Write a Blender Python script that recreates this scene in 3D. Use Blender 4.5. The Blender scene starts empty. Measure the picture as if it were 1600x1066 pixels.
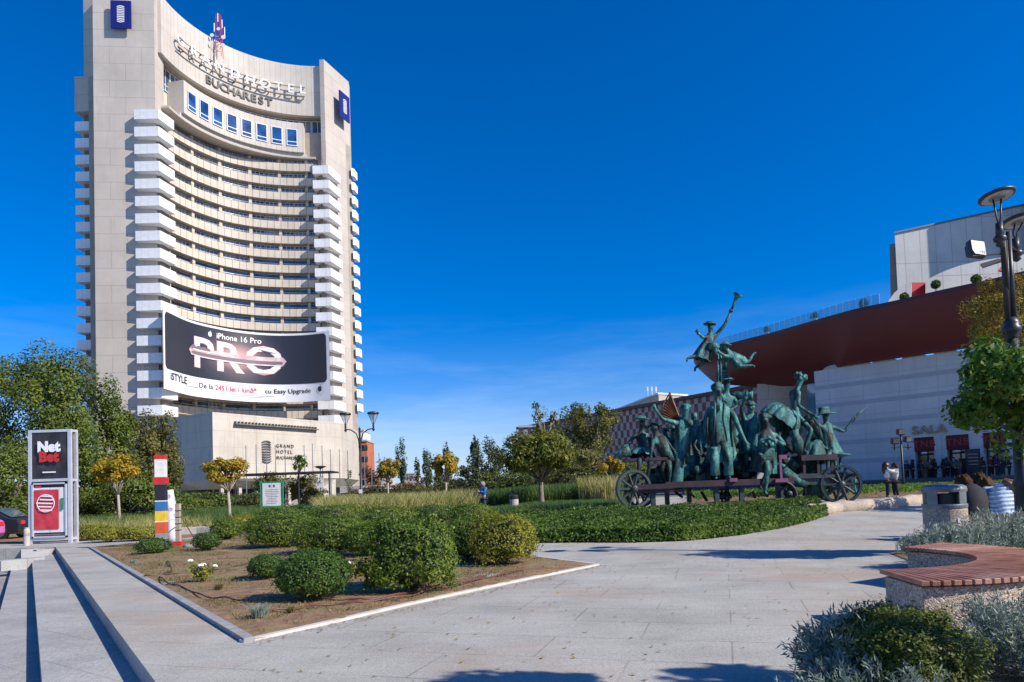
import bpy, bmesh, math, random
import numpy as np
from mathutils import Vector, Matrix, noise
R_ = math.radians
scene = bpy.context.scene
# ---------------------------------------------------------------- camera
F_PX, PITCH, ROLL, PPY, CAMH = 1067.0, R_(2.4), 0.035, 725.3, 1.30
cp, sp = math.cos(PITCH), math.sin(PITCH)
FW = Vector((0, cp, sp)); U0 = Vector((0, -sp, cp)); R0 = Vector((1, 0, 0))
RT = R0*math.cos(ROLL) - U0*math.sin(ROLL); UP = U0*math.cos(ROLL) + R0*math.sin(ROLL)
cam_d = bpy.data.cameras.new('camera'); cam = bpy.data.objects.new('camera', cam_d)
scene.collection.objects.link(cam); scene.camera = cam
cam_d.sensor_width = 36; cam_d.lens = 36*F_PX/1600; cam_d.clip_end = 5000; cam_d.clip_start = 0.1
cam_d.shift_y = (PPY-533)/1600
m = Matrix((RT, UP, -FW)).transposed().to_4x4(); m.translation = (0, 0, CAMH)
cam.matrix_world = m
# ---------------------------------------------------------------- sky and sun
SUN_DIR = Vector((0.9, -0.43, 0)).normalized(); SUN_EL = R_(36)
w = bpy.data.worlds.new("World"); scene.world = w; w.use_nodes = True
nt = w.node_tree; nt.nodes.clear()
sky = nt.nodes.new('ShaderNodeTexSky'); sky.sky_type = 'NISHITA'; sky.sun_disc = False
sky.sun_elevation = SUN_EL; sky.sun_rotation = math.atan2(SUN_DIR.x, SUN_DIR.y)
sky.air_density = 1.0; sky.dust_density = 0.3; sky.ozone_density = 4.0; sky.altitude = 100
hs = nt.nodes.new('ShaderNodeHueSaturation'); hs.inputs['Saturation'].default_value = 1.46; hs.inputs['Value'].default_value = 1.0
gm = nt.nodes.new('ShaderNodeMixRGB'); gm.blend_type = 'MULTIPLY'; gm.inputs[0].default_value = 1; gm.inputs[2].default_value = (1.0, .925, 1.08, 1)
bg = nt.nodes.new('ShaderNodeBackground'); bg.inputs[1].default_value = 0.11
ow = nt.nodes.new('ShaderNodeOutputWorld')
# thin high cloud wisps low in the sky
tc = nt.nodes.new('ShaderNodeTexCoord'); mp = nt.nodes.new('ShaderNodeMapping'); mp.inputs['Scale'].default_value = (2.2, 2.2, 17)
mp.inputs['Rotation'].default_value = (0.05, 0.12, 0)
nz = nt.nodes.new('ShaderNodeTexNoise'); nz.inputs['Scale'].default_value = 1.6; nz.inputs['Detail'].default_value = 6; nz.inputs['Roughness'].default_value = .62
cr = nt.nodes.new('ShaderNodeValToRGB'); cr.color_ramp.elements[0].position = .47; cr.color_ramp.elements[1].position = .78
sx = nt.nodes.new('ShaderNodeSeparateXYZ'); mr = nt.nodes.new('ShaderNodeMapRange')
mr.inputs['From Min'].default_value = .26; mr.inputs['From Max'].default_value = .05; mr.inputs['To Max'].default_value = .34
mu = nt.nodes.new('ShaderNodeMath'); mu.operation = 'MULTIPLY'
mx = nt.nodes.new('ShaderNodeMixRGB'); mx.inputs[2].default_value = (5.2, 6.6, 8.2, 1)
L = nt.links.new
L(tc.outputs['Generated'], mp.inputs[0]); L(mp.outputs[0], nz.inputs[0]); L(nz.outputs[0], cr.inputs[0])
L(tc.outputs['Generated'], sx.inputs[0]); L(sx.outputs[2], mr.inputs[0]); L(cr.outputs[0], mu.inputs[0]); L(mr.outputs[0], mu.inputs[1])
L(sky.outputs[0], gm.inputs[1]); L(gm.outputs[0], hs.inputs['Color']); mr2 = nt.nodes.new('ShaderNodeMapRange'); mr2.inputs['From Min'].default_value = .16; mr2.inputs['From Max'].default_value = .0; mr2.inputs['To Max'].default_value = .85; mr2.interpolation_type = 'SMOOTHSTEP'
mxh = nt.nodes.new('ShaderNodeMixRGB'); mxh.inputs[2].default_value = (3.0, 4.5, 6.5, 1); L(sx.outputs[2], mr2.inputs[0]); L(mr2.outputs[0], mxh.inputs[0]); L(hs.outputs[0], mxh.inputs[1])
L(mu.outputs[0], mx.inputs[0]); L(mxh.outputs[0], mx.inputs[1]); L(mx.outputs[0], bg.inputs[0]); L(bg.outputs[0], ow.inputs[0])
sd = bpy.data.lights.new('sun', 'SUN'); sd.energy = 4.6; sd.angle = R_(0.5); sd.color = (1, .93, .83)
so = bpy.data.objects.new('sun', sd); scene.collection.objects.link(so)
sv = Vector((SUN_DIR.x*math.cos(SUN_EL), SUN_DIR.y*math.cos(SUN_EL), math.sin(SUN_EL)))
so.rotation_euler = sv.to_track_quat('Z', 'Y').to_euler()
scene.view_settings.view_transform = 'Standard'; scene.view_settings.look = 'None'
scene.view_settings.exposure = 0.43; scene.view_settings.gamma = 1
scene.cycles.max_bounces = 5; scene.cycles.diffuse_bounces = 3; scene.cycles.glossy_bounces = 2; scene.cycles.transparent_max_bounces = 6
# ---------------------------------------------------------------- helpers
def W(px, py, Z):
    "the point of the place that stands at depth Z where the photograph has (px, py)"
    d = FW + RT*((px-800)/F_PX) + UP*((PPY-py)/F_PX)
    return Vector((0, 0, CAMH)) + d*(Z/d.y)
def smooth(a, b, x):
    t = min(1, max(0, (x-a)/(b-a))); return t*t*(3-2*t)
def hz(x, y):
    return 0.42*smooth(14, 30, y)*smooth(-6, 3, x)*(1-smooth(90, 200, y)*.0)
def G(px, py, z=None):
    d = FW + RT*((px-800)/F_PX) + UP*((PPY-py)/F_PX)
    zz = 0 if z is None else z
    for i in range(1 if z is not None else 25):
        t = (zz-CAMH)/d.z; p = Vector((0, 0, CAMH)) + d*t
        if z is None: zz = .5*zz + .5*hz(p.x, p.y)
    return p
def setp(o, label=None, cat=None, group=None, kind=None):
    if label: o['label'] = label
    if cat: o['category'] = cat
    if group: o['group'] = group
    if kind: o['kind'] = kind
    return o
def wloc(o):
    v = Vector((0, 0, 0))
    while o is not None: v += o.location; o = o.parent
    return v
def thing(name, label, cat, loc=(0, 0, 0), group=None, rz=0):
    o = bpy.data.objects.new(name, None); scene.collection.objects.link(o)
    o.location = loc; o.rotation_euler = (0, 0, rz); o.empty_display_size = .2
    return setp(o, label, cat, group)
def link(name, me, parent=None, mats=()):
    o = bpy.data.objects.new(name, me); scene.collection.objects.link(o)
    for mm in mats: me.materials.append(mm)
    if parent is not None: o.parent = parent
    return o
def copy_tree(o, parent=None):
    c = o.copy(); scene.collection.objects.link(c); c.parent = parent
    for ch in list(o.children): copy_tree(ch, c)
    return c
class MB:
    def __init__(s): s.v = []; s.f = []; s.m = []; s.uv = {}; s.mi = 0; s.sm = []; s.smooth = False
    def add(s, vs, fs, uvs=None):
        b = len(s.v); s.v += [tuple(v) for v in vs]
        for i, f in enumerate(fs):
            if uvs is not None: s.uv[len(s.f)] = uvs[i]
            s.f.append(tuple(b+j for j in f)); s.m.append(s.mi); s.sm.append(s.smooth)
        return s
    def box(s, c, size, rz=0, rx=0, ry=0):
        hx, hy, hz_ = size[0]/2, size[1]/2, size[2]/2
        M = Matrix.Rotation(rz, 3, 'Z') @ Matrix.Rotation(ry, 3, 'Y') @ Matrix.Rotation(rx, 3, 'X')
        c = Vector(c)
        vs = [c + M @ Vector((x*hx, y*hy, z*hz_)) for z in (-1, 1) for y in (-1, 1) for x in (-1, 1)]
        return s.add(vs, [(0, 2, 3, 1), (4, 5, 7, 6), (0, 1, 5, 4), (2, 6, 7, 3), (0, 4, 6, 2), (1, 3, 7, 5)])
    def prism(s, poly, z0, z1, top=True, bottom=True):
        n = len(poly); a = sum(poly[i][0]*poly[(i+1) % n][1]-poly[(i+1) % n][0]*poly[i][1] for i in range(n))
        if a < 0: poly = poly[::-1]
        zf0 = z0 if callable(z0) else (lambda x, y: z0); zf1 = z1 if callable(z1) else (lambda x, y: z1)
        vs = [(p[0], p[1], zf0(*p[:2])) for p in poly] + [(p[0], p[1], zf1(*p[:2])) for p in poly]
        fs = [(i, (i+1) % n, n+(i+1) % n, n+i) for i in range(n)]
        uvs = []; u = 0
        for i in range(n):
            p, q = poly[i], poly[(i+1) % n]; l = math.hypot(q[0]-p[0], q[1]-p[1])
            uvs.append([(u, vs[i][2]), (u+l, vs[(i+1) % n][2]), (u+l, vs[n+(i+1) % n][2]), (u, vs[n+i][2])]); u += l
        if top: fs.append(tuple(range(n, 2*n))); uvs.append([(vs[i][0], vs[i][1]) for i in range(n, 2*n)])
        if bottom: fs.append(tuple(range(n-1, -1, -1))); uvs.append([(vs[i][0], vs[i][1]) for i in range(n-1, -1, -1)])
        return s.add(vs, fs, uvs)
    def tube(s, pts, rad, n=8, caps=True, sq=1.0):
        pts = [Vector(p) for p in pts]
        if not hasattr(rad, '__len__'): rad = [rad]*len(pts)
        vs = []; fs = []; prev = None
        for i, p in enumerate(pts):
            t = (pts[min(i+1, len(pts)-1)]-pts[max(i-1, 0)])
            t = t.normalized() if t.length > 1e-9 else Vector((0, 0, 1))
            if prev is None:
                a = Vector((1, 0, 0)) if abs(t.x) < .8 else Vector((0, 1, 0))
                u = t.cross(a).normalized()
            else: u = (prev - t*prev.dot(t)).normalized()
            prev = u; v = t.cross(u)
            for k in range(n):
                an = 2*math.pi*k/n; vs.append(p + u*(math.cos(an)*rad[i]) + v*(math.sin(an)*rad[i]*sq))
        for i in range(len(pts)-1):
            for k in range(n):
                fs.append((i*n+k, i*n+(k+1) % n, (i+1)*n+(k+1) % n, (i+1)*n+k))
        if caps:
            fs.append(tuple(range(n-1, -1, -1))); fs.append(tuple((len(pts)-1)*n+k for k in range(n)))
        return s.add(vs, fs)
    def lathe(s, prof, c=(0, 0, 0), n=20, M=None):
        c = Vector(c); vs = []; fs = []
        for r, z in prof:
            for k in range(n):
                an = 2*math.pi*k/n; q = Vector((r*math.cos(an), r*math.sin(an), z))
                if M is not None: q = M @ q
                vs.append(c+q)
        for i in range(len(prof)-1):
            for k in range(n): fs.append((i*n+k, i*n+(k+1) % n, (i+1)*n+(k+1) % n, (i+1)*n+k))
        fs.append(tuple(range(n-1, -1, -1))); fs.append(tuple((len(prof)-1)*n+k for k in range(n)))
        return s.add(vs, fs)
    def blob(s, c, r, seed=0, amp=.1, nf=3.0, n=10, zc=-9):
        c = Vector(c); r = Vector(r) if hasattr(r, '__len__') else Vector((r, r, r)); prof = []; vs = []; fs = []
        rows = n; cols = 2*n
        for i in range(rows+1):
            ph = math.pi*i/rows
            for k in range(cols):
                th = 2*math.pi*k/cols; d = Vector((math.sin(ph)*math.cos(th), math.sin(ph)*math.sin(th), math.cos(ph)))
                q = 1+amp*noise.noise(d*nf+Vector((seed*7.3, seed, 0)))
                vs.append(c+Vector((d.x*r.x*q, d.y*r.y*q, max(zc, d.z*r.z*q))))
        for i in range(rows):
            for k in range(cols): fs.append((i*cols+k, (i+1)*cols+k, (i+1)*cols+(k+1) % cols, i*cols+(k+1) % cols))
        return s.add(vs, fs)
    def build(s, name, mats, parent=None, world=True, bevel=0):
        if not isinstance(mats, (list, tuple)): mats = [mats]
        off = wloc(parent) if (world and parent is not None) else Vector((0, 0, 0))
        me = bpy.data.meshes.new(name)
        me.from_pydata([(x-off.x, y-off.y, z-off.z) for x, y, z in s.v], [], s.f)
        for mm in mats: me.materials.append(mm)
        uvl = me.uv_layers.new(name='UVMap').data
        for p in me.polygons:
            p.material_index = s.m[p.index]; p.use_smooth = s.sm[p.index]
            if p.index in s.uv:
                for li, uv in zip(p.loop_indices, s.uv[p.index]): uvl[li].uv = uv
            else:
                n_ = p.normal
                if abs(n_.z) > .8:
                    for li in p.loop_indices: q = me.vertices[me.loops[li].vertex_index].co; uvl[li].uv = (q.x, q.y)
                else:
                    t = Vector((-n_.y, n_.x, 0)).normalized()
                    for li in p.loop_indices: q = me.vertices[me.loops[li].vertex_index].co; uvl[li].uv = (t.dot(q), q.z)
        o = bpy.data.objects.new(name, me); scene.collection.objects.link(o)
        if parent is not None: o.parent = parent
        if bevel:
            b = o.modifiers.new('bevel', 'BEVEL'); b.width = bevel; b.segments = 2; b.limit_method = 'ANGLE'
        return o
# ---------------------------------------------------------------- materials
def newmat(name):
    mt = bpy.data.materials.new(name); mt.use_nodes = True; n = mt.node_tree; n.nodes.clear()
    o = n.nodes.new('ShaderNodeOutputMaterial'); b = n.nodes.new('ShaderNodeBsdfPrincipled')
    n.links.new(b.outputs[0], o.inputs[0]); return mt, n, b, o
def noise_node(n, scale, detail=4, rough=.6, vec=None):
    z = n.nodes.new('ShaderNodeTexNoise'); z.inputs['Scale'].default_value = scale; z.inputs['Detail'].default_value = detail; z.inputs['Roughness'].default_value = rough
    if vec is not None: n.links.new(vec, z.inputs[0])
    return z
def ramp(n, fac, stops):
    r = n.nodes.new('ShaderNodeValToRGB'); e = r.color_ramp.elements
    while len(e) < len(stops): e.new(.5)
    for i, (p, c) in enumerate(stops):
        e[i].position = p; e[i].color = tuple(c)+(1,) if hasattr(c, '__len__') else (c, c, c, 1)
    n.links.new(fac, r.inputs[0]); return r
def mixc(n, fac, a, b, mode='MIX'):
    x = n.nodes.new('ShaderNodeMixRGB'); x.blend_type = mode
    for i, q in ((0, fac), (1, a), (2, b)):
        if isinstance(q, (int, float)): x.inputs[i].default_value = q
        elif isinstance(q, (tuple, list)): x.inputs[i].default_value = tuple(q)[:3]+(1,)
        else: n.links.new(q, x.inputs[i])
    return x.outputs[0]
def M(name, col, col2=None, scale=4, rough=.7, bump=0, bscale=None, metal=0, lo=.35, hi=.65, spec=.5, dirt=None, dscale=.5, dlo=.5, dhi=.7):
    mt, n, b, o = newmat(name); tcn = n.nodes.new('ShaderNodeTexCoord'); v = tcn.outputs['Object']
    if col2 is not None:
        z = noise_node(n, scale, 5, .6, v); c = ramp(n, z.outputs[0], [(lo, col), (hi, col2)]).outputs[0]
        if dirt is not None:
            z2 = noise_node(n, dscale, 5, .6, v); c = mixc(n, ramp(n, z2.outputs[0], [(dlo, 0.), (dhi, 1.)]).outputs[0], c, dirt)
        n.links.new(c, b.inputs['Base Color'])
    else: b.inputs['Base Color'].default_value = tuple(col)+(1,)
    b.inputs['Roughness'].default_value = rough; b.inputs['Metallic'].default_value = metal; b.inputs['Specular IOR Level'].default_value = spec
    if bump:
        z3 = noise_node(n, bscale or scale*4, 4, .6, v); bp = n.nodes.new('ShaderNodeBump'); bp.inputs['Strength'].default_value = bump; bp.inputs['Distance'].default_value = .02
        n.links.new(z3.outputs[0], bp.inputs['Height']); n.links.new(bp.outputs[0], b.inputs['Normal'])
    return mt
def Mpanel(name, col, col2, joint, w_, h_, js=.02, off=.5, scale=.3, stain=None, rough=.8, streak=0.):
    mt, n, b, o = newmat(name); uv = n.nodes.new('ShaderNodeUVMap'); tcn = n.nodes.new('ShaderNodeTexCoord')
    br = n.nodes.new('ShaderNodeTexBrick'); n.links.new(uv.outputs[0], br.inputs[0]); br.inputs['Scale'].default_value = 1
    br.inputs['Brick Width'].default_value = w_; br.inputs['Row Height'].default_value = h_; br.inputs['Mortar Size'].default_value = js; br.inputs['Mortar Smooth'].default_value = .1
    br.offset = off; br.inputs['Color1'].default_value = tuple(col)+(1,); br.inputs['Color2'].default_value = tuple(col2)+(1,); br.inputs['Mortar'].default_value = tuple(joint)+(1,); br.inputs['Bias'].default_value = 0
    z = noise_node(n, scale, 6, .65, tcn.outputs['Object']); c = mixc(n, .5, br.outputs[0], ramp(n, z.outputs[0], [(.3, .55), (.7, 1.0)]).outputs[0], 'MULTIPLY')
    if stain is not None:
        mpn = n.nodes.new('ShaderNodeMapping'); mpn.inputs['Scale'].default_value = (2.2, 2.2, .12); n.links.new(tcn.outputs['Object'], mpn.inputs[0])
        z2 = noise_node(n, 1.0, 5, .7, mpn.outputs[0]); c = mixc(n, ramp(n, z2.outputs[0], [(.52, 0.), (.75, .6)]).outputs[0], c, stain)
    n.links.new(c, b.inputs['Base Color']); b.inputs['Roughness'].default_value = rough; b.inputs['Specular IOR Level'].default_value = .3
    return mt
def Mleaf(name, cols, rough=.55, transl=.35, nsc=.8):
    "leaf colour differs from leaf to leaf and from branch to branch"
    mt, n, b, o = newmat(name); ge = n.nodes.new('ShaderNodeNewGeometry'); tcn = n.nodes.new('ShaderNodeTexCoord')
    z = noise_node(n, nsc, 3, .6, tcn.outputs['Object'])
    ad = n.nodes.new('ShaderNodeMath'); ad.operation = 'MULTIPLY_ADD'; ad.inputs[1].default_value = .62; n.links.new(ge.outputs['Random Per Island'], ad.inputs[0])
    m2 = n.nodes.new('ShaderNodeMath'); m2.operation = 'MULTIPLY_ADD'; m2.inputs[1].default_value = 1.3; m2.inputs[2].default_value = -.46; n.links.new(z.outputs[0], m2.inputs[0]); n.links.new(m2.outputs[0], ad.inputs[2])
    k = len(cols); r = ramp(n, ad.outputs[0], [(i/(k-1), c) for i, c in enumerate(cols)])
    n.links.new(r.outputs[0], b.inputs['Base Color']); b.inputs['Roughness'].default_value = rough; b.inputs['Specular IOR Level'].default_value = .35
    t = n.nodes.new('ShaderNodeBsdfTranslucent'); n.links.new(r.outputs[0], t.inputs[0]); s = n.nodes.new('ShaderNodeMixShader'); s.inputs[0].default_value = transl
    n.links.new(b.outputs[0], s.inputs[1]); n.links.new(t.outputs[0], s.inputs[2]); n.links.new(s.outputs[0], o.inputs[0]); return mt
# ---------------------------------------------------------------- leaves, grass (numpy)
def np_mesh(name, V, quads, mats, parent=None, loc=None, midx=None):
    me = bpy.data.meshes.new(name); nv = len(V); nf = len(quads); k = quads.shape[1]
    me.vertices.add(nv); me.vertices.foreach_set('co', np.ascontiguousarray(V, dtype=np.float32).ravel())
    me.loops.add(nf*k); me.loops.foreach_set('vertex_index', np.ascontiguousarray(quads, dtype=np.int32).ravel())
    me.polygons.add(nf); me.polygons.foreach_set('loop_start', np.arange(nf, dtype=np.int32)*k); me.polygons.foreach_set('loop_total', np.full(nf, k, dtype=np.int32))
    if midx is not None: me.polygons.foreach_set('material_index', midx.astype(np.int32))
    for mm in (mats if isinstance(mats, (list, tuple)) else [mats]): me.materials.append(mm)
    me.update(calc_edges=True); o = bpy.data.objects.new(name, me); scene.collection.objects.link(o)
    if parent is not None: o.parent = parent
    return o
def leaf_geo(C, N, rng, L_, asp=.5, jit=.3):
    "one folded diamond per leaf: centre C, facing N, length L_"
    n = len(C); a = rng.normal(size=(n, 3)); N = N/np.maximum(np.linalg.norm(N, axis=1, keepdims=True), 1e-6)
    T = a - N*np.sum(a*N, 1, keepdims=True); T /= np.maximum(np.linalg.norm(T, axis=1, keepdims=True), 1e-6); B = np.cross(N, T)
    l = (L_*(1+jit*rng.uniform(-1, 1, n)))[:, None]; h = l*.5
    V = np.stack([C-T*h, C+B*h*asp-N*h*.12, C+T*h, C-B*h*asp-N*h*.12], 1).reshape(-1, 3)
    Q = np.arange(4*n).reshape(n, 4); return V, Q
def unit(rng, n):
    a = rng.normal(size=(n, 3)); return a/np.linalg.norm(a, axis=1, keepdims=True)
# ---------------------------------------------------------------- the palette
def Mpaving(name, base, dark, jw, jh, rot=0, speck=.5, stain=(.34, .25, .17)):
    mt, n, b, o = newmat(name); tcn = n.nodes.new('ShaderNodeTexCoord'); v = tcn.outputs['Object']
    mpn = n.nodes.new('ShaderNodeMapping'); mpn.inputs['Rotation'].default_value = (0, 0, rot); n.links.new(v, mpn.inputs[0])
    br = n.nodes.new('ShaderNodeTexBrick'); n.links.new(mpn.outputs[0], br.inputs[0]); br.inputs['Scale'].default_value = 1
    br.inputs['Brick Width'].default_value = jw; br.inputs['Row Height'].default_value = jh; br.inputs['Mortar Size'].default_value = .009; br.inputs['Mortar Smooth'].default_value = .3
    br.inputs['Color1'].default_value = tuple(base)+(1,); br.inputs['Color2'].default_value = tuple(x*.86 for x in base)+(1,); br.inputs['Mortar'].default_value = tuple(dark)+(1,); br.inputs['Bias'].default_value = .2
    zj = noise_node(n, .8, 3, .6, v); jm = ramp(n, zj.outputs[0], [(.34, .1), (.62, .85)]).outputs[0]
    c = mixc(n, jm, base, br.outputs[0])
    z1 = noise_node(n, 90, 3, .8, v); c = mixc(n, speck, c, ramp(n, z1.outputs[0], [(.36, .35), (.5, .95), (.66, 1.4)]).outputs[0], 'MULTIPLY'); z6 = noise_node(n, 38, 2, .9, v); c = mixc(n, .55, c, ramp(n, z6.outputs[0], [(.3, .6), (.5, 1.0), (.7, 1.3)]).outputs[0], 'MULTIPLY')
    z4 = noise_node(n, 22, 4, .7, v); c = mixc(n, .45, c, ramp(n, z4.outputs[0], [(.3, .72), (.7, 1.12)]).outputs[0], 'MULTIPLY')
    z2 = noise_node(n, .55, 6, .7, v); c = mixc(n, .75, c, ramp(n, z2.outputs[0], [(.3, .66), (.5, .93), (.7, 1.12)]).outputs[0], 'MULTIPLY')
    z3 = noise_node(n, .33, 5, .65, v); c = mixc(n, ramp(n, z3.outputs[0], [(.5, 0.), (.68, .5)]).outputs[0], c, stain)
    mp2 = n.nodes.new('ShaderNodeMapping'); mp2.inputs['Rotation'].default_value = (0, 0, .9); mp2.inputs['Scale'].default_value = (.5, 4, 1); n.links.new(v, mp2.inputs[0])
    z5 = noise_node(n, 1.2, 6, .7, mp2.outputs[0]); c = mixc(n, .3, c, ramp(n, z5.outputs[0], [(.35, .75), (.65, 1.1)]).outputs[0], 'MULTIPLY')
    n.links.new(c, b.inputs['Base Color']); b.inputs['Roughness'].default_value = .82; b.inputs['Specular IOR Level'].default_value = .25
    bp = n.nodes.new('ShaderNodeBump'); bp.inputs['Strength'].default_value = .25; bp.inputs['Distance'].default_value = .006; n.links.new(z1.outputs[0], bp.inputs['Height']); n.links.new(bp.outputs[0], b.inputs['Normal'])
    return mt
m_plaza = Mpaving('granite_paving', (.475, .455, .40), (.2, .185, .16), 1.5, .75, .3, .6, (.38, .25, .15))
m_step = Mpaving('step_stone', (.45, .44, .41), (.2, .2, .2), 1.6, .7, .617, .6, (.34, .31, .28))
m_street = Mpaving('street_paving', (.36, .33, .31), (.2, .18, .17), .4, .2, .617)
m_asph = M('asphalt', (.09, .09, .095), (.13, .13, .13), 2, .85)
m_ground = M('far_ground', (.12, .13, .08), (.2, .19, .15), .2, .9)
m_kerb = M('pale_kerb_stone', (.5, .46, .4), (.62, .58, .52), 6, .8, .3, 60)
m_kerbg = M('grey_kerb_stone', (.24, .24, .24), (.36, .35, .34), 8, .8, .3, 60)
m_soil = M('soil', (.15, .08, .04), (.34, .21, .11), 5.5, .95, .9, 30, lo=.3, hi=.7, dirt=(.22, .19, .08), dscale=1.1, dlo=.48, dhi=.68)
m_conc = M('board_marked_concrete', (.42, .38, .32), (.54, .5, .43), .6, .85, .3, 14, dirt=(.3, .25, .19), dscale=.45, dlo=.55, dhi=.8)
m_pod = Mpanel('podium_concrete', (.60, .54, .45), (.62, .56, .47), (.47, .41, .34), 7, 2.4, .03, .5, .25, (.34, .25, .17), .85)
m_pier = Mpanel('tower_cladding', (.54, .475, .405), (.56, .495, .425), (.34, .28, .23), 5.2, 2.93, .03, .5, .12, (.42, .34, .27), .8)
m_crown = Mpanel('crown_cladding', (.60, .54, .465), (.63, .57, .495), (.4, .33, .26), 1.0, 14, .03, 0, .15, (.45, .37, .29))
m_band = Mpanel('beige_parapet', (.62, .545, .44), (.67, .59, .48), (.24, .2, .16), 1.35, 2.93, .05, 0, .3, (.42, .3, .2))
m_white = Mpanel('white_render', (.84, .84, .84), (.80, .80, .80), (.6, .6, .6), 2.2, 30, .02, 0, .5, (.5, .49, .46))
m_darkgap = M('dark_gap_tone', (.14, .125, .105), (.22, .19, .16), .5, .9)
m_wallback = M('facade_back_wall', (.3, .26, .21), (.38, .33, .27), .6, .85)
def Mglass(name, col, rough=.06, spec=.9, rnd=False):
    mt, n, b, o = newmat(name); tcn = n.nodes.new('ShaderNodeTexCoord'); z = noise_node(n, .35, 2, .5, tcn.outputs['Object'])
    n.links.new(ramp(n, z.outputs[0], [(.35, tuple(c*.4 for c in col)), (.65, tuple(c*1.7 for c in col))]).outputs[0], b.inputs['Base Color'])
    if rnd:
        oi = n.nodes.new('ShaderNodeObjectInfo'); src = b.inputs['Base Color'].links[0].from_socket; cc = mixc(n, ramp(n, oi.outputs['Random'], [(.6, 0.), (.62, .55), (.8, .8), (.82, .1)]).outputs[0], src, (.33, .31, .27)); n.links.new(cc, b.inputs['Base Color'])
    b.inputs['Roughness'].default_value = rough; b.inputs['Specular IOR Level'].default_value = spec; b.inputs['IOR'].default_value = 1.6
    bp = n.nodes.new('ShaderNodeBump'); bp.inputs['Strength'].default_value = .05; z2 = noise_node(n, .6, 2, .5, tcn.outputs['Object']); n.links.new(z2.outputs[0], bp.inputs['Height']); n.links.new(bp.outputs[0], b.inputs['Normal'])
    return mt
m_glass = Mglass('window_glass', (.05, .08, .12), rnd=True)
m_glassb = Mglass('blue_window_glass', (.02, .07, .2))
m_frame = M('white_metal_frame', (.75, .75, .75), rough=.5)
m_logo = M('navy_sign_panel', (.012, .016, .16), rough=.4)
m_sign_w = M('white_letter', (.85, .85, .85), rough=.5)
m_sign_d = M('dark_bronze_letter', (.1, .085, .07), rough=.6)
m_black = M('black_painted_steel', (.018, .019, .022), (.03, .03, .034), 6, .42, .1, 40)
m_steel = M('galvanised_steel', (.3, .31, .32), (.42, .43, .44), 3, .4, metal=.8)
m_red = M('red_render', (.115, .018, .015), (.145, .024, .02), .15, .6)
m_redp = M('red_paint', (.6, .03, .03), (.5, .03, .03), 4, .5)
m_twall = Mpanel('theatre_white_wall', (.60, .60, .60), (.64, .64, .64), (.42, .42, .42), 3.4, 2.05, .02, 0, .2, (.44, .43, .42), .75)
m_tband = M('grey_stone_band', (.38, .39, .42), (.42, .43, .46), 1, .8)
m_tblock = Mpanel('theatre_upper_cladding', (.52, .51, .48), (.57, .56, .53), (.36, .35, .33), 2.1, 6.0, .05, 0, .25, (.4, .39, .36))
m_dark = M('dark_opening', (.02, .02, .025), rough=.5)
m_maroon = M('maroon_cloth', (.16, .012, .016), (.22, .02, .02), 2, .8)
m_wood = M('red_brown_bench_wood', (.21, .075, .04), (.36, .155, .085), 5, .45, .3, 50, dirt=(.5, .33, .25), dscale=1.3, dlo=.55, dhi=.8)
def Magg(name, a, c_, d):
    mt, n, b, o = newmat(name); tcn = n.nodes.new('ShaderNodeTexCoord'); v = tcn.outputs['Object']
    vo = n.nodes.new('ShaderNodeTexVoronoi'); vo.inputs['Scale'].default_value = 85; n.links.new(v, vo.inputs[0])
    sp_ = n.nodes.new('ShaderNodeSeparateColor'); n.links.new(vo.outputs['Color'], sp_.inputs[0])
    c = ramp(n, sp_.outputs[0], [(0, d), (.35, a), (.8, c_), (1, (.75, .7, .62))]).outputs[0]
    z = noise_node(n, 2, 4, .6, v); c = mixc(n, .6, c, ramp(n, z.outputs[0], [(.3, .7), (.7, 1.1)]).outputs[0], 'MULTIPLY')
    n.links.new(c, b.inputs['Base Color']); b.inputs['Roughness'].default_value = .85
    bp = n.nodes.new('ShaderNodeBump'); bp.inputs['Strength'].default_value = .8; bp.inputs['Distance'].default_value = .008; n.links.new(vo.outputs['Distance'], bp.inputs['Height']); bp.invert = True; n.links.new(bp.outputs[0], b.inputs['Normal'])
    return mt
m_agg = Magg('exposed_aggregate', (.42, .33, .24), (.58, .47, .35), (.2, .14, .1))
def Mpatina(name, seed, amt=.5):
    mt, n, b, o = newmat(name); tcn = n.nodes.new('ShaderNodeTexCoord'); v = tcn.outputs['Object']
    mpn = n.nodes.new('ShaderNodeMapping'); mpn.inputs['Location'].default_value = (seed, seed*2, 0); mpn.inputs['Scale'].default_value = (1.4, 1.4, .45); n.links.new(v, mpn.inputs[0])
    z = noise_node(n, 2.1, 8, .68, mpn.outputs[0])
    c = ramp(n, z.outputs[0], [(.34, (.012, .013, .012)), (.5-.1*amt, (.02, .032, .03)), (.57-.09*amt, (.025, .125, .12)), (.65-.04*amt, (.07, .26, .23)), (.76, (.32, .62, .53))]).outputs[0]
    n.links.new(c, b.inputs['Base Color']); b.inputs['Roughness'].default_value = .55; b.inputs['Metallic'].default_value = .25; b.inputs['Specular IOR Level'].default_value = .5
    z2 = noise_node(n, 9, 6, .7, v); bp = n.nodes.new('ShaderNodeBump'); bp.inputs['Strength'].default_value = .9; bp.inputs['Distance'].default_value = .06
    n.links.new(z2.outputs[0], bp.inputs['Height']); n.links.new(bp.outputs[0], b.inputs['Normal']); return mt
m_pat = [Mpatina('green_bronze', 0, .9), Mpatina('dark_green_bronze', 5, .5), Mpatina('brown_bronze', 9, .0)]
m_fan = M('rust_brown_bronze', (.14, .05, .03), (.3, .12, .06), 4, .6, .4, 20)
m_purple = M('purple_painted_iron', (.015, .011, .014), (.065, .022, .04), 1.5, .6, .3, 20)
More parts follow.
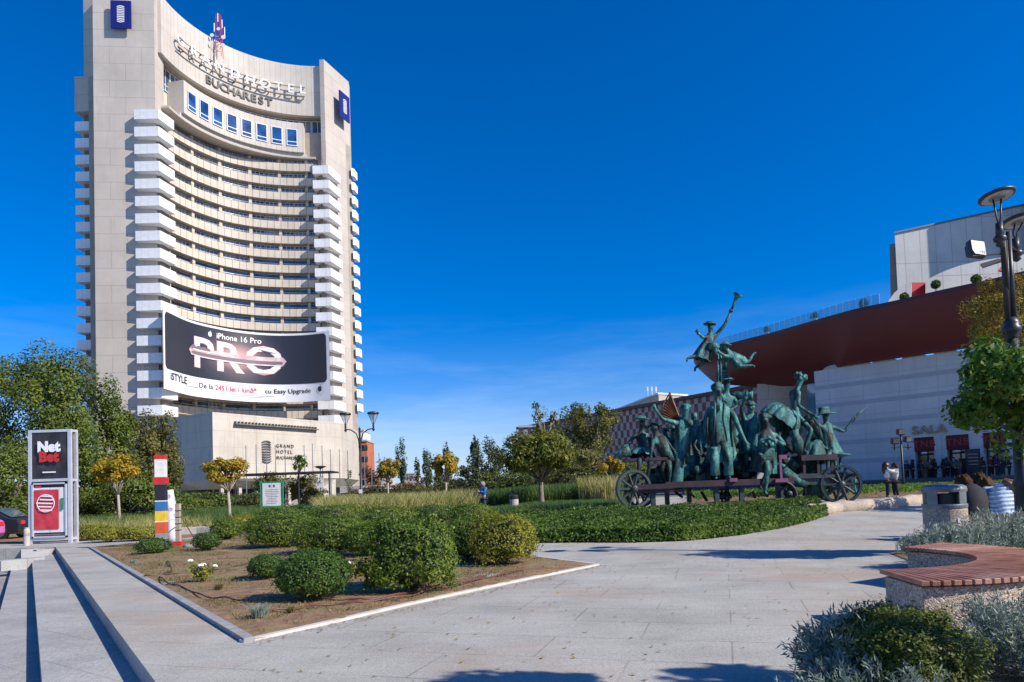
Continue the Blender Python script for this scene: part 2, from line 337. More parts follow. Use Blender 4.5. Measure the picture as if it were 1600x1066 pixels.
m_pink = M('pink_painted_iron', (.2, .07, .135), rough=.6)
m_iron = M('dark_cast_iron', (.02, .025, .028), (.035, .06, .06), 3, .5, .4, 20)
m_skin = M('skin', (.5, .3, .22), rough=.55); m_hair = M('brown_hair', (.035, .018, .01), (.11, .055, .028), 40, .85, .8, 90, spec=.15)
m_hairg = M('grey_hair', (.25, .23, .21), rough=.7)
m_bark = M('bark', (.14, .11, .085), (.26, .22, .17), 7, .9, .7, 30)
m_barkl = M('pale_bark', (.3, .26, .2), (.42, .37, .3), 7, .9, .5, 30)
m_lf_mid = Mleaf('leaf_mid_green', [(.03, .06, .01), (.08, .125, .018), (.15, .2, .028), (.28, .28, .045)])
m_lf_olive = Mleaf('leaf_olive', [(.04, .055, .015), (.09, .11, .024), (.18, .17, .035), (.3, .21, .05)])
m_lf_yel = Mleaf('leaf_autumn_yellow', [(.12, .15, .015), (.28, .23, .018), (.48, .32, .02), (.62, .34, .02)])
m_lf_maple = Mleaf('leaf_maple', [(.035, .06, .01), (.085, .115, .014), (.18, .19, .02), (.34, .29, .03)])
m_lf_bright = Mleaf('leaf_fresh_green', [(.04, .11, .012), (.08, .18, .02), (.14, .24, .03), (.26, .28, .03)], transl=.45)
m_lf_pop = Mleaf('leaf_poplar', [(.03, .05, .025), (.06, .085, .035), (.1, .13, .05), (.16, .18, .07)])
m_lf_box = Mleaf('leaf_boxwood', [(.03, .075, .01), (.08, .15, .016), (.15, .225, .024), (.32, .33, .05)])
m_lf_boxd = Mleaf('leaf_dark_boxwood', [(.018, .055, .01), (.045, .11, .016), (.085, .165, .024), (.18, .24, .04)])
m_lf_yew = Mleaf('leaf_yellow_shrub', [(.07, .1, .012), (.17, .2, .02), (.3, .29, .03), (.45, .38, .05)])
m_lf_silver = Mleaf('leaf_silver', [(.13, .18, .13), (.22, .28, .21), (.34, .4, .32), (.5, .54, .46)], transl=.2)
m_lf_cover = Mleaf('leaf_ground_cover', [(.018, .05, .008), (.05, .11, .014), (.1, .175, .022), (.2, .26, .04)])
m_gr_green = Mleaf('grass_green', [(.03, .09, .02), (.06, .14, .03), (.12, .2, .05), (.22, .26, .07)])
m_gr_straw = Mleaf('grass_straw', [(.14, .17, .04), (.28, .29, .07), (.46, .42, .16), (.66, .58, .28)])
m_gr_dry = Mleaf('grass_dry', [(.1, .09, .03), (.18, .15, .05), (.26, .22, .08), (.14, .2, .04)])
# ================================================================ THE SETTING
LA = Vector((-2.63, 5.02)); LD = Vector((-.579, .815)); LN = Vector((-.815, -.579))    # line of the top step edge, its direction, its left
YEND = 23.6
def on_line(y, off=0):
    p = LA + LN*off; t = (y-p.y)/LD.y; return p.x + LD.x*t
def sheet(name, rows, mat_, zf, dz=0.0):
    vs = []; fs = []; n = len(rows[0][1])
    for y, xs in rows:
        for x in xs: vs.append((x, y, zf(x, y)+dz))
    for i in range(len(rows)-1):
        for k in range(n-1): fs.append((i*n+k, i*n+k+1, (i+1)*n+k+1, (i+1)*n+k))
    b = MB(); b.add(vs, fs); return setp(b.build(name, mat_), kind='structure')
ts = [0, .03, .06, .1, .15, .2, .25, .3, .35, .4, .45, .5, .6, .7, .85, 1]
rows = []
for y in [-18, -10, -4, 0, 3, 6, 9, 12, 14, 16, 18, 20, 22, YEND]:
    xl = on_line(y); rows.append((y, [xl+(90-xl)*t for t in ts]))
sheet('plaza', rows, m_plaza, hz)
xs = [-90, -60, -40, -28, -22, -18, -15.76, -12, -9, -6, -4, -2, 0, 2, 4, 7, 12, 18, 26, 40, 60, 90]
sheet('plaza_far', [(y, xs) for y in (YEND, 25, 27, 29, 31, 34, 40, 50, 62)], m_plaza, hz)
xs = [-3000, -700, -300, -120, -60, -30, -15, -6, -3, 0, 3, 8, 30, 60, 120, 300, 700, 3000]
sheet('ground', [(y, xs) for y in (62, 80, 120, 200, 400, 900, 3500)], m_ground, hz)
sheet('road', [(y, [-300, -60, -30, -6, -3, 0, 3, 30, 200]) for y in (78, 92)], m_asph, hz, .004)
sheet('side_ground', [(y, [-3000, -400, -90]) for y in (YEND, 62)], m_ground, lambda x, y: 0)
# steps down to the street on the left
def strip(name, o0, o1, z, mat_, y0=-12, y1=YEND-1.2, zb=-1.0):
    P = [(on_line(y0, o0), y0), (on_line(y1, o0), y1), (on_line(y1, o1)-0, y1), (on_line(y0, o1), y0)]
    b = MB(); b.prism(P, zb, z); return setp(b.build(name, mat_), kind='structure')
def riserface(name, off, z0, z1, y0=-12, y1=YEND):
    b = MB(); b.add([(on_line(y0, off), y0, z0), (on_line(y1, off), y1, z0), (on_line(y1, off), y1, z1), (on_line(y0, off), y0, z1)], [(0, 1, 2, 3)])
    return setp(b.build(name, m_step), kind='structure')
riserface('top_riser', 0.0, -.6, -.001)
strip('upper_step', .002, .67, -.17, m_step)
strip('lower_step', .672, 1.14, -.34, m_step)
b = MB(); b.prism([(on_line(-12, 1.142), -12), (on_line(YEND-.02, 1.142), YEND-.02), (-90, YEND-.02), (-90, -12)], -1.2, -.5); setp(b.build('street', m_street), kind='structure')
b = MB(); b.add([(-90, YEND-.01, -.6), (-15.75, YEND-.01, -.6), (-15.75, YEND-.01, -.001), (-90, YEND-.01, -.001)], [(0, 1, 2, 3)]); setp(b.build('terrace_edge', m_step), kind='structure')
# pale ramp slab and small blocks where the steps end
q = [G(84, 855.5, -.0), G(33, 857.5, -.06), G(33, 879, -.3), G(64, 873, -.2)]
b = MB(); b.prism([(p.x, p.y) for p in q], -.6, lambda x, y: -.05 if y > 21.5 else -.16); setp(b.build('ramp_slab', m_kerb), kind='structure')
for (px, py, l, h) in ((71, 868, .28, .15), (24, 885, .35, .14), (47, 880, .3, .12)):
    p = G(px, py, -.25); b = MB(); b.box((p.x, p.y, -.34+h), (.3, l*2.2, h*2), -.617+math.pi/2*0); setp(b.build('step_end_block', m_step), kind='structure')
# first planting bed: stone kerbs, soil
C0, C1, C2, C3, C4 = Vector((-2.53, 6.36)), Vector((1.44, 11.8)), Vector((.1, 14.2)), Vector((-10.3, 26)), Vector((-13.6, 21.9))
rt = [C0, Vector((-1.9, 7.25)), Vector((-1.28, 8.22)), Vector((-.5, 9.3)), Vector((.45, 10.55)), C1]
bed = rt + [C2, Vector((-4.5, 19.6)), C3, Vector((-12.6, 24.3)), C4]
def soil_sheet(name, poly, mat_, step, amp, z=.03, seed=0, margin=.1):
    xs_ = [p[0] for p in poly]; ys_ = [p[1] for p in poly]; bm = bmesh.new()
    f = bm.faces.new([bm.verts.new((p[0], p[1], 0)) for p in poly])
    bmesh.ops.triangulate(bm, faces=bm.faces[:])
    x = min(xs_)
    while x < max(xs_): bmesh.ops.bisect_plane(bm, geom=bm.verts[:]+bm.edges[:]+bm.faces[:], plane_co=(x, 0, 0), plane_no=(1, 0, 0)); x += step
    y = min(ys_)
    while y < max(ys_): bmesh.ops.bisect_plane(bm, geom=bm.verts[:]+bm.edges[:]+bm.faces[:], plane_co=(0, y, 0), plane_no=(0, 1, 0)); y += step
    for v in bm.verts:
        e = 0 if v.is_boundary else 1
        v.co.z = hz(v.co.x, v.co.y)+z+e*amp*(noise.noise(Vector((v.co.x*1.1, v.co.y*1.1, seed)))+.4*noise.noise(Vector((v.co.x*5, v.co.y*5, seed)))+.35)
    bmesh.ops.recalc_face_normals(bm, faces=bm.faces[:])
    me = bpy.data.meshes.new(name); bm.to_mesh(me); bm.free(); me.materials.append(mat_)
    if me.polygons[0].normal.z < 0: me.flip_normals()
    for p in me.polygons: p.use_smooth = True
    o = bpy.data.objects.new(name, me); scene.collection.objects.link(o); return setp(o, kind='structure')
soil_sheet('planting_bed', bed, m_soil, .25, .05, .012)
def kerb(name, pts, wd, z1, mat_, z0=-.1):
    b = MB(); pts = [Vector(p[:2]) for p in pts]
    for i in range(len(pts)-1):
        a, c = pts[i], pts[i+1]; d = (c-a).normalized(); n_ = Vector((-d.y, d.x))*wd
        b.prism([a, c, c+n_, a+n_], lambda x, y: hz(x, y)+z0, lambda x, y: hz(x, y)+z1)
    return setp(b.build(name, mat_), kind='structure')
def lens(a, b_, n): return [a+(b_-a)*(i/n) for i in range(n+1)]
kerb('bed_kerb', rt, .075, .028, m_kerb)
kerb('bed_kerb', lens(C4, C0, 12), .10, .045, m_kerbg)
kerb('bed_kerb', [C1, C2], .07, .03, m_kerb)
kerb('bed_kerb', [C2, bed[-4], C3, bed[-2]], .1, .05, m_kerbg)
# the long bed of ground cover and the islands behind (soil only; plants come later)
cover = [G(818, 849), G(900, 848), G(980, 848), G(1068, 845.5), G(1110, 842), G(1160, 836), G(1220, 826), G(1262, 816), G(1293, 806)]
cover = [Vector((p.x, p.y)) for p in cover] + [Vector((12.5, 28.5)), Vector((8, 25.6)), Vector((3, 25.3)), Vector((0, 25)), Vector((-2.5, 22))]
soil_sheet('cover_bed', cover, m_soil, .8, .03, .012, 3)
back_bed = [Vector(p) for p in ((-4, 26.5), (0, 27.8), (2.8, 28.2), (2.5, 60), (-40, 60), (-40, 30), (-16, 30), (-13.5, 26.5), (-8, 28.5))]
soil_sheet('back_bed', back_bed, m_soil, 1.6, .05, .012, 5)
lawn = [Vector(p) for p in ((9, 33.5), (24, 33.5), (46, 42), (42, 56), (14, 56))]
soil_sheet('lawn_bed', lawn, m_soil, 1.6, .05, .012, 7)
right_bed = [Vector(p) for p in ((2.35, 1.5), (2.15, 3.2), (2.3, 4.4), (2.8, 5.2), (3.2, 5.5), (7, 5.9), (9, 1.5))]
soil_sheet('right_bed', right_bed, m_soil, .3, .04, .012, 9)
right_bed2 = [Vector(p) for p in ((5.7, 9.2), (6.6, 12.1), (16, 12.3), (16, 8.6), (8, 8.4))]
soil_sheet('far_right_bed', right_bed2, m_soil, .4, .04, .012, 11)
# pale gravel beside the bench
gp = [Vector(p) for p in ((2.85, 5.65), (3.0, 6.35), (3.35, 6.9), (3.75, 6.5), (3.4, 5.6))]
# sculpture island: rounded stone kerb around a low plinth
ik = [G(1262, 806), G(1285, 803), G(1310, 799.5), G(1345, 797.5), G(1385, 793.5), G(1420, 789), G(1447, 786)]
isl = [Vector((p.x, p.y)) for p in ik]
b = MB(); b.smooth = True
pts = [Vector((p.x, p.y, hz(p.x, p.y)+.12)) for p in isl]
fine = []
for i in range(len(pts)-1):
    for k in range(8): fine.append(pts[i].lerp(pts[i+1], k/8))
fine.append(pts[-1])
b.tube(fine, [.24+.02*math.sin(i*.8) for i in range(len(fine))], 12, sq=1)
setp(b.build('island_kerb', m_agg), kind='structure')
# ================================================================ THE HOTEL TOWER
CX, CY = -38.5, 117.5
WARP = [0]
def pol(R, th, z=0):
    a = R_(th)
    if WARP[0]: R = R-2.3*smooth(0, 1, (142-th)/48)
    return Vector((CX+R*math.cos(a), CY+R*math.sin(a), z))
def arc_wall(b, R1, R2, t0, t1, z0, z1, n=40, caps=True):
    "a curved wall: inner face R1 (seen), outer face R2"
    vs = []; fs = []; uvs = []
    for i in range(n+1):
        t = t0+(t1-t0)*i/n
        vs += [pol(R1, t, z0), pol(R1, t, z1), pol(R2, t, z1), pol(R2, t, z0)]
    for i in range(n):
        a = 4*i; c = 4*(i+1); u0 = R_(abs(t1-t0))*R1*i/n; u1 = R_(abs(t1-t0))*R1*(i+1)/n
        for (j, k) in ((0, 1), (1, 2), (2, 3), (3, 0)):
            fs.append((a+j, a+k, c+k, c+j))
            v0, v1 = (z0, z1) if j == 0 else ((z1, z1+abs(R2-R1)) if j == 1 else ((z1, z0) if j == 2 else (z0, z0+abs(R2-R1))))
            uvs.append([(u0, v0), (u0, v1), (u1, v1), (u1, v0)])
    if caps: fs += [(3, 2, 1, 0), (4*n, 4*n+1, 4*n+2, 4*n+3)]; uvs += [[(0, z0), (0, z1), (1, z1), (1, z0)]]*2
    return b.add(vs, fs, uvs)
def text_geo(body, size=1, extrude=.05, bold=0.0, align='CENTER', spacing=1.0, bevel=0, res=3):
    c = bpy.data.curves.new('t', 'FONT'); c.body = body; c.size = size; c.extrude = extrude; c.offset = bold; c.align_x = align; c.align_y = 'CENTER'; c.space_character = spacing; c.resolution_u = res
    o = bpy.data.objects.new('t', c); me = bpy.data.meshes.new_from_object(o)
    vs = [v.co.copy() for v in me.vertices]; fs = [tuple(p.vertices) for p in me.polygons]
    bpy.data.objects.remove(o); bpy.data.curves.remove(c); bpy.data.meshes.remove(me); return vs, fs
def text_mb(b, body, fn, **k):
    vs, fs = text_geo(body, **k); b.add([fn(v) for v in vs], fs); return b
tower = thing('hotel_tower', 'tall beige hotel tower with a concave curved front and stacked white balconies', 'building', (CX, CY, 0))
PT = tower
# body behind the curved front
FR = 24.6
TOPZ = 89.5
WARP[0] = 1; body = [pol(FR, t) for t in range(92, 181, 4)]; WARP[0] = 0
poly = [(p.x, p.y) for p in body] + [(-66, 117.8), (-73.5, 118.6), (-74.5, 126), (-76, 150), (-40, 158), (-34.6, 146), (-38.2, 139.5)]
b = MB(); b.prism(poly, 0, 76.2); b.build('tower_body', m_wallback, PT)
b = MB(); b.prism([(-70.5, 115.1), (-60.6, 116.1), (-60.9, 119.6), (-70.5, 120)], 0, TOPZ+1.6); b.build('left_pier', m_pier, PT)
b = MB(); b.prism([(-38.7, 140), (-38.7, 138.3), (-37.8, 138.2), (-34.75, 146.2), (-35.0, 148), (-38.2, 148)], 0, TOPZ+.8); b.build('right_pier', m_pier, PT)
b = MB(); b.prism([(-74.7, 119.3), (-70.52, 118.4), (-70.52, 126), (-75.5, 127)], 76, 93); b.build('crown_wing', m_pier, PT)
b = MB(); b.prism([(-76.05, 118.8), (-73.0, 118.8), (-73, 123), (-76.05, 123)], 70.3, 76.5); b.build('plant_room', m_pier, PT)
# crown: tall curved parapet wall
b = MB(); arc_wall(b, 21.6, 22.4, 180.5, 90.5, 79.3, TOPZ, 50); b.build('crown_wall', m_crown, PT)
b = MB(); arc_wall(b, 22.2, 30, 180, 90.5, 79.4, 79.9, 40); b.build('crown_soffit', m_wallback, PT)
# restaurant storeys: back wall with glass strip, projecting box with square windows
b = MB(); arc_wall(b, 23.8, 25.1, 180, 90.5, 70.9, 79.3, 44); b.build('restaurant_wall', m_crown, PT)
b = MB(); arc_wall(b, 20.4, 23.8, 168, 100, 71.2, 77.1, 40); arc_wall(b, 21.0, 23.9, 169, 99, 70.6, 71.19, 40); b.build('restaurant_box', m_crown, PT)
b = MB(); arc_wall(b, 20.9, 25.2, 178, 94, 70.2, 70.59, 40); b.build('box_soffit', m_pier, PT)
def win(R, ta, tb, z0, z1, nm, parent, glass, bars=1, sill=None, fr=.09, rec=.0):
    b = MB(); b.mi = 0; arc_wall(b, R-.05, R+.05, ta, tb, z0, z1, 2)
    b.mi = 1; f = fr/R*57.3
    arc_wall(b, R-.11, R+.02, ta, tb, z1-fr, z1, 2); arc_wall(b, R-.11, R+.02, ta, tb, z0, z0+fr, 2)
    arc_wall(b, R-.11, R+.02, ta, ta-f, z0+fr, z1-fr, 1); arc_wall(b, R-.11, R+.02, tb+f, tb, z0+fr, z1-fr, 1)
    for i in range(bars):
        t = ta+(tb-ta)*(i+1)/(bars+1); arc_wall(b, R-.1, R+.02, t+f/2, t-f/2, z0+fr, z1-fr, 1)
    if sill: arc_wall(b, R-.105, R+.02, ta-f*1.02, tb+f*1.02, z0+sill, z0+sill+fr, 2)
    return b.build(nm, [glass, m_frame], parent)
for i in range(8):
    tc_ = 162.6 - i*8.05; win(20.34, tc_+2.9, tc_-2.9, 72.3, 75.7, 'box_window', PT, m_glassb, 0, .75, .14)
for i in range(15):
    ta = 178-i*5.8; win(23.7, ta, ta-5.5, 76.6 if 168 > ta > 104 else 75.2, 79.2, 'restaurant_window', PT, m_glass, 1, 1.0, .1)
for ta in (175.5, 98.3): win(23.68, ta, ta-4, 71.3, 74.2, 'end_window', PT, m_glass, 1, .8, .1)
# eighteen floors of curved parapets and windows
NF, PIT = 18, 2.93
WARP[0] = 1
bandbm = MB(); arc_wall(bandbm, 23.2, 23.42, 179.5, 93.4, -1.58, 0, 64); arc_wall(bandbm, 23.43, 24.5, 179.5, 93.4, -1.58, -1.42, 64)
band0 = bandbm.build('balcony_parapet', m_band, PT, world=False); band0.location = (-CX+CX, 0, 0)
# mesh is in world xy: shift into the tower's frame
for v in band0.data.vertices: v.co.x -= CX; v.co.y -= CY
rail = MB(); arc_wall(rail, 23.28, 23.33, 179, 93.6, .27, .32, 50)
for t in range(96, 180, 4): arc_wall(rail, 23.28, 23.32, t+.06, t-.06, 0, .27, 1)
rail0 = rail.build('rail', m_steel, band0, world=False)
for v in rail0.data.vertices: v.co.x -= CX; v.co.y -= CY
for k in range(NF):
    o = band0 if k == 0 else copy_tree(band0, PT); o.location = (0, 0, 69.2-PIT*k)
cols = [176, 168.3, 154.5, 140.7, 126.9, 113.1, 99.3]
cb = MB()
for t in cols: arc_wall(cb, 23.7, 24.7, t+.75, t-.75, 17, 70.1, 1)
cb.build('facade_pillars', m_band, PT)
wins = []
cells = [(175, 172.2), (172.0, 169.3)]
for i in range(1, 6): a = cols[i]-.95; c = cols[i+1]+.95; mid = (a+c)/2; cells += [(a, mid+.25), (mid-.25, c)]
cells += [(98.3, 94.3)]
protos = {}
rest = MB()
nwin = 0
for k in range(NF):
    zt = 69.2-PIT*k
    for (a, c) in cells:
        if nwin < 99 and k < 9 or (k == 17 and nwin < 100 and a < 150):
            if (a, c) not in protos:
                o = win(24.4, a, c, .05, 1.27, 'window', PT, m_glass, 2, .45, .08); protos[(a, c)] = o
            else: o = protos[(a, c)].copy(); scene.collection.objects.link(o)
            o.location = (0, 0, zt-PIT*0+0.0); nwin += 1
        else:
            for (mi, z0, z1, r0, r1) in ((0, .05, 1.27, 24.35, 24.45), (1, .5, .58, 24.29, 24.34), (1, 1.19, 1.27, 24.29, 24.34)):
                rest.mi = mi; arc_wall(rest, r0, r1, a, c, zt+z0, zt+z1, 2)
setp(rest.build('window', [m_glass, m_frame], PT), kind='stuff')
WARP[0] = 0
# stacked white balconies on both piers and round the outer ends
def balc(poly, z0, z1, nm='balcony', slabdrop=.25):
    b = MB(); b.prism([(p[0]-CX, p[1]-CY) for p in poly], -(z1-z0), 0); o = b.build(nm, m_white, PT, world=False)
    return o
def gap_fill(poly, z0, z1):
    b = MB(); b.prism(poly, z0, z1); return b.build('balcony_gap_shade', m_darkgap, PT)  # dark solid; its colour stands for the shade in the balcony gaps
bl = [(-63.4, 114.55), (-59.35, 114.65), (-58.6, 118.4), (-60.85, 119.3), (-60.58, 116.08), (-63.4, 115.79)]
br = [(-40.05, 136.4), (-36.85, 136.4), (-35.75, 141.2), (-36.7, 141.5), (-38.0, 138.15), (-40.05, 138.3)]
bf = [(-76.05, 118.8), (-71.05, 118.8), (-71.05, 123), (-76.05, 123)]
bg_ = [(-34.4, 145.05), (-33.85, 145.6), (-33.7, 147.6), (-34.6, 147.6)]
for poly_, z00, z01 in ((bl, 66.25, 67.95), (br, 66.2, 67.9), (bf, 66.9, 68.6), (bg_, 69.6, 71.3)):
    o0 = balc(poly_, z00, z01)
    for k in range(NF):
        o = o0 if k == 0 else o0.copy()
        if k: scene.collection.objects.link(o)
        o.location = (0, 0, z01-PIT*k)
def shrink(P, f):
    c = (sum(p[0] for p in P)/len(P), sum(p[1] for p in P)/len(P)); return [(c[0]+(p[0]-c[0])*f, c[1]+(p[1]-c[1])*f) for p in P]
gap_fill([(-60.57, 116.4), (-60.0, 116.6), (-59.9, 118.9), (-60.8, 119.2)], 17, 66)
gap_fill([(-75.2, 120.0), (-71.03, 120), (-71.03, 122.8), (-75.2, 122.8)], 17, 70.2)
gap_fill([(-38.4, 137.0), (-39.2, 137.3), (-39.2, 141), (-38.46, 141)], 17, 70.1)
# logo panels: navy board with a stack of white wave strokes
def logo_marks(b, fn, w_, h_, n=9):
    for i in range(n):
        zc = (i-(n-1)/2)*h_/n; P = []
        for s in range(9):
            u = (s/8-.5); P.append((u*w_, zc+.5*h_/n*(1-4*u*u)*(1 if i >= n/2 else -1)*1.1*(abs(i-(n-1)/2)/(n/2)+.15)))
        for s in range(8):
            (u0, z0), (u1, z1) = P[s], P[s+1]; t = h_/n*.24
            vs = [fn(u0, z0-t, 0), fn(u1, z1-t, 0), fn(u1, z1+t, 0), fn(u0, z0+t, 0), fn(u0, z0-t, .08), fn(u1, z1-t, .08), fn(u1, z1+t, .08), fn(u0, z0+t, .08)]
            b.add(vs, [(0, 1, 2, 3), (4, 7, 6, 5), (0, 4, 5, 1), (3, 2, 6, 7), (0, 3, 7, 4), (1, 5, 6, 2)])
def plane_fn(o_, t_):
    t_ = Vector((t_[0], t_[1], 0)).normalized(); n_ = Vector((t_.y, -t_.x, 0)); o_ = Vector(o_)
    return lambda u, v, d: o_ + t_*u + Vector((0, 0, v)) + n_*d
for (o_, t_, w_, h_) in (((-65.6, 115.59, 84.3), (10, 1), 3.3, 4.7), (tuple(Vector((-37.5, 137, 0)).lerp(Vector((-34.45, 145, 0)), .66))[:2]+(82.6,), (3.05, 8), 3.4, 5.4)):
    fn = plane_fn(o_, t_); b = MB()
    vs = [fn(u*w_/2, v*h_/2, d) for d in (.65, .9) for v in (-1, 1) for u in (-1, 1)]
    b.add(vs, [(0, 2, 3, 1), (4, 5, 7, 6), (0, 1, 5, 4), (2, 6, 7, 3), (0, 4, 6, 2), (1, 3, 7, 5)])
    for u in (-.6, .6):
        for v in (-1.2, 1.2): b.tube([fn(u, v, 0), fn(u, v, .66)], .06, 6)
    lp = b.build('logo_panel', m_logo, PT)
    b = MB(); f2 = lambda u, v, d, fn=fn: fn(u, v, .91+d); logo_marks(b, f2, 1.15, 2.7, 10); b.build('logo_mark', m_sign_w, lp)
# roof letters
def arc_text(body_, ta, tb, z, size, R, mat_, nm, ext, bold=.02, squash=1.0, lines=False):
    n = len(body_)
    for i, ch in enumerate(body_):
        if ch == ' ': continue
        t = min([90+.25*j for j in range(361)], key=lambda q: abs(pol(R, q).x/pol(R, q).y-(ta[i]-800)/F_PX-.035*85/137*.0)) ; b = MB()
        def fn(v, t=t): return pol(R-v.z, t-v.x/R*57.3*squash, z+v.y)
        text_mb(b, ch, fn, size=size, extrude=ext, bold=bold); b.build(nm, mat_, PT)
arc_text('GRANDHOTEL', (284, 305, 324, 345, 369, 393, 416, 437, 456, 474), 0, 84.0, 2.5, 20.7, m_sign_w, 'roof_letter', .1, .0, 1.1)
b = MB(); arc_wall(b, 20.72, 20.95, 170, 99, 82.65, 82.85, 50)
for t in range(100, 170, 6): arc_wall(b, 20.9, 21.6, t+.2, t-.2, 82.6, 82.8, 1); arc_wall(b, 20.9, 21.6, t+.2, t-.2, 84.6, 84.8, 1)
arc_wall(b, 20.9, 21.0, 170, 99, 84.6, 84.72, 50); b.build('letter_rail', m_darkgap, PT)
arc_text('BUCHAREST', [327+i*11.7 for i in range(9)], 0, 80.9, 2.1, 21.45, m_sign_d, 'roof_letter', .08, .04, 1.1)
# roof mast with aerials
mast = MB(); p0 = W(342, 66, 129); p0.z = 89
for dx in (-.7, .7):
    for dy in (-.5, .5): mast.tube([(p0.x+dx, p0.y+dy, 86), (p0.x+dx*.6, p0.y+dy*.6, 96.6)], .07, 5)
for k in range(8):
    z = 87.5+k*1.15; mast.tube([(p0.x-.6, p0.y, z), (p0.x+.6, p0.y, z+1.1)], .05, 4); mast.tube([(p0.x+.6, p0.y, z), (p0.x-.6, p0.y, z)], .05, 4)
t = thing('roof_mast', 'red and white lattice aerial mast with dishes standing on the hotel roof', 'mast', (p0.x, p0.y, 86)); mast.build('lattice', m_redp, t)
for (dx, z, r) in ((-1.3, 91.2, .45), (1.3, 90.6, .5), (-1.5, 89.3, .4), (.2, 92.7, .4), (1.2, 88.6, .45)):
    b = MB(); b.lathe([(r*.2, -.15), (r, 0), (r, .05)], (p0.x+dx, p0.y-.6, z), 14, Matrix.Rotation(R_(90), 3, 'X')); b.tube([(p0.x+dx, p0.y-.5, z), (p0.x, p0.y, z)], .05, 5); b.build('dish', m_frame, t)
for dx, z in ((.95, 94.2), (-.85, 93.4), (.0, 95.8), (1.5, 92.3)):
    b = MB(); b.tube([(p0.x+dx, p0.y-.4, z-1.2), (p0.x+dx, p0.y-.4, z+.9)], .11, 6); b.build('aerial', m_frame, t)
# podium
A_, B_, Cc = Vector((-43.8, 100)), Vector((-29.9, 120)), Vector((-52.4, 104.9)); D_ = Vector((-56.5, 108))
pz = 14.7
podp = [A_, B_, Vector((-30.5, 136)), Vector((-62, 114)), D_, Cc]
b = MB(); b.prism(podp, 4.9, pz)
n1 = Vector((.82, -.57)); P2 = [A_-n1*1.6+Vector((-.4, .8)), B_-n1*1.6, Vector((-32, 134)), Vector((-60, 114)), D_+Vector((1, 1)), Cc+Vector((1.6, 1.4))]
vs = [(p.x, p.y, 4.9) for p in podp]+[(p.x, p.y, 3.4) for p in P2]; n = len(podp)
b.add(vs, [(i, (i+1) % n, n+(i+1) % n, n+i) for i in range(n)]+[tuple(range(n, 2*n))])
pod = b.build('podium', m_pod, PT)
b = MB(); b.prism([p+Vector((-2.0, 3.0)) if i < 2 else p for i, p in enumerate(P2)], 0, 3.4); b.build('podium_base', m_dark, pod)
tdir = (B_-A_).normalized()
fnp = plane_fn((A_.x, A_.y, 0), tdir)
b = MB()
for u0 in (6.0,):
    b.add([fnp(u, v, d) for d in (0, .7) for v in (13.05, 13.2) for u in (3.4, 19.0)], [(0, 2, 3, 1), (4, 5, 7, 6), (0, 1, 5, 4), (2, 6, 7, 3), (0, 4, 6, 2), (1, 3, 7, 5)])
b.build('shadow_ledge', m_darkgap, pod)  # dark ledge and bars added to stand for a long shadow mark
for i in range(26):
    b = MB() if i == 0 else b
    u = 3.5+i*.6; b.add([fnp(uu, v, d) for d in (0, .55) for v in (13.25, 13.55) for uu in (u, u+.12)], [(0, 2, 3, 1), (4, 5, 7, 6), (0, 1, 5, 4), (2, 6, 7, 3), (0, 4, 6, 2), (1, 3, 7, 5)])
b.build('shadow_bars', m_darkgap, pod)
b = MB(); logo_marks(b, lambda u, v, d: fnp(9.0+u, 9.1+v, .12+d), 1.6, 3.3, 9); b.build('logo_mark', m_sign_d, pod)
for i, s_ in enumerate(('GRAND', 'HOTEL', 'BUCHAREST')):
    b = MB(); text_mb(b, s_, lambda v, i=i: fnp(10.8+v.x*1.0, 10.1-i*.95+v.y, .12+v.z), size=.8 if i < 2 else .68, extrude=.05, bold=-.01, align='LEFT', spacing=1.35 if i < 2 else 1.05); b.build('podium_lettering', m_sign_d, pod)
for k in range(8):   # ground floor columns
    p = fnp(2+k*3.0, 0, -1.2); b = MB(); b.box((p.x, p.y, 1.75), (.5, .5, 3.5), math.atan2(tdir.y, tdir.x)); b.build('column', m_conc, pod)
b = MB(); q0 = fnp(12.5, 0, 1.0); q1 = fnp(22, 0, 1.0); q2 = fnp(22, 0, -1.5); q3 = fnp(12.5, 0, -1.5)
b.add([(q0.x, q0.y, 0), (q1.x, q1.y, 0), (q1.x, q1.y, 4.7), (q3.x, q3.y, 0), (q2.x, q2.y, 0), (q2.x, q2.y, 4.7)], [(0, 1, 2), (3, 5, 4), (0, 2, 5, 3), (1, 4, 5, 2), (0, 3, 4, 1)]); b.build('stair_flank', m_conc, pod)
# low wing roof strip behind the podium parapet
b = MB(); arc_wall(b, 22.4, 25, 179, 93, 14.0, 16.9, 40); b.build('mezzanine_parapet', m_band, PT)
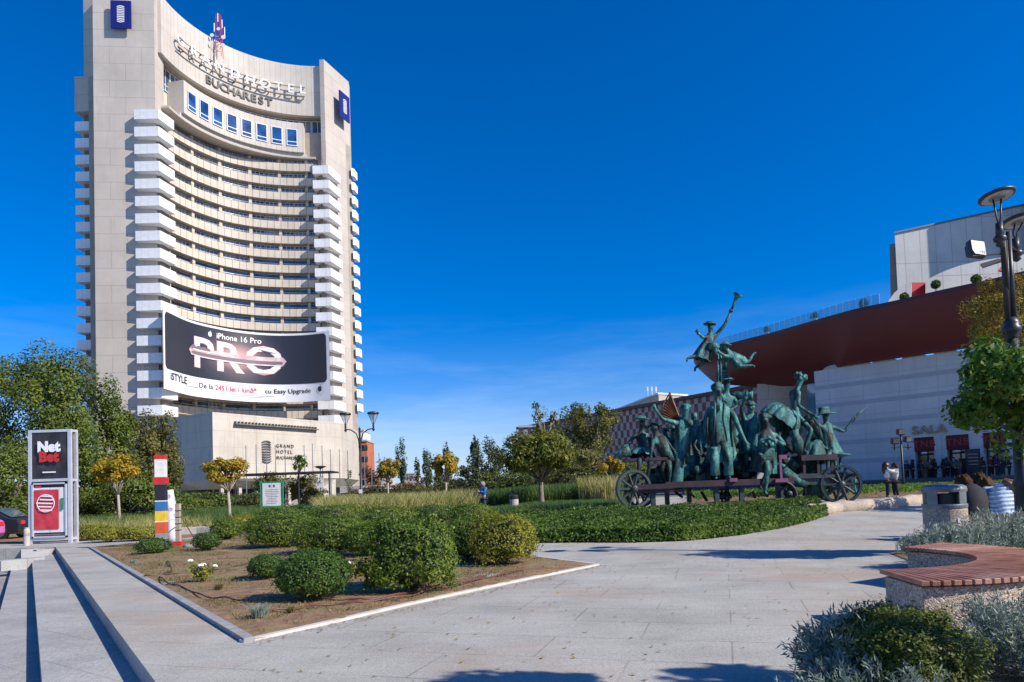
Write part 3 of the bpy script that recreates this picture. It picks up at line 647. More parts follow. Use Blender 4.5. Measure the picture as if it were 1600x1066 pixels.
# giant banner hung over floors 11 to 16
BA = [(-57.7, 113.0), (-57.2, 121.3), (-54.3, 127.4), (-50.3, 131.6), (-45.6, 133.7), (-40.4, 133.9), (-35.6, 132.6)]
def cr_pt(s):
    n = len(BA)-1; f = min(max(s, 0), .99999)*n; i = int(f); t = f-i
    g = lambda k: Vector(BA[min(max(k, 0), n)])
    p0_, p1_, p2_, p3_ = g(i-1), g(i), g(i+1), g(i+2)
    return .5*((2*p1_)+(-p0_+p2_)*t+(2*p0_-5*p1_+4*p2_-p3_)*t*t+(-p0_+3*p1_-3*p2_+p3_)*t**3)
tab = [0]; prev = cr_pt(0)
for i in range(1, 401): q = cr_pt(i/400); tab.append(tab[-1]+(q-prev).length); prev = q
BL = tab[-1]
def ban(u, v, d=0):
    "u metres along the banner, v height, d towards the camera"
    uu = min(max(u, 0), BL-.001); i = int(np.searchsorted(tab, uu))-1; i = max(i, 0); s = (i+(uu-tab[i])/(tab[i+1]-tab[i]))/400
    p = cr_pt(s); t = (cr_pt(min(s+.002, .9999))-cr_pt(max(s-.002, 0))).normalized(); n_ = Vector((t.y, -t.x)); return Vector((p.x+n_.x*d, p.y+n_.y*d, v))
def ban_rect(b, u0, u1, v0, v1, d, nu=40, th=.0, rc=0):
    vs = []; fs = []; uvs = []
    for i in range(nu+1):
        u = u0+(u1-u0)*i/nu; k = 0
        if rc:
            e = min(u-u0, u1-u); k = rc-math.sqrt(max(0, rc*rc-(rc-e)**2)) if e < rc else 0
        vs += [ban(u, v0+k, d), ban(u, v1-k, d)]
    for i in range(nu):
        fs.append((2*i, 2*i+2, 2*i+3, 2*i+1)); ua, ub = u0+(u1-u0)*i/nu, u0+(u1-u0)*(i+1)/nu; uvs.append([(ua, v0), (ub, v0), (ub, v1), (ua, v1)])
    b.add(vs, fs, uvs)
banner = thing('advertising_banner', 'giant curved banner with a dark picture and white border across the lower hotel floors', 'banner', (-50, 125, 20))
bz0, bz1 = 20.6, 34.0
b = MB(); ban_rect(b, 0, BL, bz0, bz1, 0, 60); ban_rect(b, 0, BL, bz1, bz0, -.12, 60)
m_bwhite = M('banner_white_vinyl', (.78, .78, .8), (.72, .72, .75), .4, .6); b.build('vinyl_sheet', m_bwhite, banner)
mt, n, bb, oo = newmat('banner_dark_print'); uvn = n.nodes.new('ShaderNodeUVMap'); mpn = n.nodes.new('ShaderNodeMapping')
mpn.inputs['Location'].default_value = (-BL*.5/9.5, -28.9/5.4, 0); mpn.inputs['Scale'].default_value = (1/9.5, 1/5.4, 1); n.links.new(uvn.outputs[0], mpn.inputs[0])
gr = n.nodes.new('ShaderNodeTexGradient'); gr.gradient_type = 'SPHERICAL'; n.links.new(mpn.outputs[0], gr.inputs[0])
n.links.new(ramp(n, gr.outputs[0], [(0, (.022, .024, .036)), (.25, (.04, .036, .048)), (.5, (.11, .075, .085)), (.75, (.42, .24, .22)), (1, (.7, .42, .36))]).outputs[0], bb.inputs['Base Color']); bb.inputs['Roughness'].default_value = .45
b = MB(); ban_rect(b, .45, BL-.6, 24.1, 33.6, .05, 80, rc=.6); b.build('printed_panel', mt, banner)
m_halo = M('print_peach_halo', (.75, .38, .28), (.62, .42, .45), .3, .6); m_pw = M('print_white', (.85, .84, .83), rough=.6); m_pr = M('print_red', (.6, .03, .08), rough=.6); m_pk = M('print_black', (.03, .03, .035), rough=.6)
m_ph = M('print_rose_metal', (.45, .3, .3), (.75, .6, .6), .5, .5); m_ph2 = M('print_rose_dark', (.2, .14, .15), rough=.5)
UC = BL*.5
def btxt(s_, u, v, size, mat_, d, bold=0, xs_=1.0, nm='printed_lettering', align='CENTER', **k):
    b = MB(); text_mb(b, s_, lambda q: ban(u+q.x*xs_, v+q.y, d), size=size, extrude=0, bold=bold, align=align, **k); return b.build(nm, mat_, banner)
btxt('PRO', UC-.3, 28.3, 7.6, m_halo, .09, .2, 1.2, spacing=1.05); btxt('PRO', UC-.3, 28.3, 7.6, m_pw, .13, .08, 1.2, spacing=1.05)
def phone(b, u0, u1, v, th, d, tilt=0):
    N = 30; vs = []; fs = []
    for i in range(N+1):
        s = i/N; u = u0+(u1-u0)*s; e = min(s, 1-s)*(u1-u0); h = th*.5*(1 if e > th*.5 else math.sqrt(max(0, 1-(1-e/(th*.5))**2)))
        vs += [ban(u, v-tilt*(s-.5)-h, d), ban(u, v-tilt*(s-.5)+h, d)]
    for i in range(N): fs.append((2*i, 2*i+2, 2*i+3, 2*i+1))
    b.add(vs, fs)
b = MB(); phone(b, UC-10.4, UC+9.3, 28.6, 1.6, .17, 0.2); b.build('printed_phone', m_ph, banner)
b = MB(); phone(b, UC-9.9, UC+7.8, 28.3, .6, .21, .2); phone(b, UC+5.6, UC+8.6, 28.25, .5, .23, 0)
for (u, r) in ((UC-9.2, .42), (UC-8.0, .42), (UC-6.9, .38), (UC-5.9, .3)):
    b.add([ban(u+r*1.5*math.cos(a*.4488), 29.35+r*math.sin(a*.4488), .24) for a in range(14)], [tuple(range(14))])
b.build('printed_phone_edge', m_ph2, banner)
b = MB(); phone(b, UC-9.6, UC-1, 28.95, .14, .25, .1); phone(b, UC-9, UC+8.9, 27.75, .1, .25, .2); b.build('printed_phone_glint', m_pw, banner)
btxt('iPhone 16 Pro', UC+.3, 32.3, 1.45, m_pw, .12, .015, 1.05)
btxt('iSTYLE', 2.0, 23.0, 1.75, m_pk, .08, .03, 1.05, align='LEFT')
btxt('Premium Reseller', 6.8, 22.2, .42, m_pk, .08, 0, 1.1, align='LEFT')
btxt('De la', 10.2, 22.7, 1.25, m_pk, .08, .01, 1.15, align='LEFT'); btxt('2451 lei / lună*', 13.7, 22.7, 1.3, m_pr, .08, .02, 1.0, align='LEFT'); btxt('cu Easy Upgrade', 23.3, 22.7, 1.2, m_pk, .08, .015, 1.1, align='LEFT')
b = MB()
for (u0, u1, v) in ((14.5, 25, 21.75), (16.5, 23, 21.45)): ban_rect(b, u0, u1, v, v+.08, .07, 12)
for (u0, u1, v) in ((BL-3.0, BL-1.5, 21.9), (BL-2.6, BL-1.9, 21.55), (BL-3.2, BL-1.3, 23.7)): ban_rect(b, u0, u1, v, v+.05, .07, 3)
b.build('printed_fine_lines', M('print_grey', (.4, .4, .42), rough=.6), banner)
def fruit(u, v, r, d, mat_):
    b = MB(); N = 28; P = []
    for i in range(N):
        a = 2*math.pi*i/N; q = r*(1-.1*math.cos(2*a)+.0); x, y = q*math.cos(a), q*.98*math.sin(a)
        if y > 0: y -= .12*r*math.exp(-(x/(.25*r))**2)
        dd = math.hypot(x-1.25*r, y-.12*r)
        if dd < .5*r: x = 1.25*r-.5*r*math.sqrt(max(0, 1-((y-.12*r)/(.5*r))**2))
        P.append(ban(u+x, v+y, d))
    b.add([ban(u, v, d)]+P, [(0, i+1, (i+1) % N+1) for i in range(N)])
    b.add([ban(u+.05*r+x*r, v+y*r, d) for x, y in ((0, 1.05), (.35, 1.15), (.5, 1.6), (.15, 1.45))], [(0, 1, 2, 3)]); b.build('printed_mark', mat_, banner)
fruit(BL-2.25, 22.9, .5, .08, m_pk); fruit(UC-5.4, 32.35, .42, .12, m_pw)
# flagpoles in front of the podium
fp = thing('flagpole', 'slim pale metal flagpole in the row before the hotel podium', 'flagpole', (0, 0, 0), 'flagpoles before the hotel')
b = MB(); b.tube([(0, 0, 0), (0, 0, 10.5)], [.09, .05], 8); b.build('pole', m_steel, fp)
b = MB(); b.lathe([(.0, .0), (.1, .06), (.1, .12), (0, .2)], (0, 0, 10.5), 8); b.build('finial', m_steel, fp)
b = MB(); b.lathe([(.2, 0), (.2, .2), (.1, .3)], (0, 0, 0), 10); b.build('pole_base', m_conc, fp)
for i, (px, pyt) in enumerate(((384, 697), (400, 696), (416, 697), (430, 697), (445, 699), (475, 697), (488, 694), (503, 698), (516, 703), (530, 703), (543, 705), (569, 706), (580, 708), (592, 709))):
    o = fp if i == 0 else copy_tree(fp); o['label'] = ['leftmost slim flagpole before the podium, by the yellow tree crown', 'second flagpole from the left before the hotel podium', 'third flagpole from the left, above the notice board', 'fourth flagpole from the left before the hotel podium', 'flagpole just left of the podium lettering', 'sixth flagpole from the left, right of the bright sapling', 'seventh flagpole from the left before the podium', 'flagpole rising behind the small disc lamp post', 'ninth flagpole from the left before the podium corner', 'tenth flagpole, left of the thin sapling', 'flagpole immediately left of the left lamp post', 'flagpole just right of the left lamp post, against the brick tower', 'flagpole in the open sky right of the brick tower', 'rightmost flagpole, left of the yellow tree'][i]; Z = 92+i*1.1; p = W(px, pyt, Z); o.location = (p.x, p.y, 0); s = p.z/10.6; o.scale = (1, 1, s)
# the tower was set out from its plan; settle it on the measured lines (true plan position and storey heights)
def zmap(z): return z + (2.3*((z-15)/75)**1.5 if z > 15 else 0)
def settle(root, py, skip=()):
    done = set(); st_ = [root]
    while st_:
        o = st_.pop()
        if o in skip: continue
        st_ += list(o.children)
        if o.type != 'MESH': continue
        own = abs(o.location.z) > .01 or (o.parent and o.parent.type == 'MESH' and abs(o.parent.location.z) > .01); off = wloc(o)
        if abs(o.location.z) > .01: o.location.z = zmap(o.location.z)
        if o.data.name in done: continue
        done.add(o.data.name)
        for v in o.data.vertices:
            x, y = v.co.x+off.x, v.co.y+off.y
            v.co.x = W(800+F_PX*x/y, py, y).x-off.x
            if not own: v.co.z = zmap(v.co.z+off.z)-off.z
settle(tower, 200, (pod,)); settle(banner, 520)
mast_thing = bpy.data.objects['roof_mast']; mast_thing.location.z += 1.6; mast_thing.scale = (.85, .85, .80)
# ================================================================ THE THEATRE
def extr(b, pts, Z, depth, sk=.62):
    "a wall or block whose front stands at depth Z and goes back by depth"
    P = [W(px, py, Z) if not isinstance(px, Vector) else px for px, py in pts]; n = len(P)
    vs = [tuple(p) for p in P]+[(p.x+depth*sk, p.y+depth, p.z) for p in P]
    b.add(vs, [tuple(range(n-1, -1, -1)), tuple(range(n, 2*n))]+[(i, (i+1) % n, n+(i+1) % n, n+i) for i in range(n)]); return b
def vplane(P, d):
    P = Vector((P[0], P[1], 0)); d = Vector((d[0], d[1], 0)).normalized(); nn = Vector((d.y, -d.x, 0))
    def hit(px, py):
        D = FW + RT*((px-800)/F_PX) + UP*((PPY-py)/F_PX); C0_ = Vector((0, 0, CAMH)); t = (P-C0_).dot(nn)/D.dot(nn); return C0_+D*t
    return hit
th = thing('theatre_building', 'white striped theatre hall with a dark red curved canopy and concrete block above', 'building', (45, 70, 0))
TP, TD = Vector((33.7, 75)), Vector((.7337, -.6794)); TN = Vector((-.6794, -.7337))   # wall line; TN points to the camera
twf = lambda u, v, d: Vector((TP.x+TD.x*u+TN.x*d, TP.y+TD.y*u+TN.y*d, v))
hit = vplane(TP, TD)
def tu(px, py=700): p = hit(px, py); return (p.xy-TP).dot(TD)
def fbox(b, fn, u0, u1, v0, v1, d0, d1):
    return b.add([fn(u, v, d) for d in (d0, d1) for v in (v0, v1) for u in (u0, u1)], [(0, 2, 3, 1), (4, 5, 7, 6), (0, 1, 5, 4), (2, 6, 7, 3), (0, 4, 6, 2), (1, 3, 7, 5)])
doors = [(tu(1429.5), tu(1459.5)), (tu(1479.5), tu(1514)), (tu(1538), tu(1571)), (tu(1597), tu(1633))]
dtop = hit(1445, 684).z
b = MB(); edges = [0]+[e for d in doors for e in d]+[46]
for i in range(0, len(edges), 2): fbox(b, twf, edges[i], edges[i+1], 1.3, 13.5, -1.6, 0)
for d in doors: fbox(b, twf, d[0], d[1], dtop, 13.5, -1.6, -.003)
b.build('wall', m_twall, th)
b = MB(); fbox(b, twf, -14, 46, .0, 1.3, -3, 4.0); fbox(b, twf, -14, 46, 0, 1.0, 4.0, 4.5); fbox(b, twf, -14, 46, 0, .7, 4.5, 5.0); b.build('plinth', M('dark_granite', (.07, .07, .075), (.11, .105, .11), 3, .7), th)
for i, z in enumerate((11.6, 9.55, 7.45, 5.4, 3.35)):
    b = MB(); u1 = 46 if i < 3 else (tu(1420) if i == 3 else tu(1422)); fbox(b, twf, .02, u1, z-.2, z+.25, 0, .03); b.build('stone_band', m_tband, th)
m_wdoor = Mglass('door_glass', (.12, .12, .11))
for d in doors:
    b = MB(); fbox(b, twf, d[0], d[1], 1.3, dtop, -1.5, -1.3); b.mi = 1
    w_ = d[1]-d[0]
    for f in (0, .5, 1): fbox(b, twf, d[0]+w_*f-.06, d[0]+w_*f+.06, 1.3, dtop, -1.29, -1.2)
    fbox(b, twf, d[0]+.07, d[1]-.07, 3.6, 3.75, -1.29, -1.2)
    dr = b.build('doorway', [m_wdoor, m_dark], th)
    b = MB(); b.smooth = False; fbox(b, twf, d[0]-.02, d[1]+.02, dtop-1.35, dtop+.05, .0, .06); bn = b.build('door_banner', M('dark_red_cloth', (.07, .008, .01), (.1, .012, .015), 2, .8), th)
    b = MB(); text_mb(b, 'TNB', lambda q, d=d: twf((d[0]+d[1])/2+q.x, dtop-.65+q.y, .07+q.z), size=.95, extrude=.01, bold=.02, spacing=1.1); b.build('banner_lettering', M('dim_red_letter', (.28, .02, .025), rough=.6), bn)
    b = MB(); p = twf((d[0]+d[1])/2, dtop-1.5, .1); b.box(p, (.5, .15, .12)); b.build('door_lamp', m_frame, th)
m_gold = M('dull_gold_letter', (.28, .24, .14), rough=.5)
for i, ch in enumerate('SALA'):
    if ch == ' ': continue
    u = tu(1432)+i*(tu(1474)-tu(1432))/3.; b = MB(); text_mb(b, ch, lambda q, u=u: twf(u+q.x*1.1, hit(1450, 672).z+q.y, .1+q.z), size=1.15, extrude=.08, bold=.03); b.build('wall_letter', m_gold, th)
# scalloped edge above the wall
for px in (1304, 1341, 1381, 1428, 1478, 1532, 1590):
    u = tu(px, 575); b = MB(); N = 12; w_ = (tu(px+19, 575)-tu(px-19, 575))/2
    P = [twf(u+w_*math.cos(math.pi*i/N), 13.45+.5*math.sin(math.pi*i/N), -.05) for i in range(N+1)]; Q = [twf(u+w_*math.cos(math.pi*i/N), 13.45+.5*math.sin(math.pi*i/N), -1.2) for i in range(N+1)]
    b.add(P+Q, [tuple(range(N+1)), tuple(range(2*N+1, N, -1))]+[(i, N+1+i, N+2+i, i+1) for i in range(N)]); b.build('scallop', m_pier, th)
# beige side wall and blue glass beneath the canopy
b = MB(); extr(b, [(1183, 600), (1263, 600), (1263, 752), (1183, 758)], 84, 3); b.build('side_wall', m_pier, th)
b = MB(); extr(b, [(1261, 600), (1290, 600), (1290, 752), (1261, 752)], 82, 1); b.build('side_glazing', Mglass('sky_glazing', (.05, .22, .38)), th)
# canopy: hull-shaped sheet between the roof edge and the wall head
def at_z(px, py, z): d = FW+RT*((px-800)/F_PX)+UP*((PPY-py)/F_PX); return Vector((0, 0, CAMH))+d*((z-CAMH)/d.z)
T_ = [at_z(px, py, 18.4) for px, py in ((1083, 559), (1086, 556.5), (1110, 549.5), (1139, 541), (1205, 524.6), (1274, 505), (1340, 487), (1391, 477), (1470, 459), (1550, 442), (1640, 420), (1760, 392))]
B_pts = [W(1084, 566, 103), W(1088, 573, 99), W(1103, 587, 93), W(1118, 600, 89), W(1183, 605, 85.5), W(1250, 603, 83), W(1284, 597, 79.5)]
for t in (2.5, 7, 12, 17, 24, 34): B_pts.append(Vector((TP.x+TD.x*t-TN.x*(-.25)*1, TP.y+TD.y*t-TN.y*(-.25), 13.6)))
def resample(P, n):
    L_ = [0]
    for i in range(1, len(P)): L_.append(L_[-1]+(P[i]-P[i-1]).length)
    out = []
    for k in range(n+1):
        s = L_[-1]*k/n; i = 1
        while i < len(P)-1 and L_[i] < s: i += 1
        out.append(P[i-1].lerp(P[i], (s-L_[i-1])/max(1e-6, L_[i]-L_[i-1])))
    return out
def smooth_pts(P, it=3):
    for _ in range(it): P = [P[0]]+[(P[i-1]+P[i]*2+P[i+1])/4 for i in range(1, len(P)-1)]+[P[-1]]
    return P
NT = 60; TT = smooth_pts(resample(T_, NT), 1); BB = []
for p in TT:      # match each roof-edge point with the nearest run of the lower edge
    BB.append(p)
BB = smooth_pts(resample(B_pts, NT), 1)
vs = []; fs = []; KR = 12
for i in range(NT+1):
    T0, B0 = TT[i], BB[i]; C_ = Vector((T0.x*.75+B0.x*.25, T0.y*.75+B0.y*.25, B0.z*.9+T0.z*.1))
    for k in range(KR+1):
        t = k/KR; vs.append(B0*(1-t)**2+C_*2*t*(1-t)+T0*t*t)
for i in range(NT):
    for k in range(KR): a = i*(KR+1)+k; fs.append((a, a+KR+1, a+KR+2, a+1))
b = MB(); b.smooth = True; b.add(vs, fs); b.build('canopy', m_red, th)
vs = []; fs = []
for p in TT: vs += [p+Vector((0, 0, 0)), p+Vector((0, 0, .35)), p+Vector((12, 9, .35))]
for i in range(NT): fs += [(3*i, 3*i+3, 3*i+4, 3*i+1), (3*i+1, 3*i+4, 3*i+5, 3*i+2)]
b = MB(); b.add(vs, fs); b.build('roof_deck', M('dark_red_coping', (.07, .015, .02), rough=.5), th)
mt, n, bb, oo = newmat('balustrade_glass'); tr = n.nodes.new('ShaderNodeBsdfTransparent'); mxs = n.nodes.new('ShaderNodeMixShader'); mxs.inputs[0].default_value = .45
bb.inputs['Base Color'].default_value = (.1, .4, .6, 1); bb.inputs['Roughness'].default_value = .1; tr.inputs[0].default_value = (.75, .93, 1, 1)
n.links.new(tr.outputs[0], mxs.inputs[1]); n.links.new(bb.outputs[0], mxs.inputs[2]); n.links.new(mxs.outputs[0], oo.inputs[0]); m_balu = mt
b = MB(); inn = [p+Vector((.5, .5, .35)) for p in TT[4:36]]
for i in range(len(inn)-1):
    b.add([inn[i], inn[i+1], inn[i+1]+Vector((0, 0, 1.15)), inn[i]+Vector((0, 0, 1.15))], [(0, 1, 2, 3)])
b.mi = 1
for i in range(len(inn)): b.box(inn[i]+Vector((0, 0, .6)), (.04, .04, 1.2))
b.build('glass_balustrade', [m_balu, m_steel], th)
# upper storeys
b = MB(); P = [W(1398, 364, 90), W(1640, 311, 90), W(1640, 480, 90), W(1404, 480, 90)]
vs = [tuple(p) for p in P]+[(p.x+16, p.y+25, p.z) for p in P]
b.add(vs, [(3, 2, 1, 0), (4, 5, 6, 7), (0, 1, 5, 4), (1, 2, 6, 5), (2, 3, 7, 6), (3, 0, 4, 7)]); b.build('upper_block', m_tblock, th)
b = MB(); extr(b, [(1397.5, 362.4), (1640, 309.5), (1640, 312), (1397.5, 365)], 89.8, 25.4); b.build('roof_coping', M('zinc_coping', (.1, .13, .17), rough=.5), th)
b = MB(); extr(b, [(1389.5, 382), (1400, 380), (1405, 480), (1392, 480)], 93, 15); b.build('upper_side_block', m_pier, th)
b = MB(); b.box((79.3, 86, 20), (20.5, 4, 49)); b.build('shadow_wing', m_tblock, th)  # unseen block, added to throw a diagonal shadow on the upper block
b = MB(); extr(b, [(1384, 492), (1384, 479), (1389, 469), (1397, 458), (1407, 449), (1419, 441.5), (1424, 441.5), (1424, 492)], 76, 8); extr(b, [(1446, 490), (1446, 439), (1462, 430), (1480, 422), (1500, 415), (1525, 409), (1560, 403), (1640, 392), (1640, 470)], 76, 8); b.build('terrace_wall', m_tblock, th)
b = MB(); extr(b, [(1424, 441.5), (1446, 441.5), (1446, 492), (1424, 492)], 77, 2); b.build('terrace_door', m_redp, th)
b = MB(); extr(b, [(1447, 470), (1447, 462), (1500, 448), (1560, 433), (1560, 460)], 75.4, .5); b.build('terrace_panel', m_pier, th)
b = MB(); extr(b, [(1560, 422), (1573, 404), (1580, 407), (1570, 424)], 73, .6); b.build('red_sail', m_redp, th)
b = MB(); extr(b, [(1532, 412), (1560, 404), (1572, 405), (1536, 417)], 72, .6); b.build('dark_sail', m_black, th)
b = MB(); extr(b, [(1356, 483), (1378, 477), (1378, 484), (1356, 489)], 78, 2); b.build('roof_kiosk', m_white, th)
# round bushes in pots along the roof edge
POTS = [(1198, 517), (1273, 496), (1349.5, 475), (1413, 464), (1462, 444.5), (1525, 436)]
bush_names = ['round bush in a pot farthest left on the red canopy roof edge', 'second potted round bush from the left on the canopy roof edge', 'taller potted bush on the roof edge where the glass balustrade ends', 'potted round bush before the red door on the theatre terrace', 'potted round bush just right of the red terrace door', 'potted round bush on the terrace beneath the dark sail']
def leafball(name, c, r, n, size, mt_, parent=None, seed=0, sq=1):
    rng = np.random.default_rng(seed); D = unit(rng, n); q = rng.uniform(.75, 1.08, n)[:, None]
    C_ = D*q*np.array([r, r, r*sq]); V, Q = leaf_geo(C_, D+rng.normal(scale=.6, size=(n, 3)), rng, size, .55)
    off = wloc(parent) if parent is not None else Vector((0, 0, 0)); return np_mesh(name, V+np.array(Vector(c)-off), Q, mt_, parent)
for i, (px, py) in enumerate(POTS):
    Z = W(px, py, 1).x; 
    # stand it just behind the roof edge
    best = min(TT, key=lambda p: abs((p.x/p.y)-(px-800)/F_PX*1.0)); Zp = best.y+(1.2 if i < 3 else 2.0)
    p = W(px, py, Zp); base = Vector((p.x, p.y, 18.75))
    t = thing('potted_bush', bush_names[i], 'potted plant', base, 'potted bushes on the theatre roof')
    b = MB(); b.lathe([(.22, 0), (.3, .55), (.33, .55), (.33, .6)], base, 12); b.build('pot', m_frame if i < 3 else m_black, t)
    cz = max(p.z, base.z+.85); b = MB(); b.tube([base+Vector((0, 0, .5)), Vector((base.x, base.y, cz))], .05, 6); b.build('stem', m_bark, t)
    leafball('foliage', (base.x, base.y, cz), .42, 700, .16, m_lf_boxd, t, i, 1.0 if i != 2 else 1.3)
# ================================================================ BUILDINGS BEHIND
chk, n, bb, oo = newmat('chequered_panels'); uvn = n.nodes.new('ShaderNodeUVMap'); mpn = n.nodes.new('ShaderNodeMapping'); mpn.inputs['Scale'].default_value = (1/.9, 1/1.45, 1); n.links.new(uvn.outputs[0], mpn.inputs[0])
ck = n.nodes.new('ShaderNodeTexChecker'); ck.inputs['Scale'].default_value = 1; ck.inputs[1].default_value = (.30, .28, .31, 1); ck.inputs[2].default_value = (.085, .04, .05, 1); n.links.new(mpn.outputs[0], ck.inputs[0]); n.links.new(ck.outputs[0], bb.inputs['Base Color']); bb.inputs['Roughness'].default_value = .5
cb_ = thing('chequered_building', 'long low building with chequered maroon and white panels behind the sculpture', 'building', (20, 140, 0))
CPa, CPb = Vector((1.9, 170)), Vector((44, 104)); cd = (CPb-CPa).normalized(); cn = Vector((cd.y, -cd.x)); CL = (CPb-CPa).length
cf = lambda u, v, d: Vector((CPa.x+cd.x*u+cn.x*d, CPa.y+cd.y*u+cn.y*d, v))
b = MB(); b.prism([tuple(cf(u, 0, d))[:2] for u, d in ((0, 0), (CL, 0), (CL, -18), (0, -18))], 4, 17.0); b.build('facade', chk, cb_)
b = MB(); b.prism([tuple(cf(u, 0, d))[:2] for u, d in ((-.3, .5), (CL, .5), (CL, -18), (-.3, -18))], 17.01, 17.6); b.build('roof', M('dark_roof_edge', (.06, .04, .05), rough=.6), cb_)
b = MB(); b.prism([tuple(cf(u, 0, d))[:2] for u, d in ((0, -.6), (CL, -.6), (CL, -17), (0, -17))], 0, 3.99); b.build('ground_floor', m_dark, cb_)
bb_ = thing('office_block', 'pale beige flat-roofed block rising behind the chequered facade', 'building', W(1029, 760, 190)); bb_.location.z = 0
c1 = W(1029, 616, 190); c0 = W(955, 632, 230); c2 = W(1075, 624, 196); top = 27.3
b = MB(); b.prism([(c1.x, c1.y), (c2.x, c2.y), (c2.x+5, c2.y+50), (c0.x, c0.y)], 0, top); b.build('block', m_conc, bb_)
b = MB(); b.prism([(c1.x-.3, c1.y-.4), (c2.x, c2.y-.4), (c2.x+5, c2.y+50), (c0.x-.3, c0.y)], top+.01, top+.5); b.build('roof_edge', m_white, bb_)
b = MB()
for dx in (-1.2, 0, 1.2): b.tube([(c1.x-1.2+dx, c1.y+3, top), (c1.x-1.2+dx, c1.y+3, top+2.6)], .12, 5); b.box((c1.x-1.2+dx, c1.y+3, top+2.0), (.45, .3, 1.3))
b.build('aerial', m_frame, bb_)
def block(name, label, px0, px1, pyt, Z, mat_, depth=20, windows=True, roof=None, zb=0, wm=None):
    a, c = W(px0, pyt, Z), W(px1, pyt, Z); t = thing(name, label, 'building', ((a.x+c.x)/2, Z, 0)); z = (a.z+c.z)/2
    b = MB(); b.prism([(a.x, Z), (c.x, Z), (c.x, Z+depth), (a.x, Z+depth)], zb, z); b.build('wall', mat_, t)
    b = MB(); b.prism([(a.x-.2, Z-.3), (c.x+.2, Z-.3), (c.x+.2, Z+depth), (a.x-.2, Z+depth)], z+.005, z+.5); b.build('roof', roof or m_tband, t)
    if windows:
        nx = max(2, int((c.x-a.x)/4)); nz = max(1, int((z-3)/3.2))
        for i in range(nx):
            for k in range(nz):
                if i*nz+k > 20: break
                b = MB(); b.box((a.x+(c.x-a.x)*(i+.5)/nx, Z-.02, z-1.8-3.2*k), (1.5, .12, 1.5)); b.build('window', m_glass, t)
    return t
block('brick_tower', 'narrow orange brick tower seen just right of the hotel', 560.5, 573, 690, 190, M('orange_brick', (.42, .12, .045), (.5, .16, .06), .6, .8), 10)
block('apartment_building', 'narrow white building rising directly behind the orange brick tower', 553, 567.5, 674, 240, m_white, 12, False)
for (x0, x1, yt, Z, nm, mt_) in ((628, 648, 741, 330, 'far pale apartment block between the first and second poplars', m_pier), (648, 664, 747, 360, 'far grey block low on the skyline beside the second poplar', m_tband), (578, 604, 746, 300, 'far beige house row behind the flagpoles right of the hotel', m_conc), (728, 740, 742, 340, 'far white block peeping out left of the dark shrubs', m_white), (700, 724, 752, 320, 'far low beige block behind the middle yellow tree', m_pier), (812, 836, 668, 158, 'slatted maroon roof storey behind the green round tree', chk)):
    block('city_block', nm, x0, x1, yt, Z, mt_, 20, Z > 300)
# red and white station entrance
a = W(531, 757, 80); c = W(594, 757, 80); zt = a.z
ks = thing('kiosk', 'long red kiosk with a white roof band beyond the left lamp post', 'kiosk', ((a.x+c.x)/2, 80, 0))
b = MB(); b.prism([(a.x, 80), (c.x, 80), (c.x, 84), (a.x, 84)], 1.95, 2.75); b.build('roof_band', m_conc, ks)
b = MB(); b.prism([(a.x+.1, 80.2), (c.x-.1, 80.2), (c.x-.1, 83.8), (a.x+.1, 83.8)], 0, 1.94); b.build('red_wall', m_redp, ks)
b = MB(); b.box(((a.x+c.x)/2-.6, 80.1, 1.0), (2.6, .06, .35)); b.build('pale_stripe', m_white, ks)
# ================================================================ TREES AND PLANTS
def crown_pts(rng, n, c, r, clumps=28, cr=.34, fill=.25, low=-1):
    c = np.array(c); r = np.array(r)
    D = unit(rng, clumps*3); D = D[D[:, 2] > low][:clumps]; q = rng.uniform(.45, .88, len(D))[:, None]; CC = D*q
    k = rng.integers(0, len(CC), n); crs = rng.uniform(.6, 1.25, len(CC))*cr
    d = unit(rng, n); rad = crs[k]*rng.uniform(.35, 1.05, n)**.6; P = CC[k]+d*rad[:, None]
    N = P*.7+d*.9+np.array([0, 0, .5]); return c+P*r, N, c+CC*r
def tree(name, label, base, c, r, n, leaf, mt_, trunk=.15, group=None, seed=1, clumps=28, cr=.34, cat='tree', bark=None, low=-1, asp=.5, bare=0, fork=None):
    rng = np.random.default_rng(seed); base = Vector(base); c = Vector(c); t = thing(name, label, cat, base, group)
    P, N, CC = crown_pts(rng, n, c, r, clumps, cr, low=low)
    N = N+rng.normal(scale=.7, size=N.shape); V, Q = leaf_geo(P, N, rng, leaf, asp); np_mesh('crown', V-np.array(base), Q, mt_, t)
    b = MB(); b.smooth = True; fz = fork or (base.z+(c.z-r[2]*.75-base.z)*.9); fk = Vector((base.x+(c.x-base.x)*.3, base.y, max(fz, base.z+.3)))
    b.tube([base-Vector((0, 0, .1)), base.lerp(fk, .1)+Vector((.02, 0, 0)), base.lerp(fk, .5)+Vector((rng.normal()*.03, 0, 0)), fk], [trunk*1.35, trunk*1.05, trunk*.9, trunk*.8], 9)
    for i in range(min(len(CC), 14)):
        e = Vector(CC[i]); md = fk.lerp(e, .5)+Vector(rng.normal(size=3)*.05*r[0])+Vector((0, 0, -.04*r[2])); b.tube([fk-Vector((0, 0, .05)), md, fk.lerp(e, .97)], [trunk*.55, trunk*.32, trunk*.1], 5)
    b.build('trunk', bark or m_bark, t); return t
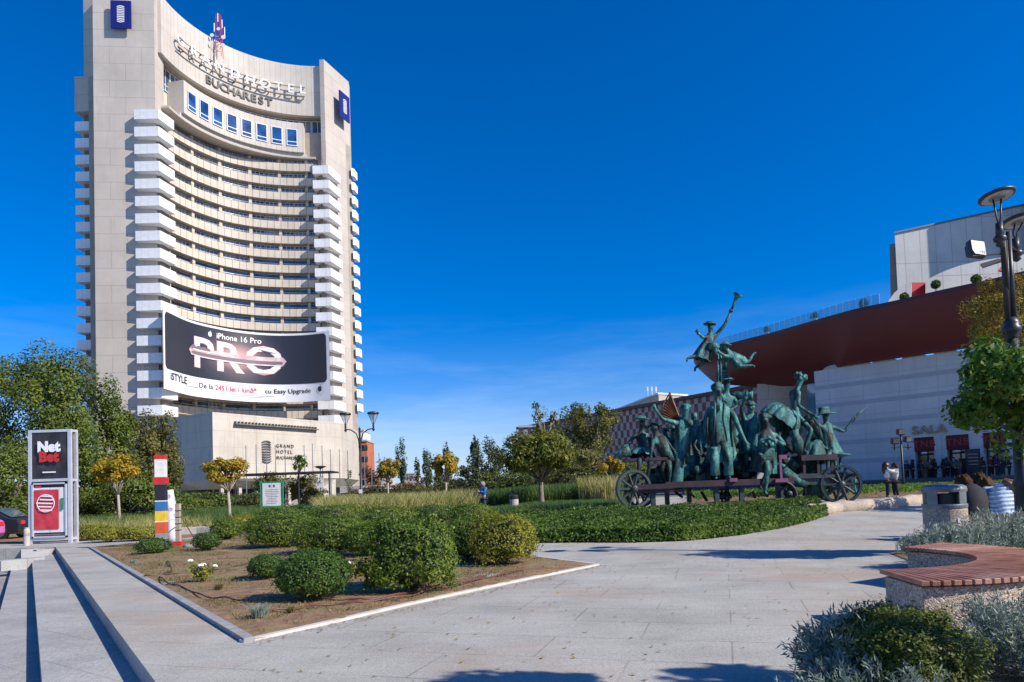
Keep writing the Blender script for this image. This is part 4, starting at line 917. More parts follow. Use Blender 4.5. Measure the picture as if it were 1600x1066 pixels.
def pxtree(name, label, px, pyc, Z, rpx, rpy, n, leaf, mt_, pyb=None, **k):
    "crown centred at the pixel, at depth Z, radii given in picture pixels and turned into metres"
    p = W(px, pyc, Z); s = Z/F_PX; bx = k.pop('bx', px); q = W(bx, pyc+rpy, Z); zg = hz(q.x, Z)
    dr = k.pop('dr', None) or rpx*s; return tree(name, label, (q.x, Z, zg), p, (rpx*s, dr, rpy*s), n, leaf, mt_, **k)
# big leafy mass at the far left: five separate trees
GL = 'big trees at the left edge'
pxtree('broadleaf_tree', 'big dark green tree at the far left edge, tallest of its group', 60, 650, 46, 120, 136, 34000, .21, m_lf_mid, trunk=.35, group=GL, seed=11, clumps=46, cr=.27, dr=4)
pxtree('broadleaf_tree', 'broad green tree between the black banner stand and the hotel pier', 150, 704, 50, 72, 100, 17000, .24, m_lf_mid, trunk=.3, group=GL, seed=12, clumps=34, cr=.29, dr=3.5)
pxtree('broadleaf_tree', 'olive green tree reaching up before the lowest white balconies', 232, 712, 54, 52, 88, 12000, .24, m_lf_olive, trunk=.28, group=GL, seed=13, clumps=30, cr=.3, dr=3)
pxtree('broadleaf_tree', 'low bushy tree filling the gap left of the black banner stand', 6, 762, 40, 62, 72, 11000, .19, m_lf_mid, trunk=.25, group=GL, seed=14, clumps=30, cr=.32, dr=3)
pxtree('broadleaf_tree', 'shaded low tree behind the striped totem post', 205, 778, 47, 80, 44, 9000, .2, m_lf_mid, trunk=.2, group=GL, seed=15, clumps=26, cr=.33, dr=2.6)
b = pxtree('young_tree', 'pale leafy sapling in front of the podium corner', 467, 722, 74, 13, 14, 420, .3, m_lf_bright, trunk=.07, seed=16, clumps=9, cr=.4)
pxtree('broadleaf_tree', 'rounded green tree overgrowing the green notice board', 480, 762, 62, 32, 28, 2600, .24, m_lf_olive, trunk=.12, seed=17, clumps=18, cr=.38)
pxtree('broadleaf_tree', 'dense green shrub tree left of the notice board', 418, 757, 63, 30, 20, 1900, .24, m_lf_olive, trunk=.12, seed=18, clumps=14, cr=.38)
pxtree('young_tree', 'thin sparse sapling beside the left lamp post', 545, 752, 68, 8, 26, 160, .22, m_lf_pop, trunk=.05, seed=19, clumps=10, cr=.35)
# lollipop maples
GY = 'yellowing round-headed trees'
pxtree('globe_maple', 'small yellow round-headed tree beside the black banner stand', 178, 731, 38, 35, 25, 3400, .19, m_lf_yel, trunk=.085, group=GY, seed=21, clumps=36, cr=.3, bark=m_barkl, bx=187, low=-.95, fork=1.95)
pxtree('globe_maple', 'yellow round-headed tree in front of the hotel podium wall', 352, 735, 40, 36, 25, 3600, .19, m_lf_yel, trunk=.1, group=GY, seed=22, clumps=36, cr=.3, bark=m_barkl, bx=358, low=-.95, fork=1.95)
pxtree('globe_maple', 'small yellow-green round tree just right of the left lamp post', 606, 734, 60, 19, 20, 1700, .25, m_lf_yel, trunk=.09, group=GY, seed=23, clumps=16, cr=.38, bark=m_barkl, low=-.5)
pxtree('globe_maple', 'yellow-green round tree in the middle, left of the man in blue', 697, 730, 54, 23, 25, 2300, .24, m_lf_yel, trunk=.09, group=GY, seed=24, clumps=18, cr=.38, bark=m_barkl, low=-.5)
pxtree('globe_maple', 'small yellow round tree just left of the sculpture wheel', 951, 732, 44, 22, 22, 1900, .19, m_lf_yel, trunk=.06, group=GY, seed=25, clumps=16, cr=.38, bark=m_barkl, bx=958, low=-.5)
pxtree('globe_maple', 'large dense green round-headed tree left of the sculpture', 845, 713, 41, 67, 46, 14000, .2, m_lf_maple, trunk=.17, group='green round-headed trees', seed=26, clumps=75, cr=.25, dr=2.6, low=-.6)
# loose trees behind
pxtree('broadleaf_tree', 'tall loose olive tree rising between the round tree and the sculpture', 925, 668, 72, 58, 56, 6500, .3, m_lf_olive, trunk=.28, seed=31, clumps=36, cr=.26, dr=3.6)
pxtree('broadleaf_tree', 'thin sparse pale tree above the big round-headed tree', 852, 655, 82, 27, 33, 800, .3, m_lf_olive, trunk=.15, seed=32, clumps=16, cr=.33, bark=m_barkl)
pxtree('broadleaf_tree', 'wide dark tree low behind the trunk of the round-headed tree', 905, 728, 66, 60, 34, 4200, .28, m_lf_olive, trunk=.2, seed=33, clumps=26, cr=.32)
pxtree('broadleaf_tree', 'dark grey-green bushy tree left of the big round-headed tree', 765, 722, 70, 36, 38, 3200, .27, m_lf_pop, trunk=.15, seed=34, clumps=26, cr=.3)
pxtree('broadleaf_tree', 'low dark shrub tree behind the man in blue', 735, 748, 66, 26, 24, 1500, .26, m_lf_pop, trunk=.1, seed=35, clumps=16, cr=.34)
GP = 'slim poplars on the skyline'
for i, (px, py, rx, ry, lab) in enumerate(((627, 722, 8.5, 39, 'tall slim poplar nearest the left lamp post'), (668, 732, 8, 40, 'slim poplar standing between two yellow round trees'), (652, 735, 5, 28, 'faint thin poplar between two thicker poplars'), (743, 706, 8, 33, 'slim dark poplar above the man in blue'), (697, 712, 6, 20, 'poplar tip showing just above the middle yellow tree'))):
    pxtree('poplar', lab, px, py, 98, rx, ry, 1300 if rx > 6 else 350, .34, m_lf_pop, trunk=.1, group=GP, seed=40+i, clumps=20, cr=.36)
m_lf_rust = Mleaf('leaf_rusty', [(.07, .035, .02), (.12, .06, .03), (.18, .09, .04), (.12, .1, .04)])
for i, (px, py, rx, ry, lab) in enumerate(((590, 745, 26, 26, 'rusty brown trees behind the flagpoles right of the hotel'), (650, 762, 30, 20, 'brown bushy tree low on the skyline behind the poplars'), (715, 764, 28, 17, 'brown-green bushy tree behind the middle yellow tree'), (690, 757, 22, 22, 'dark tree filling the skyline behind the middle yellow tree'))):
    pxtree('broadleaf_tree', lab, px, py, 110, rx, ry, 1500, .4, m_lf_rust if i < 2 else m_lf_olive, trunk=.15, seed=50+i, clumps=18, cr=.36)
# right edge: leafy maple in front of the lamp, a yellowing acacia behind
def rtree(): 
    pxtree('globe_maple', 'leafy green tree overhanging the right lamp post', 1600, 606, 10.9, 118, 96, 7500, .13, m_lf_bright, trunk=.07, group='green round-headed trees', seed=61, clumps=34, cr=.32, dr=.9, bx=1640)
rtree()
pxtree('acacia_tree', 'feathery yellow-green tree behind the right lamp post before the red canopy', 1575, 500, 30, 84, 76, 13000, .12, Mleaf('leaf_acacia', [(.08, .08, .012), (.17, .15, .02), (.3, .22, .025), (.4, .24, .03)]), trunk=.13, seed=62, clumps=44, cr=.25, dr=2.0, bx=1610)
# trees standing behind and beside the camera: their shade lies over the paving at the bottom of the picture
tree('shade_tree', 'leafy tree outside the picture that shades the bottom edge of the paving', (4.9, 2.5, 0), (4.35, 2.55, 3.5), (.8, .45, .45), 1400, .14, m_lf_mid, trunk=.09, seed=63, clumps=30, cr=.3, low=-.4)
tree('shade_tree', 'second leafy tree outside the picture, right of the first shade tree', (6.3, 2.5, 0), (5.85, 2.5, 3.5), (.4, .4, .35), 650, .14, m_lf_mid, trunk=.09, seed=64, clumps=26, cr=.3, low=-.4)
for i, (x, y) in enumerate(((17.5, 13.0), (20.5, 17.5), (24, 22.5), (19, 21))):
    tree('shade_tree', ['round tree outside the picture whose shade falls by the litter bin', 'round tree outside the picture behind the seated people', 'round tree outside the picture shading the island kerb', 'round tree outside the picture beside the far path'][i], (x, y, hz(x, y)), (x, y, 4.1+hz(x, y)), (1.9, 1.9, 1.3), 2600, .2, m_lf_maple, trunk=.12, seed=65+i, clumps=30, cr=.3, low=-.4)
# ---------------------------------------------------------------- clipped and loose shrubs in the bed
def shrub(label, px, pyb, rx, h, mt_, n, leaf, group='boxwood bushes in the planting bed', seed=1, Z=None, rough=.2, ry=None, name='boxwood_bush', core=True, up=.35, stems=True, shape=2.2):
    g = G(px, pyb) if Z is None else Vector((W(px, 760, Z).x, Z, 0)); g.z = hz(g.x, g.y)+.02; rng = np.random.default_rng(seed)
    big = group.startswith('boxwood')
    if big: rx *= 1.06; h *= 1.1; n = int(n*1.15); ry = ry*1.06 if ry else None
    ry = ry or rx; g = g+Vector((0, ry*.55, 0)); t = thing(name, label, 'bush', g, group)
    D = unit(rng, n); D[:, 2] = np.where(D[:, 2] < -.75, -D[:, 2], D[:, 2])
    # superellipsoid with lumps
    e = 2/shape; S = np.sign(D)*np.abs(D)**e; S /= np.maximum((np.abs(S)**shape).sum(1, keepdims=True)**(1/shape), 1e-6)
    f = np.array([1+rough*(noise.noise(Vector(d)*2.3+Vector((seed*3.1, 0, 0)))+.7*noise.noise(Vector(d)*6+Vector((0, seed*2.1, 0)))) for d in D])[:, None]
    q = (1-np.abs(rng.normal(scale=.07, size=n)))[:, None]; spr = rng.uniform(0, 1, n)[:, None]; q = q+np.where(spr > .86, rng.uniform(0, .2, n)[:, None], 0)
    P = S*f*q*np.array([rx, ry, h*.5]); P[:, 2] += h*.5+.03; P[:, 2] = np.maximum(P[:, 2], .03)
    N = D+np.array([0, 0, up])+rng.normal(scale=.65, size=(n, 3)); V, Q = leaf_geo(P, N, rng, leaf, .5); V[:, 2] = np.maximum(V[:, 2], .01); np_mesh('foliage', V, Q, mt_, t)
    b = MB(); b.smooth = True; b.blob((0, 0, h*.47), (rx*.74, ry*.74, h*.4), seed, .2, 2.0, 10);  # solid core added to block light through the bush
    o = b.build('shade_core', m_core, t, world=False)
    b = MB()
    for k in range(7):
        a = k*.9+seed; b.tube([(.05*math.cos(a), .05*math.sin(a), -.03), (rx*.45*math.cos(a), ry*.45*math.sin(a), h*.35)], [.018, .01], 5)
    b.build('stems', m_bark, t, world=False); return t
m_core = M('dark_core', (.02, .035, .01), (.05, .06, .02), 14, .95, .6, 60)  # near-black green: the shade inside the bush put into the colour
shrub('clipped dark green dome bush at the front of the bed', 481, 944, .44, .53, m_lf_boxd, 9000, .034, seed=1, rough=.08, shape=2.3)
shrub('tall square-shouldered green bush, largest in the bed', 636, 931, .56, .86, m_lf_box, 12000, .045, seed=2, rough=.26, shape=2.8, ry=.5)
shrub('small dark round bush tucked behind the clipped dome bush', 411, 908, .27, .33, m_lf_boxd, 3600, .034, seed=3, rough=.12)
shrub('yellow-tinged bush at the right tip of the bed', 784, 886, .56, .78, m_lf_yew, 8500, .045, seed=4, rough=.24, shape=2.6)
shrub('dark green bush between the largest bush and the yellow-tinged one', 735, 879, .52, .72, m_lf_box, 7000, .045, seed=5, rough=.26, shape=2.6)
shrub('broad green bush in the middle row behind the clipped dome bush', 512, 868, .78, .72, m_lf_box, 9000, .05, seed=6, rough=.26, shape=2.6)
shrub('wide leafy bush at the left end of the middle row', 430, 858, .85, .78, m_lf_box, 9000, .052, seed=7, rough=.26, shape=2.6)
shrub('low green bush filling the middle row behind the largest bush', 575, 872, .55, .62, m_lf_box, 6000, .048, seed=8, rough=.2)
shrub('small round bush by the path at the back of the bed', 350, 846, .5, .62, m_lf_box, 3800, .055, seed=9, rough=.16)
shrub('flat-topped golden shrub left of the striped totem post', 206, 846, .62, .42, m_lf_yew, 3600, .06, seed=10, rough=.14, shape=2.8)
shrub('flat-topped golden shrub behind the black banner stand corner', 160, 848, .6, .42, m_lf_yew, 3600, .06, seed=111, rough=.14, shape=2.8)
shrub('little green bush low beside the foot of the totem post', 232, 868, .4, .33, m_lf_boxd, 2600, .045, seed=12, rough=.2)
shrub('low bush right of the painted post foot', 318, 862, .34, .4, m_lf_boxd, 2400, .045, seed=13, rough=.2)
shrub('spreading golden shrub beyond the path behind the bed', 372, 832, .9, .62, m_lf_yew, 4200, .065, seed=14, rough=.2)
shrub('low green bush at the left edge of the path', 140, 838, .6, .5, m_lf_yew, 2500, .065, seed=15, rough=.2, Z=27)
# bushes that line the back of the bed
for i, (px, Z, rx, h, mt_, lab) in enumerate(((428, 28, 1.05, .95, m_lf_box, 'rounded hedge bush beneath the notice board'), (520, 29, 1.3, 1.0, m_lf_box, 'wide hedge bush left of the left lamp post foot'), (466, 30, 1.0, 1.05, m_lf_boxd, 'dark hedge bush below the parked car'), (600, 27, 1.25, .85, m_lf_box, 'hedge bush right of the left lamp post foot'), (676, 28, 1.2, .75, m_lf_boxd, 'dark low hedge bush left of the man in blue'), (735, 26, .9, .7, m_lf_box, 'low hedge bush just before the man in blue'))):
    shrub(lab, px, 0, rx, h, mt_, 4200, .075, 'hedge bushes behind the bed', 70+i, Z=Z, rough=.2, name='hedge_bush')
# rose bushes with white flowers
def rose(label, px, py, r, h, seed, nf):
    g = G(px, py); g.z += .03; rng = np.random.default_rng(seed); t = thing('rose_bush', label, 'bush', g, 'rose bushes in the planting bed')
    b = MB(); tips = []
    for k in range(14):
        a = rng.uniform(0, 6.28); q = rng.uniform(.3, 1)*r; e = Vector((q*math.cos(a), q*math.sin(a), h*rng.uniform(.6, 1))); tips.append(e); b.tube([(0, 0, 0), (e.x*.4, e.y*.4, e.z*.6), e], [.008, .006, .004], 4)
    b.build('stems', m_bark, t, world=False); k = rng.integers(0, 14, 420); u = rng.uniform(.35, 1.02, 420)[:, None]
    P = np.array(tips)[k]*u+rng.normal(scale=.045, size=(420, 3)); V, Q = leaf_geo(P, rng.normal(size=(420, 3))+np.array([0, 0, 1]), rng, .055, .55); np_mesh('foliage', V, Q, m_lf_yew, t)
    for i in range(nf):
        e = tips[i]; b = MB(); b.smooth = True
        for j in range(9):
            a = j*2.4; rr = .028*(.4+.6*(j/9)); b.blob((e.x+rr*math.cos(a), e.y+rr*math.sin(a), e.z+.02-.012*(j/9)), (.026, .026, .02), j, .1, 2, 4)
        b.build('white_flower', m_petal, t, world=False)
m_petal = M('white_petal', (.82, .8, .76), rough=.6)
rose('low rose bush with three white flowers in the open soil', 316, 912, .27, .34, 5, 5)
rose('rose bush with one white flower behind the clipped dome bush', 470, 893, .2, .3, 6, 2)
rose('small flowerless rose bush left of the largest bush', 560, 905, .2, .26, 7, 1)
rose('rose bush half hidden left of the largest bush with pale flowers', 590, 880, .25, .5, 8, 3)
# grass-like tufts
def tuft(name, label, g, r, h, n, mt_, seed, group=None, wd=.01, parent=None, cat='plant'):
    rng = np.random.default_rng(seed); t = thing(name, label, cat, g, group); a = rng.uniform(0, 6.28, n); q = r*.35*np.sqrt(rng.uniform(0, 1, n))
    B = np.stack([q*np.cos(a), q*np.sin(a), np.zeros(n)], 1); V, Q = blades(rng, B, h, wd, .55*r/h+.1); np_mesh('blades', V, Q, mt_, t); return t
def blades(rng, B, h, wd, lean, hj=.35):
    n = len(B); H = (h*(1-hj*rng.uniform(0, 1, n)))[:, None]; a = rng.uniform(0, 6.28, n); L_ = np.stack([np.cos(a), np.sin(a), np.zeros(n)], 1)*H*lean*rng.uniform(.2, 1.3, n)[:, None]
    a2 = rng.uniform(0, 6.28, n); Wd = np.stack([np.cos(a2), np.sin(a2), np.zeros(n)], 1)*wd; up = np.array([0, 0, 1.])
    mid = B+L_*.35+up*H*.58; tip = B+L_+up*H*.95
    V = np.stack([B-Wd, B+Wd, mid+Wd*.8, mid-Wd*.8, tip+Wd*.15, tip-Wd*.15], 1).reshape(-1, 3); o = np.arange(n)[:, None]*6
    return V, np.concatenate([o+np.array([0, 1, 2, 3]), o+np.array([3, 2, 4, 5])], 0)
for i, (px, py, r, h, lab) in enumerate(((407, 968, .22, .16, 'grey-green weed tuft near the front corner of the bed'), (342, 925, .12, .1, 'small pale tuft in the open soil below the white roses'), (208, 883, .15, .1, 'low weed tuft near the left kerb of the bed'), (455, 962, .1, .08, 'tiny weed tuft before the clipped dome bush'))):
    tuft('weed_tuft', lab, G(px, py)+Vector((0, 0, .03)), r, h, 260, m_gr_dry if i % 2 else m_lf_silver, 80+i, 'weed tufts in the bed', .004)
def in_poly(P, x, y):
    c = np.zeros(len(x), bool); n = len(P); j = n-1
    for i in range(n):
        xi, yi, xj, yj = P[i][0], P[i][1], P[j][0], P[j][1]; c ^= ((yi > y) != (yj > y)) & (x < (xj-xi)*(y-yi)/(yj-yi+1e-12)+xi); j = i
    return c
def scatter(rng, P, n):
    xs_ = [p[0] for p in P]; ys_ = [p[1] for p in P]; X = rng.uniform(min(xs_), max(xs_), n*4); Y = rng.uniform(min(ys_), max(ys_), n*4); k = in_poly(P, X, Y); return X[k][:n], Y[k][:n]
def HZ(X, Y):
    a = np.clip((Y-14)/16, 0, 1); a = a*a*(3-2*a); c = np.clip((X+6)/9, 0, 1); c = c*c*(3-2*c); return .42*a*c
def field(name, label, P, n, h, wd, lean, mt_, seed, patch=0, cat='grass', z0=.02):
    rng = np.random.default_rng(seed); X, Y = scatter(rng, P, n)
    if patch:
        f = np.array([noise.noise(Vector((x*patch, y*patch, seed))) for x, y in zip(X, Y)]); k = f > -.05+rng.uniform(-.15, .15, len(f)); X, Y = X[k], Y[k]
    B = np.stack([X, Y, HZ(X, Y)+z0], 1); V, Q = blades(rng, B, h, wd, lean); return setp(np_mesh(name, V, Q, mt_), label, cat, kind='stuff')
inner_bed = [(C0.x+.05, C0.y+.35)]+[(p.x-.15, p.y+.1) for p in rt[1:-1]]+[(C1.x-.4, C1.y)]+[tuple(p) for p in bed[6:]]
field('dry_grass', 'short dry grass growing in the bare soil of the planting bed', inner_bed, 45000, .05, .004, .9, m_gr_dry, 90, .9)
field('green_weeds', 'sparse green weeds in the soil of the planting bed', inner_bed, 8000, .06, .004, .8, m_gr_green, 91, 1.3)
# leaf litter
rng = np.random.default_rng(92); X, Y = scatter(rng, inner_bed, 9000); B = np.stack([X, Y, HZ(X, Y)+.045], 1); V, Q = leaf_geo(B, rng.normal(scale=.35, size=B.shape)+np.array([0, 0, 1]), rng, .028, .5); V[:, 2] += .0
setp(np_mesh('leaf_litter', V, Q, Mleaf('leaf_litter_brown', [(.09, .05, .025), (.18, .1, .05), (.28, .17, .08), (.35, .26, .14)], transl=.1)), 'fallen brown leaves and chips on the soil', 'leaves', kind='stuff')
# ground cover: glossy low leaves massed over the long bed
def cover_leaves(name, label, P, n, h, leaf, mt_, seed, sp=1.0):
    rng = np.random.default_rng(seed); X, Y = scatter(rng, P, n); f = np.array([noise.noise(Vector((x*.9, y*.9, seed)))+.6*noise.noise(Vector((x*3, y*3, seed))) for x, y in zip(X, Y)])
    Zs = HZ(X, Y)+h*(.75+.35*f)*(1-np.abs(rng.normal(scale=.16, size=len(X)))); B = np.stack([X, Y, np.maximum(Zs, HZ(X, Y)+.03)], 1)
    V, Q = leaf_geo(B, rng.normal(scale=.75, size=B.shape)+np.array([0, -.2, .7]), rng, leaf, .42); return setp(np_mesh(name, V, Q, mt_), label, 'ground cover', kind='stuff')
cin = [tuple(p) for p in cover]
cover_leaves('ground_cover', 'mass of low dark green leafy ground cover before the sculpture', cin, 85000, .42, .12, m_lf_cover, 93)
ring = []
for i in range(9): a = cover[i]; ring.append(a)
# near edge skirt so that the mass ends in a leafy slope
rng = np.random.default_rng(94); seg = rng.integers(0, 8, 15000); u = rng.uniform(0, 1, 15000); E = np.array([[p.x, p.y] for p in cover[:9]]); XY = E[seg]*(1-u)[:, None]+E[seg+1]*u[:, None]; zf = rng.uniform(0, 1, 15000)
XY[:, 1] += .02+zf*.12+rng.normal(scale=.05, size=15000); B = np.stack([XY[:, 0], XY[:, 1], HZ(XY[:, 0], XY[:, 1])+.04+.3*zf], 1); V, Q = leaf_geo(B, rng.normal(scale=.6, size=B.shape)+np.array([0, -.8, .5]), rng, .12, .42)
setp(np_mesh('ground_cover', V, Q, m_lf_cover), 'leafy front edge of the ground cover spilling over the paving', 'ground cover', kind='stuff')
# middle distance: ornamental grasses in drifts
def pxpoly(*P): return [tuple((W(px, 760, Z)).xy) for px, Z in P]
field('tall_grass', 'tall green ornamental grass left of the notice board', pxpoly((285, 46), (285, 60), (420, 60), (420, 44)), 9000, 1.15, .012, .35, m_gr_green, 100, .25)
field('tall_grass', 'straw-coloured grass drift between the lamp post and the man in blue', pxpoly((505, 33), (500, 56), (745, 56), (742, 38), (640, 33)), 24000, 1.65, .016, .55, m_gr_straw, 101)
field('tall_grass', 'yellow-green grass under the yellow trees at the left', pxpoly((120, 30), (120, 56), (330, 56), (330, 31)), 22000, .8, .012, .5, m_gr_straw, 102, .18)
field('tall_grass', 'green grass under the trees at the left', pxpoly((120, 34), (120, 60), (360, 60), (360, 33)), 16000, .95, .012, .45, m_gr_green, 103, .2)
field('tall_grass', 'green feathery planting behind the litter bin and round-headed tree', pxpoly((760, 44), (745, 59), (985, 59), (965, 42)), 26000, 1.5, .016, .4, m_gr_green, 104)
field('tall_grass', 'fine green planting behind the middle yellow tree', pxpoly((560, 58), (560, 62), (760, 62), (760, 58)), 7000, 1.7, .018, .4, m_gr_green, 105)
field('tall_grass', 'pale grass plumes left of the sculpture wheel', pxpoly((905, 41), (905, 44), (965, 44), (965, 40)), 1500, 1.9, .02, .25, m_gr_straw, 106)
field('low_grass', 'low green grass around the round-headed tree', pxpoly((700, 30.5), (700, 44), (990, 42), (960, 29.5)), 16000, .4, .01, .6, m_gr_green, 107)
cover_leaves('ground_cover', 'bright yellow-green planting on the lawn behind the sculpture', [tuple(p) for p in lawn], 45000, .6, .16, m_lf_bright, 108)
cover_leaves('ground_cover', 'low planting between the hedge bushes and the grass', pxpoly((400, 30), (400, 34), (700, 33), (700, 29)), 9000, .55, .13, m_lf_yew, 109)
m_lf_feath = Mleaf('leaf_feathery', [(.03, .05, .01), (.08, .12, .015), (.16, .2, .025), (.3, .2, .06)])
# silver shrubs at the right and the dark juniper-like bush in front
def silver(label, g, rx, ry, h, n, seed, lf=.028, stem_n=150, mt_=None):
    rng = np.random.default_rng(seed); g = Vector(g); t = thing('silver_shrub', label, 'bush', g, 'silver-leaved shrubs'); S = stem_n
    a = rng.uniform(0, 6.28, S); q = np.sqrt(rng.uniform(0, 1, S)); X = rx*q*np.cos(a); Y = ry*q*np.sin(a); top = h*(1-.45*q**2)*rng.uniform(.7, 1.08, S)
    base = np.stack([X*.75, Y*.75, np.zeros(S)], 1); tip = np.stack([X*1.15+rng.normal(scale=.03, size=S), Y*1.15+rng.normal(scale=.03, size=S), top], 1)
    k = rng.integers(0, S, n); u = rng.uniform(.15, 1, n)[:, None]; P = base[k]*(1-u)+tip[k]*u+rng.normal(scale=.012, size=(n, 3)); d = tip[k]-base[k]; d /= np.linalg.norm(d, axis=1, keepdims=True)
    out = rng.normal(size=(n, 3)); T = d*.9+out*.75; T /= np.linalg.norm(T, axis=1, keepdims=True); Bn = np.cross(T, rng.normal(size=(n, 3))); Bn /= np.linalg.norm(Bn, axis=1, keepdims=True)
    l = (lf*rng.uniform(.6, 1.3, n))[:, None]; V = np.stack([P, P+T*l*.5+Bn*l*.1, P+T*l, P+T*l*.5-Bn*l*.1], 1).reshape(-1, 3); V[:, 2] = np.maximum(V[:, 2], .005); np_mesh('foliage', V, np.arange(4*n).reshape(n, 4), mt_ or m_lf_silver, t)
    b = MB()
    for i in range(0, S, 2): b.tube([tuple(base[i]), tuple((base[i]+tip[i])/2+np.array([0, 0, .01])), tuple(tip[i])], [.004, .003, .0015], 3, caps=False)
    b.build('stems', m_barkl, t, world=False); return t
silver('silver-leaved shrub at the bottom left of the front bed', (2.12, 4.15, .03), .42, .4, .5, 17000, 120, .05, 280)
silver('silver-leaved shrub at the bottom right under the bench base', (3.45, 4.5, .03), .6, .45, .52, 19000, 121, .045, 260)
silver('low silver shrub at the bottom edge beneath the first one', (1.95, 3.75, .03), .4, .35, .3, 8000, 122, .045, 160)
silver('silver shrub in the bottom right corner', (3.3, 3.75, .03), .4, .4, .4, 9000, 123, .045, 180)
shrub('dark green feathery bush at the bottom, between two silver shrubs', 1432, 1080, .34, .5, m_lf_feath, 20000, .022, 'dark feathery bushes', 124, Z=3.75, rough=.22, ry=.4, name='feathery_bush', up=.8)
for i, (x, y, r, h, lab) in enumerate(((6.3, 9.85, .6, .62, 'left end of the silver hedge behind the far bench arm, by the litter bin'), (7.2, 10.1, .7, .8, 'tall silver shrub between the litter bin and the right lamp post'), (8.3, 10.4, .75, .85, 'silver shrub at the foot of the right lamp post'), (7.7, 9.3, .65, .55, 'low silver shrub just behind the far bench arm'), (9.0, 9.6, .7, .72, 'silver shrub at the right edge behind the bench'))):
    silver(lab, (x, y, .03), r, r*.8, h, 14000, 130+i, .065, 230)
tuft('lavender_stalks', 'thin pale stalks standing above the front silver shrub', Vector((2.3, 3.75, .05)), .3, .5, 26, m_gr_straw, 140, None, .0025)
field('low_grass', 'grey-green grass blades around the silver hedge', [(5.8, 9.3), (6.6, 12), (12, 12), (12, 8.9)], 5000, .3, .004, .5, m_lf_silver, 141)

# leafy understorey that closes the view beneath the left trees
for i, (px, Z, rx, h, lab) in enumerate(((20, 44, 3.2, 3.0, 'dark hedge under the far left trees, behind the parked cars'), (90, 47, 3.2, 2.6, 'dark hedge behind the black banner stand'), (165, 49, 3.0, 2.6, 'dark hedge behind the small yellow tree at the left'), (240, 50, 2.8, 2.4, 'dark hedge behind the striped totem post'), (298, 52, 1.6, 1.6, 'low dark hedge under the grey podium flank'))):
    shrub(lab, px, 0, rx, h, m_lf_mid, 5200, .17, 'hedges beneath the left trees', 160+i, Z=Z, rough=.25, ry=1.3, name='hedge')

for i, (px, Z, rx, h, mt_, lab) in enumerate(((600, 76, 4.5, 2.6, m_lf_rust, 'rusty hedge row behind the red kiosk'), (665, 74, 4.5, 2.3, m_lf_olive, 'olive hedge row behind the middle yellow tree'), (725, 70, 4.0, 2.6, m_lf_olive, 'dark hedge row behind the man in blue'), (780, 66, 4.0, 3.0, m_lf_mid, 'dark hedge row left behind the green round-headed tree'), (850, 64, 4.2, 3.2, m_lf_mid, 'dark hedge row behind the trunk of the round-headed tree'), (920, 62, 4.0, 3.2, m_lf_olive, 'hedge row behind the pale grass plumes'), (985, 60, 3.4, 3.0, m_lf_mid, 'hedge row behind the left sculpture wheel'), (375, 66, 4.0, 2.0, m_lf_olive, 'low hedge row left of the notice board'), (300, 62, 4.0, 2.2, m_lf_mid, 'low hedge row before the dark podium base'))):
    shrub(lab, px, 0, rx, h, mt_, 4200, .22, 'hedge rows in the distance', 180+i, Z=Z, rough=.3, ry=1.4, name='hedge')

rng = np.random.default_rng(210); X, Y = scatter(rng, [(-1.5, 6.5), (1.6, 11.6), (4, 15.5), (9, 16), (5, 9), (3.0, 6.9), (2, 3.5), (-3, 3.8)], 420); near = rng.uniform(0, 1, len(X)); B = np.stack([X, Y, HZ(X, Y)+.012], 1); V, Q = leaf_geo(B, rng.normal(scale=.18, size=B.shape)+np.array([0, 0, 1]), rng, .045, .45)
setp(np_mesh('fallen_leaves', V, Q, Mleaf('fallen_leaf', [(.16, .09, .03), (.3, .18, .05), (.4, .28, .08), (.12, .08, .05)], transl=.1)), 'small dry leaves scattered thinly over the paving', 'leaves', kind='stuff')
k = np.random.default_rng(211); T_ = k.uniform(0, 1, 500); E0 = np.array([[C0.x, C0.y]]); E1 = np.array([[C1.x, C1.y]]); XY = E0*(1-T_)[:, None]+E1*T_[:, None]; XY += np.array([.8, -.58])*(np.abs(k.normal(scale=.12, size=500))[:, None]+.03); B = np.stack([XY[:, 0], XY[:, 1], np.full(500, .01)], 1); V, Q = leaf_geo(B, k.normal(scale=.2, size=B.shape)+np.array([0, 0, 1]), k, .03, .5)
setp(np_mesh('soil_crumbs', V, Q, m_soil), 'crumbs of soil washed over the bed kerb onto the paving', 'soil', kind='stuff')
# ================================================================ STREET FURNITURE
# curved bench: aggregate base and radial wooden slats
BC, RI, RO, A0, A1 = Vector((3.62, 7.85)), 1.38, 2.22, -98, 30
bench = thing('curved_bench', 'curved concrete bench with red-brown wooden slats in the right foreground', 'bench', (BC.x, BC.y, 0))
def ring(b, ri, ro, a0, a1, z0, z1, n=40, c=BC):
    vs = []; fs = []
    for i in range(n+1):
        a = R_(a0+(a1-a0)*i/n); ca, sa = math.cos(a), math.sin(a)
        vs += [(c.x+ri*ca, c.y+ri*sa, z0), (c.x+ri*ca, c.y+ri*sa, z1), (c.x+ro*ca, c.y+ro*sa, z1), (c.x+ro*ca, c.y+ro*sa, z0)]
    for i in range(n):
        for (j, k) in ((0, 1), (1, 2), (2, 3), (3, 0)): fs.append((4*i+j, 4*i+4+j, 4*i+4+k, 4*i+k))
    fs += [(0, 1, 2, 3), (4*n+3, 4*n+2, 4*n+1, 4*n)]; return b.add(vs, fs)
b = MB(); ring(b, RI+.05, RO-.05, A0+1, A1-1, -.05, .40, 60); b.build('concrete_base', m_agg, bench, bevel=.012)
b = MB(); ring(b, RI+.12, RI+.2, A0+2, A1-2, .4, .415); ring(b, RO-.2, RO-.12, A0+2, A1-2, .4, .415); b.build('slat_rail', m_black, bench)
